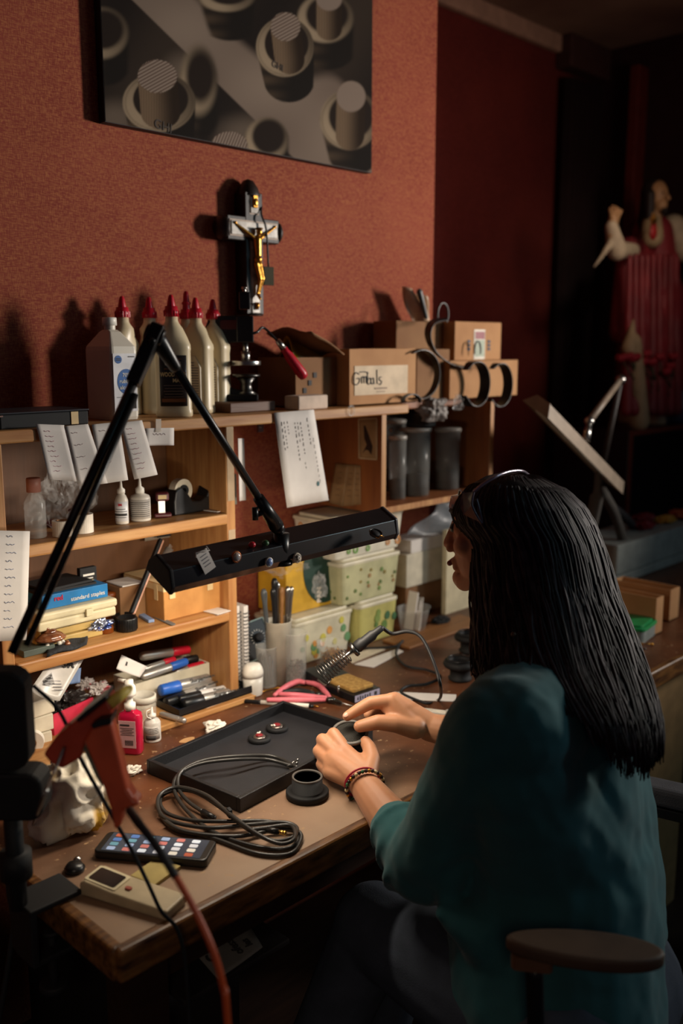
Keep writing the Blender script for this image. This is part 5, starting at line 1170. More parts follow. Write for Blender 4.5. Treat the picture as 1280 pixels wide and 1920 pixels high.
I0, I1 = at(612, 1258, d=1.72), at(676, 1208, d=1.72)
dI = (I1 - I0).normalized(); F = frame(I0, dI.orthogonal(), zd=dI); LI = (I1 - I0).length
b = MB(F); pts = []
for i in range(150):
    a = i / 150 * 2 * PI * 11; rr = .019 - .006 * (i / 150); pts.append((rr * math.cos(a), rr * math.sin(a), -.012 + LI * .78 * i / 150))
b.tube(pts, .0011, 6); b.build('coil_holder', DSTEEL, t)
MB(F).lathe([(.0125, LI * .76), (.0145, LI * .78), (.0145, LI * .84), (.0125, LI * .86), (.0105, LI * .86), (.0105, LI * .76)], 22, close=True).build('holder_collar', DSTEEL, t)
MB().tube(smooth_path([I0 + dI * .01 + V((0, 0, -.016)), I0 + V((0, 0, -.028)), at(596, 1275, z=ZD + .03)]), .002).build('holder_strut', DSTEEL, t)
I2, I3 = at(703, 1199, d=1.72), at(722, 1193, d=1.73)
ir = thing('soldering_iron', 'black soldering iron resting in the wire coil of its stand', 'soldering iron', I1)
MB().cyl(I0 + dI * .012, I1 - dI * .01, .0035).build('shaft', STEEL, ir)
MB(F).lathe([(.009, LI * .86), (.0115, LI * .9), (.0115, LI * 1.05), (.0095, LI * 1.1), (.0098, LI * 1.35), (.007, LI * 1.42), (.0062, LI * 1.62), (.004, LI * 1.64)], 22).build('handle', BLKR, ir)
e_ = I0 + dI * LI * 1.63
cw = [e_, at(735, 1188, d=1.73), at(765, 1184, d=1.72), at(790, 1196, d=1.69), at(812, 1240, d=1.64), at(826, 1290, d=1.60), at(822, 1312, z=ZD + .006), at(800, 1318, z=ZD + .004), at(765, 1306, z=ZD + .004), at(751, 1296, z=ZD + .004), at(765, 1286, z=ZD + .004), at(800, 1282, z=ZD + .004), at(825, 1268, z=ZD + .004), at(800, 1256, z=ZD + .004), at(760, 1248, z=ZD + .004), at(742, 1225, z=ZD + .004), at(752, 1205, z=ZD + .006), at(754, 1202, z=ZD + .014), at(740, 1212, z=ZD + .006), at(700, 1215, z=ZD + .004), at(660, 1216, z=ZD + .004)]
MB().tube(smooth_path(cw, 8), [.0036 if i < 20 else .0030 for i in range(8 * (len(cw) - 1) + 1)], 8).build('power_cord', BLKR, ir)

# ---------------------------------------------------------------- jars and bottles behind
def jar(px, py, r, h, label, fill=None, fillm=None, lidm=None, taper=.94, grp='clear plastic jars of parts'):
    c = at(px, py, z=ZD + .0005) + FWD * r * .9; c.z = ZD + .0006
    t = thing('clear_jar', label, 'jar', c, 0, grp)
    MB().lathe([(0, .001), (r * taper, .001), (r * taper, .002), (r, h - .003), (r * 1.06, h - .003), (r * 1.06, h), (r * .97, h), (r * .97 , h - .004), (r * (taper - .05), .004), (0, .004)], 36).build('jar_wall', FROST, t, wc=False)
    if fill == 'screws':
        b = MB()
        for i in range(230):
            a, q = rnd(0, 2 * PI), r * taper * .82 * math.sqrt(rnd(.25, 1)); p = V((q * math.cos(a), q * math.sin(a), rnd(.008, h * .42))); d_ = V((rnd(-1, 1), rnd(-1, 1), rnd(-1, 1))).normalized() * .0055
            if (p + d_).xy.length > r * .86 or (p - d_).xy.length > r * .86: continue
            b.cyl(p - d_, p + d_, .0013, n=5)
        o = b.build('screws', DSTEEL, t, wc=False); o['kind'] = 'stuff'
    if fill == 'rods':
        b = MB()
        for i in range(60):
            a, q = rnd(0, 2 * PI), r * taper * .8 * math.sqrt(rnd(.1, 1)); a2 = a + rnd(-.6, .6); b.cyl((q * math.cos(a), q * math.sin(a), .006), (q * math.cos(a2), q * math.sin(a2), h * rnd(.62, .80)), .0014, n=5)
        o = b.build('rods', mat('dark grey rods', '4b4a4c', .5), t, wc=False); o['kind'] = 'stuff'
    return t
jar(552, 1287, .0265, .118, 'tall clear jar of small screws, taller of the two beside the post', 'screws')
jar(499, 1292, .0235, .092, 'clear jar of thin grey rods, shorter one beside the post', 'rods')
c = at(473, 1308, z=ZD + .0006) + FWD * .018; c.z = ZD + .0006
t = thing('deodorant_bottle', 'squat white bottle with a rounded white cap beside the pine post', 'bottle', c)
MB().lathe([(.020, 0), (.022, .003), (.0225, .020), (.0235, .042)], 30, sy=.85).build('body', mat('white satin plastic', 'd7d2c8', .35, trans=.15), t, wc=False)
MB().lathe([(.0242, .042), (.0242, .052), (.022, .060), (.017, .068), (.013, .0695), (0, .070)], 30, sy=.85).build('cap', WHT, t, wc=False)
# spiral notebooks standing
for i, px in enumerate((452, 468)):
    c = at(px, 1235, y=-.20); c.z = ZD + .0006
    t = thing('spiral_notebook', ['spiral bound notebook standing upright against the pine post', 'spiral bound notebook standing second from the pine post'][i], 'notebook', V((c.x, -.19, ZD + .0006)), 0, 'spiral notebooks by the post')
    h = at(460, 1136, y=-.20).z - ZD - .004 * i
    MB().box((c.x, -.125, ZD + h / 2), (.012, .13, h)).build('pages', PAPER, t)
    b = MB(); nn = 22
    for k in range(nn):
        z = ZD + .008 + (h - .014) * k / nn; b.tube([(c.x + .008 * math.cos(a), -.192 + .005 * math.sin(a), z + .0012 * math.cos(a)) for a in [2 * PI * q / 8 for q in range(8)]], .0009, 5, closed=True)
    b.build('wire_spiral', DSTEEL, t)
# glass brass-screw cup and cap bottle
c = at(622, 1250, z=ZD); c.z = ZD + .0006; c += FWD * .02
t = thing('plastic_cup', 'clear plastic cup of brass pins behind the soldering iron coil', 'cup', c)
MB().lathe([(0, .001), (.028, .001), (.036, .052), (.0375, .054), (.0345, .052), (.0265, .004), (0, .004)], 34).build('cup_wall', CLEAR, t, wc=False)
b = MB()
for i in range(120):
    a, q = rnd(0, 2 * PI), .024 * math.sqrt(rnd(0, 1)); p = V((q * math.cos(a), q * math.sin(a), rnd(.008, .036))); d_ = V((rnd(-1, 1), rnd(-1, 1), rnd(-.2, 1))).normalized() * .007
    b.cyl(p - d_, p + d_, .0011, n=5)
b.build('brass_pins', GOLD, t, wc=False)['kind'] = 'stuff'
c = at(637, 1215, z=ZD); bottle('polish_bottle', V((c.x, c.y + .02, ZD + .0006)), [(.021, 0), (.022, .003), (.022, .055), (.016, .078), (.0105, .086), (.0105, .090)], [(.0115, .089), (.0115, .109), (.0105, .111), (0, .111)], mat('milky bottle', 'cfcad2', .35), BLK, 'white bottle with a black cap behind the cup of brass pins', lab=(.0222, .02, .05, 1.8, mat('lilac label', 'aaa4ba', .5), CA, [(.6, .6, .3)]))
# soldering station with dial
c = at(487, 1175, y=-.15)
F = frame(V((c.x - .004, -.135, ZD + .085)), (1, -.08, .12), zd=(-.1, -.85, .45))
t = thing('solder_station', 'black soldering station with a white rimmed dial tilted behind the notebooks', 'soldering station', V((c.x, -.11, ZD + .03)))
MB(F).prism(rrect(.088, .088, .004), -.04, 0).build('housing', BLK, t, bevel=.001)
b = MB(F)
for s in (-1, 1): b.box((0, s * .0425, .0008), (.087, .002, .0012)).box((s * .0425, 0, .0008), (.002, .085, .0012))
b.build('panel_frame', mat('pale teal frame', '8ca39c', .4), t)
b = MB(F)
for k in range(14): a = PI * 1.25 - k * PI * 1.5 / 13; b.box((.012 + .018 * math.cos(a), .002 + .018 * math.sin(a), .0008), (.0042, .0012, .0006), rot=Matrix.Rotation(a, 3, 'Z'))
b.build('dial_scale', WHT, t)
MB(F).lathe([(.011, 0), (.010, .009), (.009, .010), (0, .010)], 24, M_=TR(.012, .002)).build('dial_knob', BLKM, t)
MB(F).text('Weller', .012, TR(-.022, .028), bold=.0004).build('lettering', WHT, t)
MB().box((c.x, -.10, ZD + .022), (.075, .07, .042)).build('foot', BLK, t, bevel=.002)
# tool cup with handles
c = at(521, 1150, y=-.205); c.z = ZD + .0006
t = thing('tool_cup', 'pale plastic tub holding small tools under the lamp', 'cup', V((c.x, -.205, c.z)))
b = MB(); b.lathe([(0, .001), (.024, .001), (.030, .143), (.032, .145), (.028, .143), (.022, .004), (0, .004)], 30); b.build('cup_wall', mat('cloudy tub', 'cfc8b6', .4, alpha=.8), t, wc=False)
kinds = [('black', -.02, 1095, BLK, .006), ('brass', -.008, 1080, BLK, .0075), ('steel', .006, 1090, STEEL, .007), ('steel2', .018, 1098, STEEL, .006), ('wood', .012, 1100, wood('tool wood', '8a5f38', 'a87a4a'), .006), ('grey', -.028, 1098, mat('grey tool', '4c5052', .4), .007), ('st3', .028, 1100, STEEL, .005)]
tlabs = ['tool with a thin black handle in the pale tub, second from the left', 'tool with a big black bulb handle standing tallest in the pale tub', 'tool with a bright steel ball end in the middle of the pale tub', 'tool with a shiny steel end right of the middle in the pale tub', 'tool with a pale wooden handle in the pale tub', 'grey ribbed tool at the far left of the pale tub', 'thin steel tool leaning at the right of the pale tub']
for i, (kn, dx_, py, mm, rr) in enumerate(kinds):
    zt_ = at(521, py + 4, y=-.205).z; base = V((c.x + dx_ * .5, -.205 + .008 * (i % 3 - 1), c.z + .006)); top = V((c.x + dx_ * 1.15, -.205 + .01 * (i % 3 - 1), zt_))
    t2 = thing('hand_tool', tlabs[i], 'tool', base, 0, 'small tools in the pale tub')
    d_ = (top - base); MB().cyl(base, base + d_ * .6, .0022, n=8).build('shank', DSTEEL, t2)
    MB(frame(base + d_ * .55, d_.orthogonal(), zd=d_)).lathe([(rr * .5, 0), (rr * .7, .005), (rr * .75, d_.length * .3), (rr, d_.length * .38), (rr * 1.05, d_.length * .42), (rr * .6, d_.length * .455), (0, d_.length * .46)], 14).build('handle', mm, t2)
# storage bins
PAT = mat('pale lid plastic', 'cfc7ae', .4)
def tub(px0, px1, Y0, Y1, z0, h, m_, label, dots=None, lid=PAT, body_label=None):
    x0, x1 = at(px0, 1150, y=Y0).x, at(px1, 1150, y=Y0).x
    t = thing('storage_tub', label, 'storage tub', ((x0 + x1) / 2, (Y0 + Y1) / 2, z0 + .0006), 0, 'stacked plastic storage tubs')
    w_, d__ = x1 - x0, Y1 - Y0; cxx, cyy = (x0 + x1) / 2, (Y0 + Y1) / 2; lv = [(.90, 0), (.92, .003), (1, h * .84)]; vs = []
    for s, z in lv:
        for a_, b_ in rrect(w_ * s * .97, d__ * s * .97, .012, 3): vs.append((cxx + a_, cyy + b_, z0 + .0006 + z))
    n = 16; MB().add(vs, [(j * n + i, j * n + (i + 1) % n, (j + 1) * n + (i + 1) % n, (j + 1) * n + i) for j in range(2) for i in range(n)] + [tuple(range(n))[::-1], tuple(range(2 * n, 3 * n))], 0, False).build('tub_body', m_, t, bevel=.001)
    b = MB(TR(cxx, cyy, z0)); b.prism(rrect(w_, d__, .014), h * .84, h * .92).prism(rrect(w_ * .9, d__ * .86, .012), h * .92, h - .001)
    b.build('lid', lid, t, bevel=.002)
    if dots:
        random.seed(len(label)); cnt = 0
        for k in range(dots[1]):
            u, v = rnd(-.42, .42), rnd(.12, .74); c_ = dots[0][k % len(dots[0])]; r = dots[2] * rnd(.7, 1.2)
            yy = Y0 + (d__ / 2) * (1 - .97 * (.92 + .08 * v / .84)) - .0006
            MB(frame((cxx + u * w_, yy, z0 + v * h), (1, 0, 0), yd=(0, 0, 1))).lathe([(r, -.002), (r, .0014), (r * dots[3], .0014), (r * dots[3], -.002)], 14, close=True, sy=1.2, smooth=False).build('printed_motif', mat('motif ' + c_, c_, .6), t)
            xx = cxx - w_ / 2 * .97 * (.92 + .08 * v / .84) - .0004
            if k % 2: MB(frame((xx, cyy + u * d__ * .8, z0 + v * h), (0, -1, 0), yd=(0, 0, 1))).lathe([(r, -.002), (r, .0014), (r * dots[3], .0014), (r * dots[3], -.002)], 14, close=True, sy=1.2, smooth=False).build('printed_motif', mat('motif ' + c_, c_, .6), t)
    return t, x0, x1
zl = at(700, 1115, y=-.19).z; 
hlow = at(700, 1125, y=-.17).z - ZD
TUBM = mat('cloudy plastic', 'c4bea6', .4)
t, _, _ = tub(548, 664, -.165, -.02, ZD, hlow, TUBM, 'pale tub with yellow and green dots, bottom left of the stack', (['b9b04a', '5e8a5e', 'c98f4a'], 14, .008, .0))
t, x0, x1 = tub(672, 748, -.165, -.02, ZD, hlow, mat('yellow scene plastic', 'b7b06a', .45), 'tub printed with a green and yellow garden scene, bottom right of the stack', (['5c7d3e', '3f6b46', '7a8f4a'], 8, .009, .0))
h2 = at(700, 1038, y=-.165).z - ZD - hlow
t, x0, x1 = tub(638, 752, -.165, -.02, ZD + hlow, h2, mat('sage plastic', 'b9b68e', .45), 'sage green tub with small printed figures, second from the top of the stack', (['6f8a4a', '8a7a3e', '9c7a50', '5c6f3c'], 18, .004, .0))
zz3 = ZD + hlow + h2; h3 = 1.090 - zz3
t, x0, x1 = tub(622, 758, -.165, -.02, zz3, h3, mat('white printed plastic', 'd3cdbb', .45), 'white tub with green and orange rings, topmost of the stack below the cabinet', (['6f9a4e', 'c48a52', '94a868', 'b8763e'], 26, .008, .55))
crumple('plastic_bag', V(((x0 - .075), -.09, zz3 - .03)), (.05, .035, .035), CLEARF, 'clear crinkled plastic bag behind the lamp head', 'bag', seed=71, amp=.5)
# panettone style yellow box
xq_, xr = at(536, 1100, y=-.12).x, at(632, 1100, y=-.12).x
hz = .17
t = thing('bread_box', 'tall yellow food box with a dark green oval panel behind the lamp', 'box', ((xq_ + xr) / 2, -.07, ZD + hlow + .001))
hz0 = ZD + hlow
MB().box(((xq_ + xr) / 2, -.07, hz0 + .001 + hz / 2), (xr - xq_, .10, hz)).build('carton_body', mat('warm yellow card', 'c79a2a', .5), t, bevel=.001)
F = Matrix(((1, 0, 0, 0), (0, 0, -1, -.1203), (0, 1, 0, 0), (0, 0, 0, 1))); cxx = (xq_ + xr) / 2
MB(F).prism([(min(xr - .001, cxx + .045 + .075 * math.cos(a)), hz0 + .10 + .092 * math.sin(a)) for a in [2 * PI * i / 48 for i in range(48)]], 0, .0008).build('oval_panel', mat('bottle green', '1f3a30', .5), t)
MB(F @ TR(cxx + .022, hz0 + .032, .0012, rz=PI / 2)).text('PAN', .020, Matrix(), bold=.0006, ax='CENTER').build('lettering', mat('label cream', 'd8c9b4', .5), t)
MB(F @ TR(xr - .008, hz0 + .08, .0012, rz=PI / 2)).box((0, 0, 0), (.06, .006, .0006)).build('lettering', mat('warm yellow card', 'c79a2a', .5), t)
crumple('plastic_bag', V((cxx + .01, -.135, ZD + hlow + .03)), (.02, .012, .03), CLEARF, 'clear film scrap in front of the yellow box', 'film', seed=77, amp=.6, n=16)

# basket of papers, white boxes, leaning board, cable pieces, offcuts
c = at(790, 1188, z=ZD); c.z = ZD + .0006; c += V((0, .03, 0))
t = thing('plastic_basket', 'clear plastic basket of folded papers right of the printed tubs', 'basket', c)
MB().lathe([(0, .001), (.036, .001), (.050, .062), (.053, .064), (.048, .062), (.034, .004), (0, .004)], 30, sy=.8).build('basket_wall', CLEAR, t, wc=False)
for i, (dx_, dy_, a, b2, h, lb_) in enumerate(((-.028, .0, .0, .25, .10, 'white folded strip standing at the left in the clear basket'), (.006, -.005, .55, .7, .085, 'white folded paper leaning right in the clear basket'), (.018, .012, .3, .4, .07, 'cream slip at the back of the clear basket'), (-.008, -.014, -.2, .2, .05, 'white slip lying low at the front of the clear basket'))):
    p = c + V((dx_ * .6, dy_, .008)); tag(MB(TR(p.x, p.y, p.z, ry=b2 * .8, rz=a)).box((0, 0, h / 2), (.004, .03, h)).build('folded_paper', PAPER, org=p), lb_, 'folded paper', 'papers in the clear basket')
x0, x1 = at(757, 1040, y=-.08).x, at(842, 1040, y=-.08).x
zt = at(800, 1090, y=-.08).z
tag(slab('cardboard_carton', x0 + .01, x1 + .02, -.08, -.005, ZD + .0005, zt, CARDD, .001), 'brown carton standing behind the clear basket', 'box')
zt2 = at(800, 1032, y=-.09).z
tag(slab('white_carton', x0, x1 + .02, -.09, -.005, zt + .0005, zt2, WHT if 0 else mat('white card box', 'cdc4ae', .6), .001), 'white carton on top of the brown carton behind the worker', 'box')
zt3 = at(800, 1008, y=-.09).z
tag(slab('white_packet', x0 + .02, x1 + .02, -.088, -.01, zt2 + .0005, zt3, PAPER, .001), 'flat white packet with faint print on the white carton', 'packet')
o = MB().grid(lambda u, v: (at(762 + 10 * u + 100 * v, 1004, y=-.10) * (1 - u) + at(838 + 50 * v, 925 - 20 * v, y=-.08) * u) + V((0, .012 * math.sin(u * 9 + 4 * v), .004 * math.sin(v * 12))), 12, 8).build('plastic_sheet', mat('blue grey film', '8f9499', .3, trans=.4, alpha=.6), org=at(800, 980, y=-.1), solid=.001)
tag(o, 'crinkled clear plastic sheet heaped beside the worker head', 'plastic sheet')
WB = at(862, 1180, z=ZD); 
x0, x1 = at(836, 1100, y=-.14).x, at(905, 1100, y=-.14).x
tag(slab('white_board', x0, x1, -.14, -.125, ZD + .0005, at(860, 990, y=-.14).z, mat('cream board', 'cbbf9f', .6), .001), 'tall cream board standing upright in front of the worker face', 'board')
for i, (px, py, lb_) in enumerate(((880, 1222, 'black turned headphone ring stack behind the worker chin, farther one'), (862, 1274, 'black turned headphone ring stack behind the worker chin, nearer one'))):
    c = at(px, py, z=ZD); c.z = ZD + .0006
    t = thing('ear_cup', lb_, 'ear cup', c, 0)
    MB().lathe([(.025, 0), (.027, .005), (.023, .008), (.023, .020), (.025, .028), (.036, .031), (.039, .037), (.036, .044), (.028, .047), (.026, .041), (.022, .038), (0, .038)], 32).build('housing', BLKM, t, wc=False)
    MB().lathe([(.0285, .0475), (.031, .049), (.0285, .0505), (.026, .049)], 32, close=True).build('rim', BLK, t, wc=False)
tag(slab('bench_offcut', 1.70, 2.02, -.265, -.175, ZD + .0005, ZD + .006, wood('pale offcut', '7a4f2c', '946338'), .001), 'thin wood strip lying in front of the printed tubs', 'wood strip')
def flat(px4, name, m_, label, cat, h=.0012, z=ZD + .0008):
    P_ = [at(a, b_, z=z) for a, b_ in px4]; n = len(P_)
    b = MB().add([p for p in P_] + [p + V((0, 0, h)) for p in P_], [tuple(range(n))[::-1], tuple(range(n, 2 * n))] + [(i, (i + 1) % n, n + (i + 1) % n, n + i) for i in range(n)])
    return tag(b.build(name, m_, org=P_[0]), label, cat)
flat([(664, 1246), (745, 1217), (756, 1222), (700, 1252)], 'torn_paper', PAPER, 'torn white paper scrap behind the soldering iron handle', 'scrap of paper')
flat([(648, 1230), (700, 1216), (722, 1218), (660, 1244)], 'torn_paper', mat('pale card', 'cfc2ac', .6), 'cream paper scrap under the torn white one', 'scrap of paper', z=ZD + .0005)
flat([(738, 1298), (855, 1303), (855, 1316), (745, 1312)], 'white_strip', PAPER, 'narrow white card strip lying under the iron cord loop', 'strip')
flat([(735, 1304), (770, 1316), (764, 1320), (730, 1310)], 'wooden_stick', mat('pale wood stick', 'b09468', .6), 'tiny wooden stick beside the white strip', 'stick', .002, ZD + .0022)
t = thing('plastic_clip', 'white plastic U shaped clip lying behind the right wrist', 'clip', at(805, 1338, z=ZD + .0006))
A_, B_ = at(774, 1332, z=ZD + .004), at(840, 1340, z=ZD + .004); F = frame((A_ + B_) / 2, B_ - A_, zd=(0, 0, 1)); L_ = (B_ - A_).length
MB(F).box((0, 0, -.001), (L_, .018, .003)).box((0, -.008, .002), (L_, .0016, .006)).box((0, .008, .002), (L_, .0016, .006)).build('clip_body', WHT, t, bevel=.0006)
for s in (-1, 1): MB(F).cyl((s * (L_ / 2 - .002), 0, 0), (s * (L_ / 2 - .002), 0, .010), .003).build('peg', WHT, t)
c = at(690, 1205, z=ZD); c.z = ZD + .0012; tag(MB_local(MB().lathe([(.026, 0), (.027, .003), (.024, .006), (0, .007)], 28), 'flat_disc', BLKM, c + V((.03, .05, 0))), 'flat round black disc lying in front of the printed tubs', 'disc')
c = at(845, 1170, z=ZD); crumple('black_cloth', V((c.x - .02, c.y + .02, ZD)), (.03, .02, .012), BLKM, 'small black cloth heap beside the clear basket', 'cloth', seed=81)

# ---------------------------------------------------------------- inside the right cabinet
for i, (px, Y, r, lb_, tz_) in enumerate(((738, -.06, .030, 'clear plastic jar at the far left inside the cabinet', 1.30), (780, -.15, .036, 'clear plastic jar in the middle of the cabinet', 1.285), (838, -.14, .034, 'clear plastic jar at the right of the cabinet jars', 1.275), (745, -.155, .022, 'narrow clear jar nearest the left side of the cabinet', 1.27))):
    x = at(px, 880, y=Y).x; t = thing('storage_jar', lb_, 'jar', (x, Y, 1.1085), 0, 'clear jars in the cabinet'); h = tz_ - 1.1085
    MB().lathe([(0, .001), (r * .95, .001), (r, h - .008), (r * .97, h - .008), (r * .9, .004), (0, .004)], 28).build('jar_wall', mat('smoky plastic', '9a9a96', .25, alpha=.26), t, wc=False)
    MB().lathe([(r * 1.06, h - .010), (r * 1.08, h - .002), (r * 1.0, h), (0, h)], 28).build('lid', mat('clear lid', 'a8a29a', .3, alpha=.8), t, wc=False)
    MB().lathe([(r * .85, .005), (r * .87, h * .3), (0, h * .34)], 20).build('dark_contents', mat('dark contents', '1f2226', .7), t, wc=False)
x = at(808, 820, y=-.12).x
t = tag(MB_local(MB().lathe([(.036, 0), (.037, .003), (.037, .010), (.024, .012), (.024, .030), (.022, .032), (0, .032)], 30), 'stepped_disc', BLKM, (at(788, 820, y=-.15).x + .004, -.15, 1.2866)), 'black stepped disc lying on the middle cabinet jar', 'disc')
x = at(888, 900, y=-.10).x; tag(slab('small_carton', x - .03, x + .05, -.12, -.03, 1.1085, 1.148, CARD, .001), 'low tan carton at the right inside the cabinet', 'box')
o = tag(MB().cyl((1.672, -.19, 1.109), (1.664, -.12, 1.24), .003, n=8).build('red_pencil', REDP, org=(1.67, -.19, 1.109)), 'thin red pencil leaning at the left inside the cabinet', 'pencil')
for i, px in enumerate((733, 753)):
    p = at(px, 806, y=-.10); tag(MB().ell(p, .006).build('chrome_ball', STEEL, org=p - V((0, 0, .006))), ['shiny chrome ball on the left cabinet jar', 'shiny chrome ball beside the black stepped cap'][i], 'ball', 'chrome balls in the cabinet')

# ---------------------------------------------------------------- the worker
SKIN = mat('skin', 'b9805c', .5, c2='c48c68', scale=12, sheen=.1)
SKIN.node_tree.nodes['Principled BSDF'].inputs['Subsurface Weight'].default_value = .12
SKIN.node_tree.nodes['Principled BSDF'].inputs['Subsurface Radius'].default_value = (.01, .004, .002)
TEAL = mat('teal jersey', '2a5f63', .92, sheen=.15, bump=.1, bscale=700, var=.06)
JEAN = mat('blue grey denim', '3d4450', .9, bump=.3, bscale=600)
HAIR = mat('dark brown hair', '1a1412', .68, c2='2b211e', scale=90)
hip = V((1.10, -1.09, .55))
per = thing('person', 'long haired worker in a teal sweater seated at the workbench, holding a small black cup', 'person', (1.08, -1.02, 0))
def A(px, py, d): return at(px, py, d=d)
HC = A(955, 985, 1.475)
hf = (-RGT * .90 + FWD * .36 + V((0, 0, -.16))).normalized()
HFm = frame(HC, hf, zd=(0, 0, 1))
def Hh(x, y, z): return HFm @ V((x, y, z))
SLj, SRj = A(925, 1375, 1.25), V((1.318, -.95, .985))
ELj, WL = A(795, 1622, 1.385), A(678, 1466, 1.555)
ERj, WR = A(985, 1400, 1.60), A(806, 1364, 1.655)
NK0, NK1 = A(1010, 1255, 1.45), HC + V((.008, -.01, -.07))
b = MB()
# skull, face, neck
b.ell(Hh(-.008, 0, .000), (.086, .068, .076), n=28, M_=HFm.to_3x3().to_4x4()).ell(Hh(.030, 0, -.030), (.058, .056, .082), n=28, M_=HFm.to_3x3().to_4x4())
b.caps(Hh(.075, 0, -.092), Hh(.070, 0, -.098), .016, .016)
for s in (-1, 1):
    b.caps(Hh(.068, s * .010, -.096), Hh(.0, s * .052, -.066), .015, .014).caps(Hh(.083, s * .010, .018), Hh(.070, s * .042, .016), .010, .009)
    b.ell(Hh(.062, s * .034, -.030), (.022, .018, .018)).ell(Hh(.093, s * .010, -.042), .0075)
    b.caps(Hh(-.012, s * .074, -.004), Hh(-.006, s * .072, -.035), .009, .006)
    b.ell(Hh(.072, s * .030, -.004), .013)
b.caps(Hh(.082, 0, .012), Hh(.098, 0, -.034), .007, .0085).ell(Hh(.099, 0, -.037), .0085)
b.caps(Hh(.083, -.014, -.062), Hh(.083, .014, -.062), .0072, .0072).caps(Hh(.081, -.012, -.072), Hh(.081, .012, -.072), .0072, .0072)
b.caps(NK0, NK1, .056, .050)
# trunk and legs (under the clothes)
b.caps(V((1.15, -1.0, .92)), V((1.12, -1.05, .68)), .10, .105).caps(SLj, SRj, .045, .045).caps(V((1.12, -1.05, .70)), hip, .11, .12)
KL, KR = V((1.03, -.765, .555)), V((1.205, -.72, .565)); AL, AR = V((.95, -.62, .10)), V((1.22, -.60, .10))
HLj, HRj = hip + V((-.075, -.01, -.01)), hip + V((.09, .01, -.01))
for h_, k_, a_ in ((HLj, KL, AL), (HRj, KR, AR)): b.caps(h_, k_, .072, .05).caps(k_, a_, .048, .034).caps(a_ + V((0, 0, -.04)), a_ + V((-.01, .13, -.06)), .03, .024)
# arms
b.caps(SLj, ELj, .042, .036).caps(ELj, (ELj * .55 + WL * .45), .038, .036).caps((ELj * .55 + WL * .45), WL, .036, .024)
b.caps(SRj, ERj, .042, .036).caps(ERj, WR, .037, .025)
def finger(pts, rs):
    for i in range(len(pts) - 1): b.caps(pts[i], pts[i + 1], rs[i], rs[i + 1], n=14)
# left hand closed round the cup
mL = [A(648, 1408, 1.612), A(631, 1416, 1.607), A(619, 1430, 1.600), A(618, 1448, 1.592)]
fL = [[mL[0], A(625, 1376, 1.640), A(627, 1378, 1.668), A(640, 1384, 1.680)], [mL[1], A(604, 1387, 1.638), A(606, 1396, 1.668), A(622, 1402, 1.684)],
      [mL[2], A(597, 1408, 1.632), A(602, 1420, 1.658), A(618, 1424, 1.672)], [mL[3], A(602, 1433, 1.618), A(608, 1444, 1.640), A(622, 1444, 1.652)]]
for m_, f_, r in zip(mL, fL, (.0115, .0115, .0110, .0098)):
    b.caps(WL, m_, .020, .0128); finger(f_, (r * 1.12, r, r * .92, r * .84))
for i in range(3): b.caps(mL[i], mL[i + 1], .0125, .012)
b.caps(WL, (mL[1] + mL[2]) / 2, .024, .016)
finger([A(688, 1452, 1.56), A(697, 1424, 1.588), A(693, 1404, 1.607), A(685, 1391, 1.622)], (.018, .0145, .0125, .0105))
b.caps(A(688, 1452, 1.56), mL[0], .017, .013).caps(A(697, 1428, 1.585), A(662, 1424, 1.602), .012, .013)
# right hand hovering over the cup
mR = [A(735, 1314, 1.652), A(744, 1316, 1.672), A(753, 1322, 1.688), A(762, 1332, 1.700)]
fR = [[mR[0], A(694, 1318, 1.650), A(672, 1330, 1.648), A(651, 1343, 1.646)], [mR[1], A(712, 1318, 1.690), A(698, 1328, 1.692), A(690, 1340, 1.688)],
      [mR[2], A(722, 1328, 1.706), A(710, 1338, 1.704), A(712, 1348, 1.694)], [mR[3], A(736, 1338, 1.716), A(728, 1346, 1.708), A(732, 1353, 1.700)]]
for m_, f_, r in zip(mR, fR, (.0120, .0115, .0110, .0095)):
    b.caps(WR, m_, .021, .0145); finger(f_, (r * 1.15, r, r * .9, r * .76))
for i in range(3): b.caps(mR[i], mR[i + 1], .014, .0135)
b.caps(WR, (mR[0] + mR[1]) / 2, .025, .017)
finger([A(778, 1364, 1.640), A(742, 1357, 1.630), A(708, 1354, 1.628), A(674, 1362, 1.630)], (.021, .0160, .0135, .0108))
b.caps(A(770, 1360, 1.642), mR[0], .020, .015).caps(A(752, 1345, 1.645), A(725, 1326, 1.652), .016, .012)
body = b.build('body', SKIN, per, remesh=.0024, sm_it=4)
# finger nails
for p_, q_ in ((fR[0][3], fR[0][2]), (A(674, 1362, 1.630), A(708, 1354, 1.628)), (A(685, 1391, 1.622), A(693, 1404, 1.607))):
    dd = (p_ - q_).normalized(); up_ = (V((0, 0, 1)) - FWD * .8); up_ = (up_ - dd * up_.dot(dd)).normalized()
    MB(frame(p_ + dd * .001 + up_ * .0080, dd, zd=up_)).ell((0, 0, 0), (.0055, .0045, .0012)).build('finger_nail', mat('nail', 'd3a088', .3), per)
# eyes and brows
for s in (-1, 1):
    MB().ell(Hh(.080, s * .030, -.004), (.009, .009, .009)).build('eye', mat('eye', '2a211e', .2), per)
    MB().caps(Hh(.092, s * .014, .020), Hh(.080, s * .044, .022), .0035, .0025).build('eyebrow', HAIR, per)
MB().caps(Hh(.0925, -.013, -.0665), Hh(.0925, .013, -.0665), .0045, .0045).build('lips', mat('lips', '9c5a50', .4), per)
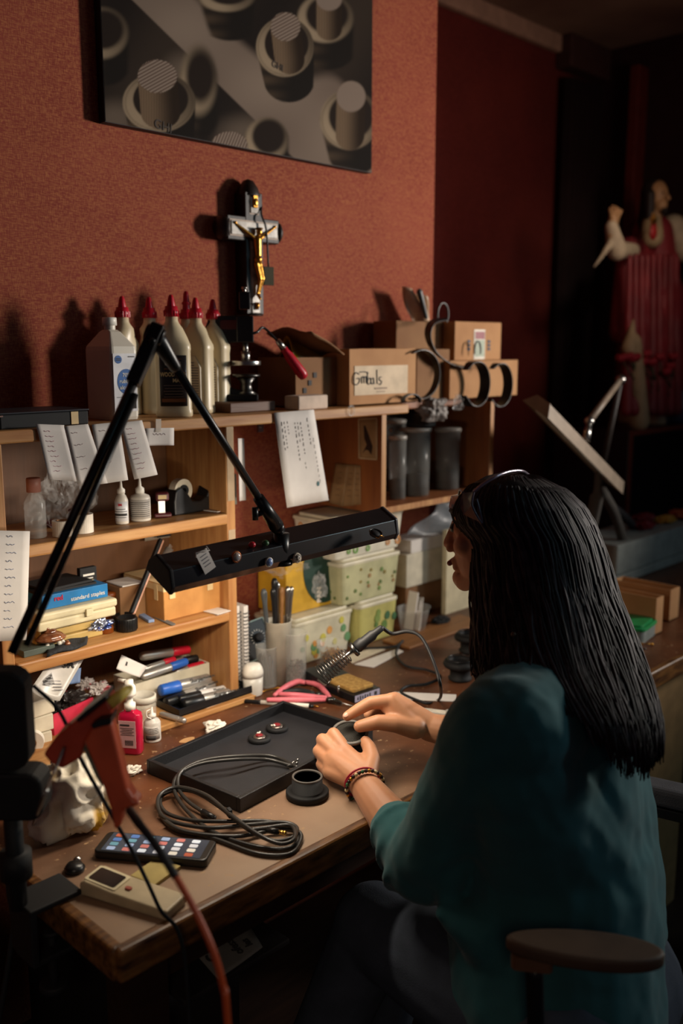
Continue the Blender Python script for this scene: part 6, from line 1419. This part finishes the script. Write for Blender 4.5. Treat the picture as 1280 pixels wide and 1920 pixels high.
# sweater
b = MB()
b.caps(V((1.150, -1.000, .925)), V((1.125, -1.035, .70)), .128, .142).caps(V((1.125, -1.035, .72)), V((1.095, -1.06, .56)), .148, .165)
b.caps(SLj + V((.02, 0, -.01)), SRj + V((-.02, 0, -.01)), .068, .066).caps(V((1.22, -.995, .93)), V((1.18, -1.04, .62)), .11, .14)
b.caps(SLj, SLj * .45 + ELj * .55, .066, .060).caps(SLj * .45 + ELj * .55, ELj, .060, .058)
CL = ELj * .60 + WL * .40
b.caps(ELj, CL, .058, .046)
dA = (CL - ELj).normalized()
for i, k in enumerate((1.0, .80, .58, .36, .12)): 
    c = ELj.lerp(CL, k); b.ell(c + V((0, 0, -.004 * i)), (.052 + .003 * i, .052 + .003 * i, .011), M_=frame((0, 0, 0), dA.orthogonal(), zd=(dA + V((.15 * (-1) ** i, .1, .12 * i))).normalized()), n=24)
b.caps(SRj, ERj, .064, .056).caps(ERj, ERj.lerp(WR, .35), .055, .046)
b.caps(A(1000, 1300, 1.44), V((1.15, -.985, .93)), .060, .10)
b.caps(A(838, 1690, 1.33), A(850, 1600, 1.33), .018, .03).caps(A(830, 1712, 1.31), A(900, 1740, 1.31), .014, .05)
b.caps(SLj + V((.03, -.01, -.005)), V((1.13, -1.0, .96)), .082, .11).caps(SLj + V((.035, -.012, -.06)), V((1.10, -1.03, .80)), .085, .13)
sw = b.build('sweater', TEAL, per, remesh=.0042, sm_it=12, disp=(.014, .085))
# jeans and shoes
b = MB()
for h_, k_, a_ in ((HLj, KL, AL), (HRj, KR, AR)): b.caps(h_, k_, .098, .070).caps(k_, a_ + V((0, 0, .02)), .066, .052)
b.caps(HLj + V((0, -.02, 0)), HRj + V((0, -.02, 0)), .11, .11)
b.build('jeans', JEAN, per, remesh=.006, sm_it=4)
for a_ in (AL, AR): MB().caps(a_ + V((0, -.03, -.055)), a_ + V((-.012, .15, -.066)), .040, .032).box((a_.x - .005, a_.y + .06, .008), (.075, .24, .014)).build('shoe', BLKM, per, remesh=.004, sm_it=2)

# hair: a shell of long locks falling over the back
ROWS = [(885, 948, 968, 1.475, .02), (892, 914, 1010, 1.475, .055), (905, 884, 1042, 1.475, .078), (930, 860, 1078, 1.478, .095), (962, 847, 1104, 1.48, .104), (985, 853, 1116, 1.48, .104), (1004, 872, 1124, 1.48, .104), (1020, 882, 1130, 1.48, .104), (1060, 884, 1142, 1.473, .100), (1110, 887, 1156, 1.458, .096),
        (1160, 888, 1176, 1.435, .093), (1210, 887, 1196, 1.402, .088), (1260, 890, 1214, 1.36, .080), (1310, 915, 1230, 1.305, .062), (1360, 955, 1240, 1.265, .048), (1410, 985, 1243, 1.245, .038), (1460, 1010, 1236, 1.24, .030)]
def row(y):
    for a_, c_ in zip(ROWS, ROWS[1:]):
        if y <= c_[0]:
            t_ = max(0, (y - a_[0]) / (c_[0] - a_[0])); return [p + (q - p) * t_ for p, q in zip(a_, c_)]
    return list(ROWS[-1])
def hp(y, phi, k=1, dx=0):
    _, l, r, d, b_ = row(y); m_ = (l + r) / 2
    return at(m_ + (r - l) / 2 * math.cos(phi) * k + dx, y, d=d - b_ * math.sin(phi) * k)
def yend(phi):
    s = (math.cos(phi) + 1) / 2
    return 1275 + 150 * sstep(.30, .74, s) - 30 * sstep(.88, 1, s)
b = MB(); nu_, nv_ = 64, 40
b.grid(lambda u, v: hp(885 + (yend(2 * PI * u) - 12 - 885) * v, 2 * PI * u, .955), nu_, nv_)
o0 = len(b.v) - (nu_ + 1); b.f.append(list(range(o0, o0 + nu_))); b.mi.append(0); b.sm.append(False)
hair = b.build('hair', HAIR, per)
for hn in ('dark brown hair',): MATS[hn].node_tree.nodes['Principled BSDF'].inputs['Specular IOR Level'].default_value = .25
random.seed(5)
LOCK = [HAIR, mat('hair sheen brown', '2a2022', .62, c2='43373a', scale=60), mat('hair near black', '120e0d', .68)]
for hm in LOCK: hm.node_tree.nodes['Principled BSDF'].inputs['Specular IOR Level'].default_value = .28
bb = MB()
for i in range(1700):
    phi = 2 * PI * i / 1700 + rnd(-.03, .03); k = rnd(.935, 1.0); ye = yend(phi) + rnd(-34, 26) + 14 * math.sin(phi * 31); y0 = 886 + rnd(0, 8); w1, w2, ph = rnd(0, 9), rnd(3, 13), rnd(0, 6.28)
    n = 16; pts = []; rs = []
    sd_ = math.sin(phi)
    for j in range(n + 1):
        t_ = j / n; y = y0 + (ye - y0) * t_
        wv = (w1 * math.sin(2.2 * PI * t_ + ph) + w2 * .5 * math.sin(5 * PI * t_ + ph * 2)) * t_
        pc = round(phi * 11 + .3 * math.sin(phi * 7)) / 11; pts.append(hp(y, phi + (pc - phi) * .55 * t_ * t_ + .06 * math.sin(3 * t_ + ph) * t_, k + .012 * math.sin(9 * t_ + ph), dx=wv)); rs.append((.0038 - .0024 * t_ ** 3) * min(1, .35 + t_ * 5) * rnd(.9, 1.1))
    bb.tube(pts, rs, 4, m=random.choice((0, 0, 1, 1, 2)), flat=.6)
bb.build('hair_locks', LOCK, hair)
# stray front strand and face framing lock
# sunglasses pushed up on the head (worn)
g = thing('sunglasses', 'pale rimmed sunglasses pushed up on top of the worker head', 'sunglasses', A(930, 905, 1.38))
RIM = mat('pale rim', 'a69aa8', .2, .6)
MB().tube(smooth_path([A(990, 890, 1.46), A(978, 883, 1.43), A(955, 884, 1.400), A(930, 893, 1.372), A(905, 908, 1.366), A(888, 922, 1.370)]), .0024).build('temple', RIM, g)
MB().tube(smooth_path([A(888, 922, 1.37), A(884, 945, 1.365), A(893, 966, 1.365), A(903, 980, 1.37), A(898, 955, 1.368), A(893, 935, 1.37)]), .0016).build('rim', mat('dark rim', '4a3c4c', .3), g)
MB().add([A(889, 922, 1.372), A(868, 924, 1.40), A(861, 945, 1.402), A(870, 965, 1.392), A(900, 979, 1.372), A(886, 945, 1.366)], [(0, 1, 2, 3, 4, 5)]).build('lens', mat('smoky lens', '5b4a55', .08, alpha=.75, coat=.8), g, solid=.0018)
MB().add([A(860, 926, 1.46), A(846, 930, 1.50), A(842, 950, 1.51), A(848, 966, 1.50), A(858, 950, 1.47)], [(0, 1, 2, 3, 4)]).build('lens', MATS['smoky lens'], g, solid=.0018)
MB().tube(smooth_path([A(868, 924, 1.40), A(862, 918, 1.43), A(860, 926, 1.46)]), .0018).build('bridge', MATS['dark rim'], g)
e_ = thing('earring', 'dangling cluster earring of dull brown beads on the worker left ear', 'earring', A(962, 1200, 1.34))
b = MB()
for i, (px, py) in enumerate(((962, 1190), (958, 1203), (966, 1208), (975, 1225), (952, 1222), (963, 1228), (946, 1240), (958, 1246), (970, 1242))): b.ell(A(px, py, 1.335), .0042, n=10)
b.build('beads', mat('dull bronze bead', '5c4634', .35, .4), e_)
MB().tube([A(962, 1175, 1.345), A(962, 1190, 1.336), A(960, 1215, 1.335), A(960, 1240, 1.335)], .0008).build('hook', GOLD, e_)
# bracelets
wd = (WL - ELj).normalized()
def ring(c, r, axis, n): F = frame(c, axis.orthogonal(), zd=axis); return [F @ V((r * math.cos(2 * PI * i / n), r * math.sin(2 * PI * i / n), 0)) for i in range(n)]
c = WL.lerp(ELj, .055); ax_ = (wd + V((.25, .1, .1))).normalized()
t = thing('bracelet', 'beaded bracelet of dark, gold and green beads on the left wrist', 'bracelet', c)
bm = [GOLD, mat('dark bead', '2b1c18', .3), mat('cream bead', 'cdb98a', .35), mat('dark bead', '2b1c18', .3), mat('green bead', '2f5a35', .4), mat('dark bead', '2b1c18', .3)]
for i, p in enumerate(ring(c, .0315, ax_, 34)): MB().ell(p, .0033, n=10).build('bead', bm[i % 6], t)
c = WL.lerp(ELj, .0); t = thing('bracelet', 'thin crimson cord bracelet next to the beaded one on the left wrist', 'bracelet', c)
MB().tube(ring(c, .0290, ax_, 28), .0017, 6, closed=True).build('cord', mat('crimson cord', '9a1230', .6), t)
MB().tube(ring(c + wd * -.006, .0302, (ax_ + V((.1, 0, .1))).normalized(), 28), .0015, 6, closed=True).build('cord', MATS['crimson cord'], t)
# cup held in the hands
axc = (V((0, 0, 1)) - FWD * .30).normalized(); ct_ = A(656, 1373, 1.640)
F = frame(ct_, RGT, zd=axc)
t = thing('driver_cup', 'small black cup with a grey mesh top held between the worker hands', 'speaker cup', ct_ - axc * .03)
MB(F).lathe([(0, -.034), (.026, -.034), (.029, -.030), (.030, -.002), (.030, 0), (.0275, 0), (.0272, -.004), (0, -.004)], 44).build('housing', BLKM, t)
MB(F).lathe([(.0305, -.004), (.0325, -.003), (.0325, .0015), (.0275, .0022), (.0272, -.002)], 44, close=True).build('rim', mat('worn grey rim', '6b6762', .45), t)
MB(F).lathe([(.0272, -.0028), (.0272, -.0018), (0, -.0010)], 44).build('mesh_backing', BLKM, t)
b = MB(F)
n = 20
for i in range(n):
    a = -.026 + .052 * i / (n - 1); h = math.sqrt(max(.0270 ** 2 - a * a, 1e-8))
    if h < .003: continue
    for rt in (PI / 4, -PI / 4):
        R_ = Matrix.Rotation(rt, 3, 'Z'); b.box(R_ @ V((a, 0, -.0008)), (.00055, 2 * h, .0005), rot=R_)
b.build('metal_mesh', mat('grey mesh wire', '3d3a33', .5, .2), t)
# chair under the worker
t = thing('office_chair', 'swivel chair under the worker with a worn brown armrest in front', 'chair', (1.09, -1.08, 0))
P0, P1 = at(948, 1762, z=.775), at(1246, 1792, z=.775); dd = P1 - P0; F = frame((P0 + P1) / 2, dd, zd=(0, 0, 1))
WN = mat('worn brown armrest', '4a382a', .55, c2='604a38', scale=10)
MB(F).prism([(dd.length / 2 * math.cos(a), .030 * math.sin(a) * (1 + .12 * math.cos(a))) for a in [2 * PI * i / 40 for i in range(40)]], -.012, .006, smooth=True).build('armrest', WN, t, bevel=.005, seg=3)
MB(F).prism(rrect(.05, .03, .008), -.030, -.013, M_=TR(-dd.length / 2 + .032, .0)).build('armrest_bracket', mat('tan bracket', '6d4c35', .6), t)
q = F @ V((-dd.length / 2 + .035, 0, -.03)); MB().tube(smooth_path([q, q + V((0, -.01, -.10)), V((.93, -1.17, .47)), V((1.02, -1.12, .43))]), .011).build('arm_post', BLK, t)
q2 = V((1.27, -1.05, .69)); MB().tube(smooth_path([q2, q2 + V((0, 0, -.10)), V((1.34, -1.12, .46)), V((1.2, -1.1, .43))]), .011).build('arm_post', BLK, t)
MB(TR(1.27, -1.02, .690, rz=-.2)).prism(rrect(.05, .2, .02), -.006, .008).build('armrest', WN, t, bevel=.004)
MB(TR(1.10, -1.08, .405, rz=.3)).prism(rrect(.44, .42, .08), 0, .028).build('seat', BLKM, t, bevel=.01)
MB().cyl((1.10, -1.08, .12), (1.10, -1.08, .405), .025).build('column', BLK, t)
for k in range(5): a = 2 * PI * k / 5 + .3; e2 = V((1.10 + .26 * math.cos(a), -1.08 + .26 * math.sin(a), .07)); MB().cyl((1.10, -1.08, .12), e2, .022, .014).build('leg', BLK, t); MB().cyl(e2 + V((0, -.012, -.04)), e2 + V((0, .012, -.04)), .028).cyl(e2, e2 + V((0, 0, -.04)), .008).build('caster', BLK, t)

# ---------------------------------------------------------------- right end of the bench
GREYP = mat('warm grey enamel', '857565', .45)
t = thing('desk_lamp', 'pale grey articulated lamp, switched off, at the far right end of the workbench', 'desk lamp', (2.66, -.06, ZD))
L0, L1 = at(990, 788, y=-.36), at(1172, 876, y=-.36); dx_ = L1 - L0
F = frame((L0 + L1) / 2, dx_, zd=(.45, -.45, .8)); K = F @ Matrix(((0, 0, 1, 0), (1, 0, 0, 0), (0, 1, 0, 0), (0, 0, 0, 1)))
hl = dx_.length / 2
MB(K).prism([(-.048, -.018), (-.024, .014), (.024, .014), (.048, -.018), (.045, -.018), (.022, .011), (-.022, .011), (-.045, -.018)], -hl, hl).build('lamp_shade', GREYP, t, bevel=.001)
for s in (-1, 1): MB(K).prism([(-.048, -.018), (-.024, .015), (.024, .015), (.048, -.018)], s * hl, s * (hl + .003)).build('end_cap', GREYP, t)
MB(F).cyl((-hl + .01, 0, -.012), (hl - .01, 0, -.008), .009).build('fluorescent_tube', mat('unlit tube', 'b9b6ac', .4), t)
J0, J1, J2 = at(1098, 826, y=-.33), at(1104, 790, y=-.31), at(1163, 712, y=-.24)
MB().cyl(J0, J1, .012, .009).ell(J1, .015).build('head_joint', STEEL, t)
MB().cyl(J1, J2, .010, .009).build('upper_arm', GREYP, t)
MB().ell(J2, .017).build('elbow_joint', STEEL, t)
J3 = at(1120, 920, y=-.14); MB().cyl(J2, J3, .009).build('lower_arm', mat('dark grey enamel', '3c3531', .5), t)
J4 = V((J3.x - .0, -.06, ZD + .01)); MB().cyl(J3, V((J3.x, -.06, ZD + .01)), .012).build('post', MATS['dark grey enamel'], t)
t.location = J4; 
for c_ in t.children: c_.matrix_basis = Matrix.Translation(V((2.66, -.06, ZD)) - J4) @ c_.matrix_basis
MB().lathe([(.045, 0), (.045, .01), (.02, .016), (0, .016)], 28, M_=TR(J4.x, J4.y, ZD + .0005)).build('base', MATS['dark grey enamel'], t)
# cloth and hose hanging from the lamp
def hang(pts, r, m_, name, label, cat, flat=.4):
    o = MB().tube(smooth_path(pts, 8), r, 10, flat=flat).build(name, m_, org=pts[-1]); return tag(o, label, cat)
GC = mat('grey cloth', '4a4540', .9, bump=.4)
hang([at(1122, 880, y=-.30), at(1118, 930, y=-.30), at(1108, 980, y=-.30), at(1098, 1020, y=-.3), at(1100, 1060, y=-.3)], [.012] * 8 + [.022] * 12 + [.03] * 13, GC, 'grey_rag', 'grey rag draped below the pale lamp', 'rag')
hang([at(1128, 920, y=-.28), at(1150, 960, y=-.28), at(1166, 1010, y=-.28), at(1176, 1060, y=-.28), at(1200, 1098, y=-.30)], .016, GC, 'grey_strap', 'long grey strap curving down from the pale lamp to the bench', 'strap', 1)
hang([at(1135, 940, y=-.22), at(1185, 985, y=-.22), at(1200, 1040, y=-.22), at(1222, 1098, y=-.24)], .014, mat('dark cloth', '2d2a2a', .9), 'dark_strap', 'dark strap hanging right behind the grey strap', 'strap', 1)
# white bins and contents
WB_ = mat('grey white plastic', '8f928c', .5)
x0, x1 = at(1150, 1060, y=-.32).x, 3.20
z1 = at(1200, 1066, y=-.32).z
b = tag(slab('drawer_box', x0, x1, -.32, -.13, ZD + .0005, z1, WB_, .004), 'long grey white plastic bin at the right end of the bench, bottom one', 'bin', 'grey white bins at the right')
z2 = at(1200, 1012, y=-.32).z
b = tag(slab('drawer_box', x0 + .03, x1 - .005, -.315, -.135, z1 + .0008, z2, WB_, .004), 'long grey white plastic bin at the right end of the bench, top one', 'bin', 'grey white bins at the right')
for i, (px, m_, s, lb_, nm) in enumerate(((1195, mat('red pouch', '7c1a20', .5), (.05, .03, .012), 'red pouch lying at the left on the grey white bins', 'red_pouch'), (1235, mat('yellow pack', 'b5822f', .5), (.05, .03, .012), 'yellow pack lying among the red ones on the grey white bins', 'yellow_pack'), (1262, mat('orange pack', 'a0491f', .5), (.04, .03, .016), 'orange pack lying at the right on the grey white bins', 'orange_pack'), (1220, MATS['red pouch'], (.06, .03, .018), 'bigger red pouch behind the yellow pack', 'red_pouch'))):
    x = at(px, 1000, y=-.22).x; crumple(nm, V((x, -.24 + .05 * (i == 3), z2 + .001)), s, m_, lb_, 'pouch', seed=90 + i, amp=.5, n=18)
# low wooden channels / cardboard troughs
def trough(A0, A1, wdt, h, label, m_, nm='cardboard_trough'):
    d_ = A1 - A0; F = frame((A0 + A1) / 2, d_, zd=(0, 0, 1)); L_ = d_.length; t = thing(nm, label, 'box', (A0 + A1) / 2)
    b = MB(F).box((0, 0, .0015), (L_, wdt, .003))
    for s in (-1, 1): b.box((0, s * (wdt / 2 - .0015), h / 2), (L_, .003, h)).box((s * (L_ / 2 - .0015), 0, h / 2), (.003, wdt - .006, h))
    b.build('carton', m_, t); return t
q0 = at(1262, 1160, z=ZD + .0006); q1 = at(1238, 1184, z=ZD + .0006)
trough(at(1262, 1162, z=ZD + .0006) + V((0, .17, 0)), at(1262, 1162, z=ZD + .0006), .055, at(1264, 1104, y=at(1262, 1162, z=ZD).y).z - ZD, 'long open cardboard trough on the right of the bench, farther one', CARD)
trough(at(1230, 1190, z=ZD + .0006) + V((.01, .20, 0)), at(1230, 1190, z=ZD + .0006) + V((.01, 0, 0)), .040, at(1232, 1122, y=at(1230, 1190, z=ZD).y).z - ZD, 'long open cardboard trough on the right of the bench, nearer one', CARD)
crumple('white_wool', at(1218, 1150, z=ZD + .045), (.028, .022, .02), mat('white wool', 'b6aca6', .95), 'ball of white wool in the cardboard trough', 'wool', seed=99, amp=.5, n=16)
# green lidded container
c = at(1178, 1196, z=ZD + .0006); c += V((.015, -.005, 0)); t = thing('food_container', 'clear food container with a green lid on the right of the bench', 'container', c, .15)
MB().prism(rrect(.115, .085, .02), .001, .034).build('container_body', mat('frosted tub', '8d9490', .35, alpha=.8), t, wc=False, bevel=.002)
MB().prism(rrect(.122, .092, .022), .034, .042).prism(rrect(.10, .072, .016), .042, .047).build('lid', mat('green lid', '1f8a4c', .35), t, wc=False, bevel=.0015)
flat([(1146, 1132), (1170, 1134), (1152, 1156), (1146, 1156)], 'white_paper', PAPER, 'white paper triangle behind the green lidded container', 'scrap of paper', z=ZD + .03)
flat([(1140, 1122), (1192, 1126), (1190, 1142), (1142, 1136)], 'white_block', mat('pale card', 'cfc2ac', .6), 'pale slab below the white paper triangle, behind the green container', 'block', h=.028)
A_, B_ = at(1196, 1206, z=ZD + .004), at(1222, 1208, z=ZD + .004); tag(MB().cyl(A_, B_, .0016).ell(B_, .0038).build('brass_screw', GOLD, org=A_), 'single small brass screw near the bench edge at the right', 'screw')
tag(MB().ell(at(1208, 1216, z=ZD + .002), (.005, .004, .002)).build('dark_washer', DSTEEL, org=at(1208, 1216, z=ZD)), 'tiny dark washer beside the brass screw', 'washer')

area_light('statue_fill', (2.75, -.9, 2.35), (3.45, .15, 1.8), .2, .2, .25, (1.0, .8, .6), 40)  # added fill to make the statue readable, no lamp stands here
# statue on a dark chest
ch = thing('chest', 'tall dark cabinet with a red brown edge below the statue', 'cabinet', (3.50, .17, 0))
cx0 = at(1182, 820, y=0).x; zt = at(1200, 806, y=0).z
MB().box(((cx0 + 3.84) / 2, .17, zt / 2), (3.84 - cx0, .33, zt)).build('carcass', mat('black lacquer', '121014', .4), ch, bevel=.004)
b = MB().box((cx0 + .01, .0015, zt / 2), (.02, .006, zt)).box(((cx0 + 3.84) / 2, .0015, zt - .01), (3.80 - cx0, .006, .02)); b.build('edge_trim', mat('red brown trim', '6d2c1e', .5), ch)
sx0 = at(1222, 800, y=.17)
t = thing('statue', 'robed religious statue with a raised hand and a red cloak on the dark cabinet', 'statue', (sx0.x, .17, zt))
def S_(px, py, dy=0): return at(px, py, y=.17 + dy)
RC = mat('red cloak', '641c22', .6, c2='7c2026', scale=8); CRM = mat('cream robe', '9a8566', .6); FL = mat('painted skin', 'a9825a', .5)
b = MB().caps(S_(1222, 440), S_(1222, 560), .085, .12).caps(S_(1222, 560), S_(1222, 760), .13, .15).caps(S_(1180, 470), S_(1260, 470), .055, .06).caps(S_(1176, 480), S_(1170, 620, -.02), .045, .06)
for k in range(9): px = 1180 + k * 11; b.caps(S_(px, 480, -.10), S_(px - 6 + 3 * (k % 3), 770, -.15), .012, .024)
b.build('red_cloak', RC, t, remesh=.008, sm_it=3)
b = MB().caps(S_(1222, 600), S_(1215, 790), .10, .13).caps(S_(1187, 600, -.14), S_(1178, 655, -.15), .006, .03).caps(S_(1187, 640, -.15), S_(1198, 790, -.15), .03, .04).caps(S_(1222, 420, -.04), S_(1222, 445, -.06), .04, .045)
b.build('cream_robe', CRM, t, remesh=.008, sm_it=3)
MB().caps(S_(1262, 425, -.05), S_(1285, 470, -.10), .05, .05).build('sleeve', mat('pale sleeve', 'b3a58c', .6), t)
b = MB().caps(S_(1146, 425, -.10), S_(1156, 470, -.10), .024, .038).caps(S_(1142, 460, -.10), S_(1114, 500, -.10), .014, .005).caps(S_(1156, 470, -.10), S_(1185, 470, -.03), .034, .030)
b.build('sleeve', mat('pale sleeve', 'b3a58c', .6), t, remesh=.007, sm_it=3)
b = MB().caps(S_(1146, 440, -.10), S_(1150, 410, -.10), .017, .020)
for dx_, dy_ in ((-7, -22), (-2, -27), (4, -25), (9, -21)): b.caps(S_(1150 + dx_ * .6, 410, -.10), S_(1150 + dx_, 410 + dy_ * .85, -.11), .0075, .0055)
b.caps(S_(1156, 412, -.11), S_(1165, 395, -.12), .007, .005)
b.build('raised_hand', FL, t, remesh=.003, sm_it=2)
hc_ = S_(1228, 372, -.03); b = MB()
b.caps(S_(1226, 410, -.03), hc_, .030, .034).ell(hc_ + V((0, 0, .012)), (.044, .050, .060)).ell(hc_ + V((-.008, -.030, -.030)), (.026, .026, .030)).caps(hc_ + V((-.012, -.052, .012)), hc_ + V((-.014, -.062, -.008)), .006, .009)
b.build('head', FL, t, remesh=.003, sm_it=2)
b = MB().ell(hc_ + V((.008, .012, .024)), (.052, .052, .058)).caps(hc_ + V((.012, .02, .0)), hc_ + V((.01, .03, -.13)), .045, .045)
for s in (-1, 1): b.caps(hc_ + V((s * .045, .0, .01)), hc_ + V((s * .056, -.01, -.12)), .020, .018)
b.ell(hc_ + V((-.008, -.046, -.052)), (.020, .016, .014)); b.build('hair_and_beard', mat('statue hair', '1b1210', .6), t, remesh=.004, sm_it=2)
for s in (-1, 1): MB().ell(hc_ + V((-.012 + s * .018, -.0465, .014)), (.006, .004, .004)).build('eye', BLKM, t)
h_ = S_(1224, 436, -.125); MB().ell(h_, (.024, .012, .028)).ell(h_ + V((0, .0, .02)), (.018, .010, .014)).build('heart', mat('heart red', '8c1a1c', .4), t)
b = MB()
for k in range(7): a = -PI / 2 + 2 * PI * k / 7; b.caps(h_ + V((0, 0, .035)), h_ + V((.030 * math.cos(a), 0, .045 + .026 * math.sin(a))), .007, .003)
b.build('flame', GOLD, t)
MB().lathe([(.15, 0), (.15, .03), (.13, .04), (0, .04)], 30, M_=TR(sx0.x, .17, zt + .0005)).build('plinth', mat('dark blue plinth', '1c2636', .5), t)
# roses in front
random.seed(11)
for i in range(11):
    px, py = 1164 + i * 10 + rnd(-4, 4), 672 + rnd(-16, 14) + (i > 6) * 14; c = at(px, py, y=.0)
    t = thing('red_rose', ('red cloth rose in front of the statue, number %d counted from the left' % (i + 1)) if 0 else 'one of the red cloth roses crowded in front of the statue', 'flower', (c.x, c.y, zt), 0, 'red roses before the statue')
    b = MB()
    for k in range(6): a = k * 2.4; b.ell(c + V((.010 * math.cos(a), .010 * math.sin(a), .003 * (k % 3))), (.012, .012, .014), n=10)
    b.build('petals', mat('rose red', '8f1524', .6), t); MB().tube([c, V((c.x * .6 + sx0.x * .4 - .02, .02, (c.z + zt) / 2)), V((sx0.x - .05 + .003 * (i - 5), .03, zt + .12))], .003, 6).build('stem', mat('stem green', '27381f', .7), t)
vz = tag(MB_local(MB().lathe([(.04, 0), (.05, .02), (.05, .08), (.03, .12), (.036, .14), (.030, .14), (.026, .12), (0, .03)], 24), 'flower_vase', mat('blue glaze', '2b3a52', .3), (sx0.x - .05, .03, zt + .0006)), 'dark blue vase holding the red roses', 'vase')
tag(crumple('white_lace', S_(1186, 735, -.10), (.05, .03, .09), mat('lace cloth', '8d8178', .8), seed=120, amp=.4, n=20), 'pale lace cloth heaped at the feet of the statue', 'cloth')

# ---------------------------------------------------------------- lower right: green cabinet and a second chair
OL = mat('olive enamel', 'b4b684', .45)
t = thing('drawer_cabinet', 'olive green metal drawer cabinet beyond the worker on the right', 'cabinet', (2.1, -1.30, 0))
XC = 1.82; zt_ = at(1240, 1432, x=XC).z
MB().box((XC + .2, -1.28, zt_ / 2), (.4, .62, zt_)).build('carcass', OL, t, bevel=.004)
for k, (pa, pb) in enumerate(((1450, 1575), (1585, 1660), (1670, 1760))):
    za, zb_ = at(1240, pa, x=XC).z, at(1240, pb, x=XC).z
    MB().box((XC - .006, -1.28, (za + zb_) / 2), (.012, .58, za - zb_ - .004)).build('drawer', OL, t, bevel=.003)
t = thing('padded_chair', 'chair with a grey padded armrest at the right edge behind the worker', 'chair', (1.62, -1.38, 0))
p = at(1262, 1482, x=1.62)
MB(TR(p.x, p.y - .06, p.z, rz=.25)).prism(rrect(.055, .24, .022), -.022, .016).build('armrest', mat('grey fabric', '4b4b50', .9, bump=.6, bscale=500), t, bevel=.010, seg=3)
MB(TR(p.x, p.y - .06, p.z - .030, rz=.25)).prism(rrect(.045, .22, .018), -.014, .006).build('armrest_shell', BLKM, t, bevel=.002)
MB().cyl((p.x - .01, p.y - .22, .45), (p.x, p.y - .06, p.z - .03), .014).build('arm_post', BLK, t)
MB(TR(p.x - .03, p.y - .38, .43)).prism(rrect(.42, .42, .07), 0, .05).build('seat', MATS['grey fabric'], t, bevel=.015)
MB().cyl((p.x - .03, p.y - .38, .06), (p.x - .03, p.y - .38, .43), .022).build('column', BLK, t)
for k in range(5): a = 2 * PI * k / 5; MB().cyl((p.x - .03, p.y - .38, .08), (p.x - .03 + .24 * math.cos(a), p.y - .38 + .24 * math.sin(a), .025), .02, .018).build('leg', BLK, t)
# right bench support
tag(slab('plywood_panel', 2.02, 2.30, -.715, -.70, .0, .70, mat('tan panel', '8a6b44', .7), .001), 'tan plywood panel below the bench edge at the right', 'panel')

# ---------------------------------------------------------------- under the bench
def dbox(name, x0, x1, y0, y1, z0, z1, m_, label, cat='box'):
    return tag(slab(name, x0, x1, y0, y1, z0, z1, m_, .002), label, cat)
dbox('storage_box', .70, .86, -.62, -.20, .22, .60, mat('near black card', '1d1718', .7), 'big dark box standing under the front of the workbench')
dbox('storage_crate', .66, .86, -.66, -.15, .0, .215, mat('dark crate', '2a1f1a', .8), 'dark crate on the floor under the big dark box', 'crate')
q4 = [at(358, 1768, y=-.640), at(452, 1706, y=-.630), at(490, 1770, y=-.642), at(405, 1826, y=-.652)]
q4 = [at(360, 1768, z=.62), at(462, 1712, z=.62), at(492, 1762, z=.62), at(408, 1822, z=.62)]
dbox('flat_carton', .665, .86, -.745, -.60, .596 - .0, .605, mat('near black card', '1d1718', .7), 'dark folded carton sticking out under the bench front') 
o, F = sheet('printed_sheet', [p + V((0, 0, -.012)) for p in q4], mat('dull grey paper', '77736f', .8), 'grey sheet with upside down black lettering under the bench corner', 'sheet of paper', curl=.001)
TL_, TR2, BL_ = q4[0], q4[1], q4[3]
M2 = frame((q4[0] + q4[1] + q4[2] + q4[3]) / 4 + V((0, 0, -.0105)), TL_ - BL_, yd=TL_ - TR2)
if M2.to_3x3().col[2].z < 0: M2 = M2 @ Matrix.Diagonal((1, 1, -1, 1))
MB(M2).text('ofessi', .019, TR(.0, -.006), ext=.0006, bold=.0003).build('lettering', INK, o)
MB(M2).text('les', .017, TR(-.004, -.026), ext=.0006, bold=.0003).build('lettering', INK, o)
MB(M2).text('CA', .028, TR(.004, .030), ext=.0006, bold=.0006).build('lettering', INK, o)
dbox('tall_carton', .36, .52, -.48, -.10, .0, .62, mat('brown card dark', '6b4f33', .85), 'tall brown carton on the floor left of the workbench')
c0 = at(90, 1900, z=.42)
t = thing('cream_crate', 'cream plastic crate with a rope handle at the bottom left', 'crate', (.43, -.66, .0))
b = lid_less(.30, .545, -.72, -.50, .001, .40, .005); b.build('crate_body', mat('dull cream', '8d7c60', .6), t)
MB().tube(smooth_path([(.36, -.722, .39), (.385, -.73, .43), (.43, -.735, .445), (.475, -.73, .43), (.50, -.722, .39)]), .005).build('rope_handle', mat('rope', '8f7a4c', .9), t)
p = at(22, 1700, y=-.55); tag(MB().tube(smooth_path([at(14, 1640, y=-.55), at(18, 1680, y=-.55), at(24, 1720, y=-.55), at(20, 1780, y=-.55), V((.45, -.52, .3)), V((.45, -.5, .004))]), .004).build('hanging_wire', BLKR, org=p), 'dark wire hanging down beside the lamp clamp', 'wire')
